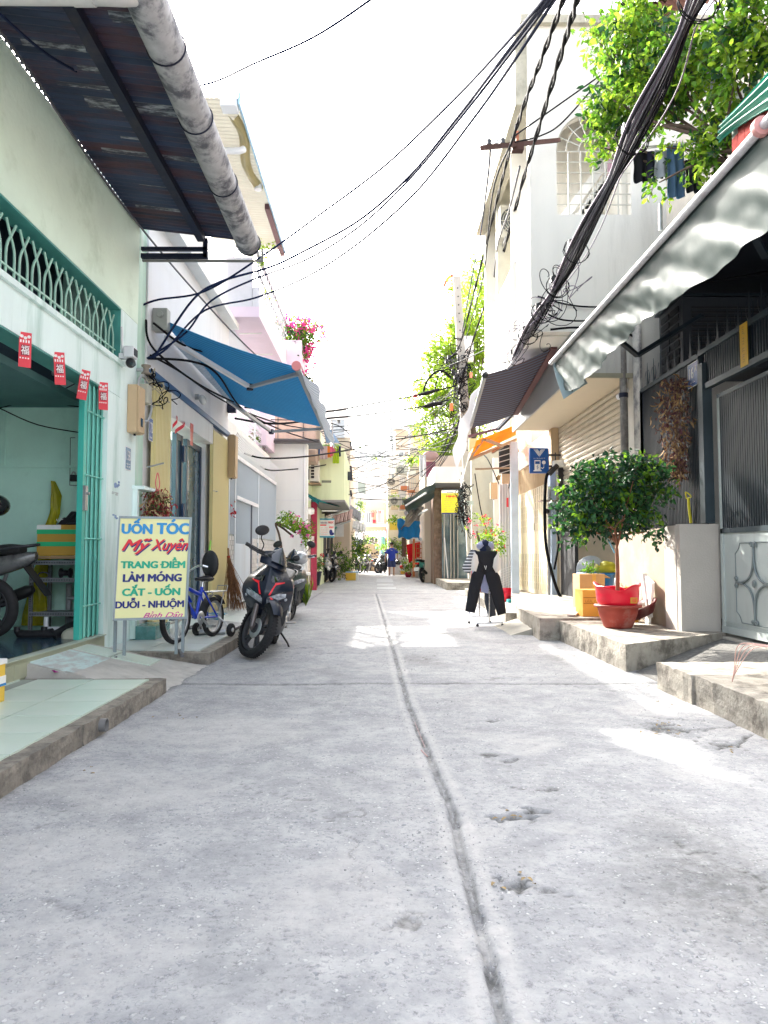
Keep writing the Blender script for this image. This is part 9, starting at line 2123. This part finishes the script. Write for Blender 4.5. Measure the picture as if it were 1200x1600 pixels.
for i in (14,33,52,60,68,75,82):
    c = W_[min(i,len(W_) - 1)]
    for k in range(3): a0_ = rd.uniform(0,6); obj(B().tube([c + Vector((rd.uniform(.9,1.1) * .13 * cos(a0_ + j * .3),.05 * j / 20,.13 * sin(a0_ + j * .3) - .02)) for j in range(20)],.004,5),'loose_loop',m_cable,bu)
    obj(B().cb(c + Vector((-.05,0,.05)),(.07,.06,.06)),'connector',m_black,bu)
for k in range(14):
    c = W_[55 + k * 2 + 1 if 55 + k * 2 + 1 < len(W_) else -1]; obj(B().tube(curl(c,c + Vector((rd.gauss(0,.15),rd.uniform(-.1,.3),rd.uniform(-.35,.1))),.12,18,k + 9),.005,5),'loose_end',m_cable if k % 2 else MC['cable_mauve'],bu)
cable([(800,215,8.2),(850,180,8.8),(938,118,9.7)],.007,'double wire from the bracket up to the white house wall, upper'); cable([(805,222,8.2),(845,212,8.8),(880,190,9.3),(940,122,9.7)],.007,'double wire from the bracket up to the white house wall, lower')
lines = [([(240,505,8.2),(300,545,9),(380,558,11),(480,590,16),(580,597,19),(690,575,21.3),(800,527,14),(870,490,9.6)],.007,'long thin wire spanning from the blue awning to the white house'),
 ([(500,612,18),(580,600,20),(660,588,21),(712,578,21.3)],.012,'dark wire reaching the pole just above the loops'),
 ([(480,618,16),(580,608,19),(650,595,21),(712,582,21.3)],.008,'thin wire just below the dark one at the pole'),
 ([(495,644,15),(580,631,18),(650,618,20),(712,603,21.2)],.022,'thick black trunk cable reaching the pole from the left, upper'),
 ([(430,662,14),(500,655,15.5),(580,647,18),(655,636,20),(700,625,21)],.022,'thick black trunk cable reaching the pole from the left, lower'),
 ([(415,716,15),(480,713,17),(545,703,20),(600,690,22),(660,680,24),(712,668,24)],.020,'black trunk cable drooping past the clothes on the lime balcony'),
 ([(360,632,12.6),(400,650,14),(450,665,17),(500,672,20)],.010,'cable bundle leaving the blue awning bracket'),
 ([(232,560,8.2),(300,565,9),(340,585,10),(380,640,12.6),(440,672,15),(495,690,18)],.008,'sagging cable from the spool under the blue awning'),
 ([(235,555,8.2),(280,580,9),(330,615,11),(360,632,12.6)],.012,'black cable from the spool to the awning bracket'),
 ([(228,500,8.2),(240,545,8.2),(310,600,9.6),(365,628,12)],.007,'fine wire crossing the cream wall'),
 ([(520,662,18),(560,690,22),(610,712,28),(650,706,30)],.012,'thin wire sloping down across the middle of the far view'),
 ([(500,775,22),(560,770,26),(610,750,30),(660,700,27),(700,660,23),(722,640,21.5)],.014,'long black wire sweeping up to the pole from the lower left'),
 ([(620,660,28),(660,668,27),(720,660,22),(722,640,21.5)],.010,'short dark wire at the steel roof frame'),
 ([(604,692,28),(640,700,27),(690,706,24),(722,700,21.5)],.010,'wire running level towards the pole below the tree'),
 ([(540,672,26),(600,682,30),(660,680,28),(720,672,22)],.008,'upper of the fine wires in front of the far houses'),
 ([(540,690,26),(600,700,30),(660,702,28),(720,690,22)],.008,'lower of the fine wires in front of the far houses'),
 ([(545,665,24),(620,655,28),(700,660,22)],.008,'fine wire level with the steel roof beam'),
 ([(430,735,17),(500,728,21),(560,715,25),(640,712,28)],.008,'fine wire below the black trunk cable'),
 ([(722,640,21.3),(700,700,23),(660,745,26),(640,780,30)],.010,'wire dropping from the pole past the white balcony box'),
 ([(716,560,21.3),(706,640,22),(680,720,25),(600,770,34)],.010,'wire from the pole top sloping to the far facades'),
 ([(735,700,21),(760,715,19),(790,770,18),(806,700,16.6)],.008,'slack wire behind the orange awning'),
 ([(742,740,20),(752,800,19.8),(765,840,19.5)],.010,'conduit wire beside the pole'),
 ([(840,463,9.7),(900,478,9.68),(985,480,9.66)],.006,'dark wire stretched along the foot of the white end wall'),
 ([(840,480,9.6),(880,500,9.6),(960,500,9.6)],.006,'second wire stretched along the foot of the white end wall'),
 ([(1000,455,9.2),(1060,448,8.6),(1200,425,7)],.006,'black wire under the awning of number 16A'),
 ([(860,515,9.6),(905,512,9.6),(980,520,9.65),(997,545,9.66)],.010,'cable clipped under the beam of the white house')]
for pl,r,lb in lines: cable(pl,r,lb,m_cable)
lp = thing('cable_arch','pair of black cable loops arching beside the pole','cable loops',at(670,600,Y=21)); obj(B().tube(smooth([at(u,v,Y=21) for u,v in ((662,612),(667,596),(680,582),(692,580),(705,590))]),.03,6),'loop',m_cable,lp); obj(B().tube(smooth([at(u,v,Y=21) for u,v in ((679,612),(682,598),(688,583),(700,577),(708,582))]),.018,6),'loop',m_cable,lp)
spl = thing('cable_sleeve','black tape sleeve where the lower trunk cable splices by the pole','sleeve',at(678,632,Y=20.5)); obj(B().tube([at(665,635,Y=20.3),at(676,632,Y=20.5),at(690,630,Y=20.8)],[.05,.07,.05],8),'sleeve',m_cable,spl)
spl = thing('cable_sleeve','dark sleeve with red tape on the upper trunk cable by the pole','sleeve',at(670,615,Y=20.5)); obj(B().tube([at(655,617,Y=20.2),at(668,614,Y=20.5),at(685,609,Y=20.8)],[.04,.055,.04],8),'sleeve',m_cable,spl); obj(B().cyl(at(647,619,Y=20),at(651,618,Y=20.1),.045,n=8),'tape',m_red,spl)
# far clutter: faded shop awnings, small signs, wires
for i,(u0,v0,u1,v1,Y_,c,lb) in enumerate(((505,820,524,828,31,(.10,.30,.26),'green faded shop awning on the far left'),(524,838,541,843,37,(.42,.10,.08),'dull red shop awning on the far left'),(537,848,552,852,43,(.10,.16,.36),'blue shop awning low on the far left'),(612,832,634,824,40,(.08,.25,.16),'green shop awning far off on the right side'),(604,843,622,838,47,(.45,.30,.10),'ochre shop awning at the far right corner'),(634,806,652,797,34,(.28,.28,.30),'grey shop awning beside the cluttered balconies'))):
    a,c2=at(u0,v0,Y=Y_),at(u1,v1,Y=Y_);t=thing('shop_awning',lb,'awning',a);sgn=1 if u0<590 else -1
    obj(B().sheet(lambda u,v:a.lerp(c2,u)+Vector((0,1.8*v,.0+.5*v*(1-abs(u-.5))+.03*sin(u*40))),20,5,.03),'fabric',cl('far_awning%d'%i,c),t,recalc=False)
    obj(B().sheet(lambda u,v:a.lerp(c2,u)+Vector((0,-.02,-.22*v+.02*sin(u*40))),20,2,.01),'valance',MC['cloth_far_awning%d'%i],t,recalc=False)
for i,(u,v,Y_,w,h,c,body,lb) in enumerate(((528,826,32,.5,.7,(.7,.7,.68),'','white sign on the far left wall'),(540,838,38,.6,.5,(.65,.10,.08),'','red sign on the far left wall'),(548,830,42,.5,.8,(.08,.25,.55),'','blue upright sign on the far left wall'),(618,822,38,.6,.4,(.75,.6,.08),'','yellow sign on the far right'),(609,835,44,.5,.7,(.6,.1,.1),'','dark red sign at the far right'),(645,787,30,.4,.5,(.1,.45,.35),'','green sign under the orange balcony panel'))):
    p=at(u,v,Y=Y_);t=thing('shop_sign',lb,'sign',p);obj(B().box((p.x-w/2,Y_,p.z-h/2),(p.x+w/2,Y_+.06,p.z+h/2)),'panel',M('far_sign%d'%i,c,.6,bump=0),t)
rd=random.Random(99);t=thing('cable_web','web of thin wires crossing high over the far lane','wires',(0,30,5))
for k in range(34):
    Y0_=rd.uniform(27.5,33);a=Vector((-2.3,Y0_,rd.uniform(3.2,6.2)));c=Vector((2.3,rd.uniform(28,33),rd.uniform(3.4,5.6)))
    if k%3==1:a=Vector((2.45,21.5,rd.uniform(4.6,6.6)));c=Vector((rd.uniform(1.7,2.2),rd.uniform(35,38),rd.uniform(3.5,6.5)))
    if k%3==2:a=Vector((2.45,21.5,rd.uniform(4.6,6.2)));c=Vector((-2.3,rd.uniform(27.5,33),rd.uniform(3.5,6)))
    obj(B().tube(sag(a,c,rd.uniform(.05,.5),16),rd.uniform(.006,.013),4),'wire',m_cable if k%4 else m_cableg,t)
# scooter standing in the garage at the left edge
gs=scooter('black and white scooter in the mint garage, only its rear showing',(-3.52,6.72,.246),radians(178),lean=radians(3),body=M('pearl_panel',(.12,.12,.12),.25,coat=.6,bump=0,col2=(.03,.03,.035),amt=1,thr=.5,scale=3),detail=False)
for o in list(gs.children):
    if o.name.startswith('tail_light'):D.objects.remove(o)
# ================================================================== BACKGROUND closing
gb = thing('background_block','plain pale houses closing the view behind the far buildings','building',(0,75,0)); obj(B().box((-40,74,0),(-4,84,9)),'wall',m_fw,gb); obj(B().box((1.5,70,0),(40,84,10)),'wall',m_fp,gb); obj(B().box((-4,76,0),(1.5,84,6)),'wall',m_fc,gb)
# hidden backs: the row behind each frontage, so the lane stays closed from the side
rb_ = thing('row_houses','plain row of houses behind the left frontages','building',(-8,20,0)); obj(B().box((-12,7.9,0),(-6.7,48,5.0)),'wall',m_fw,rb_)
rb2 = thing('row_houses','plain row of houses behind the right frontages','building',(9,20,0)); obj(B().box((7,-2,0),(13,60,7.0)),'wall',m_fp,rb2)
for o in list(D.objects):
    if o.type == 'EMPTY' and o.parent is None and not o.children: D.objects.remove(o)
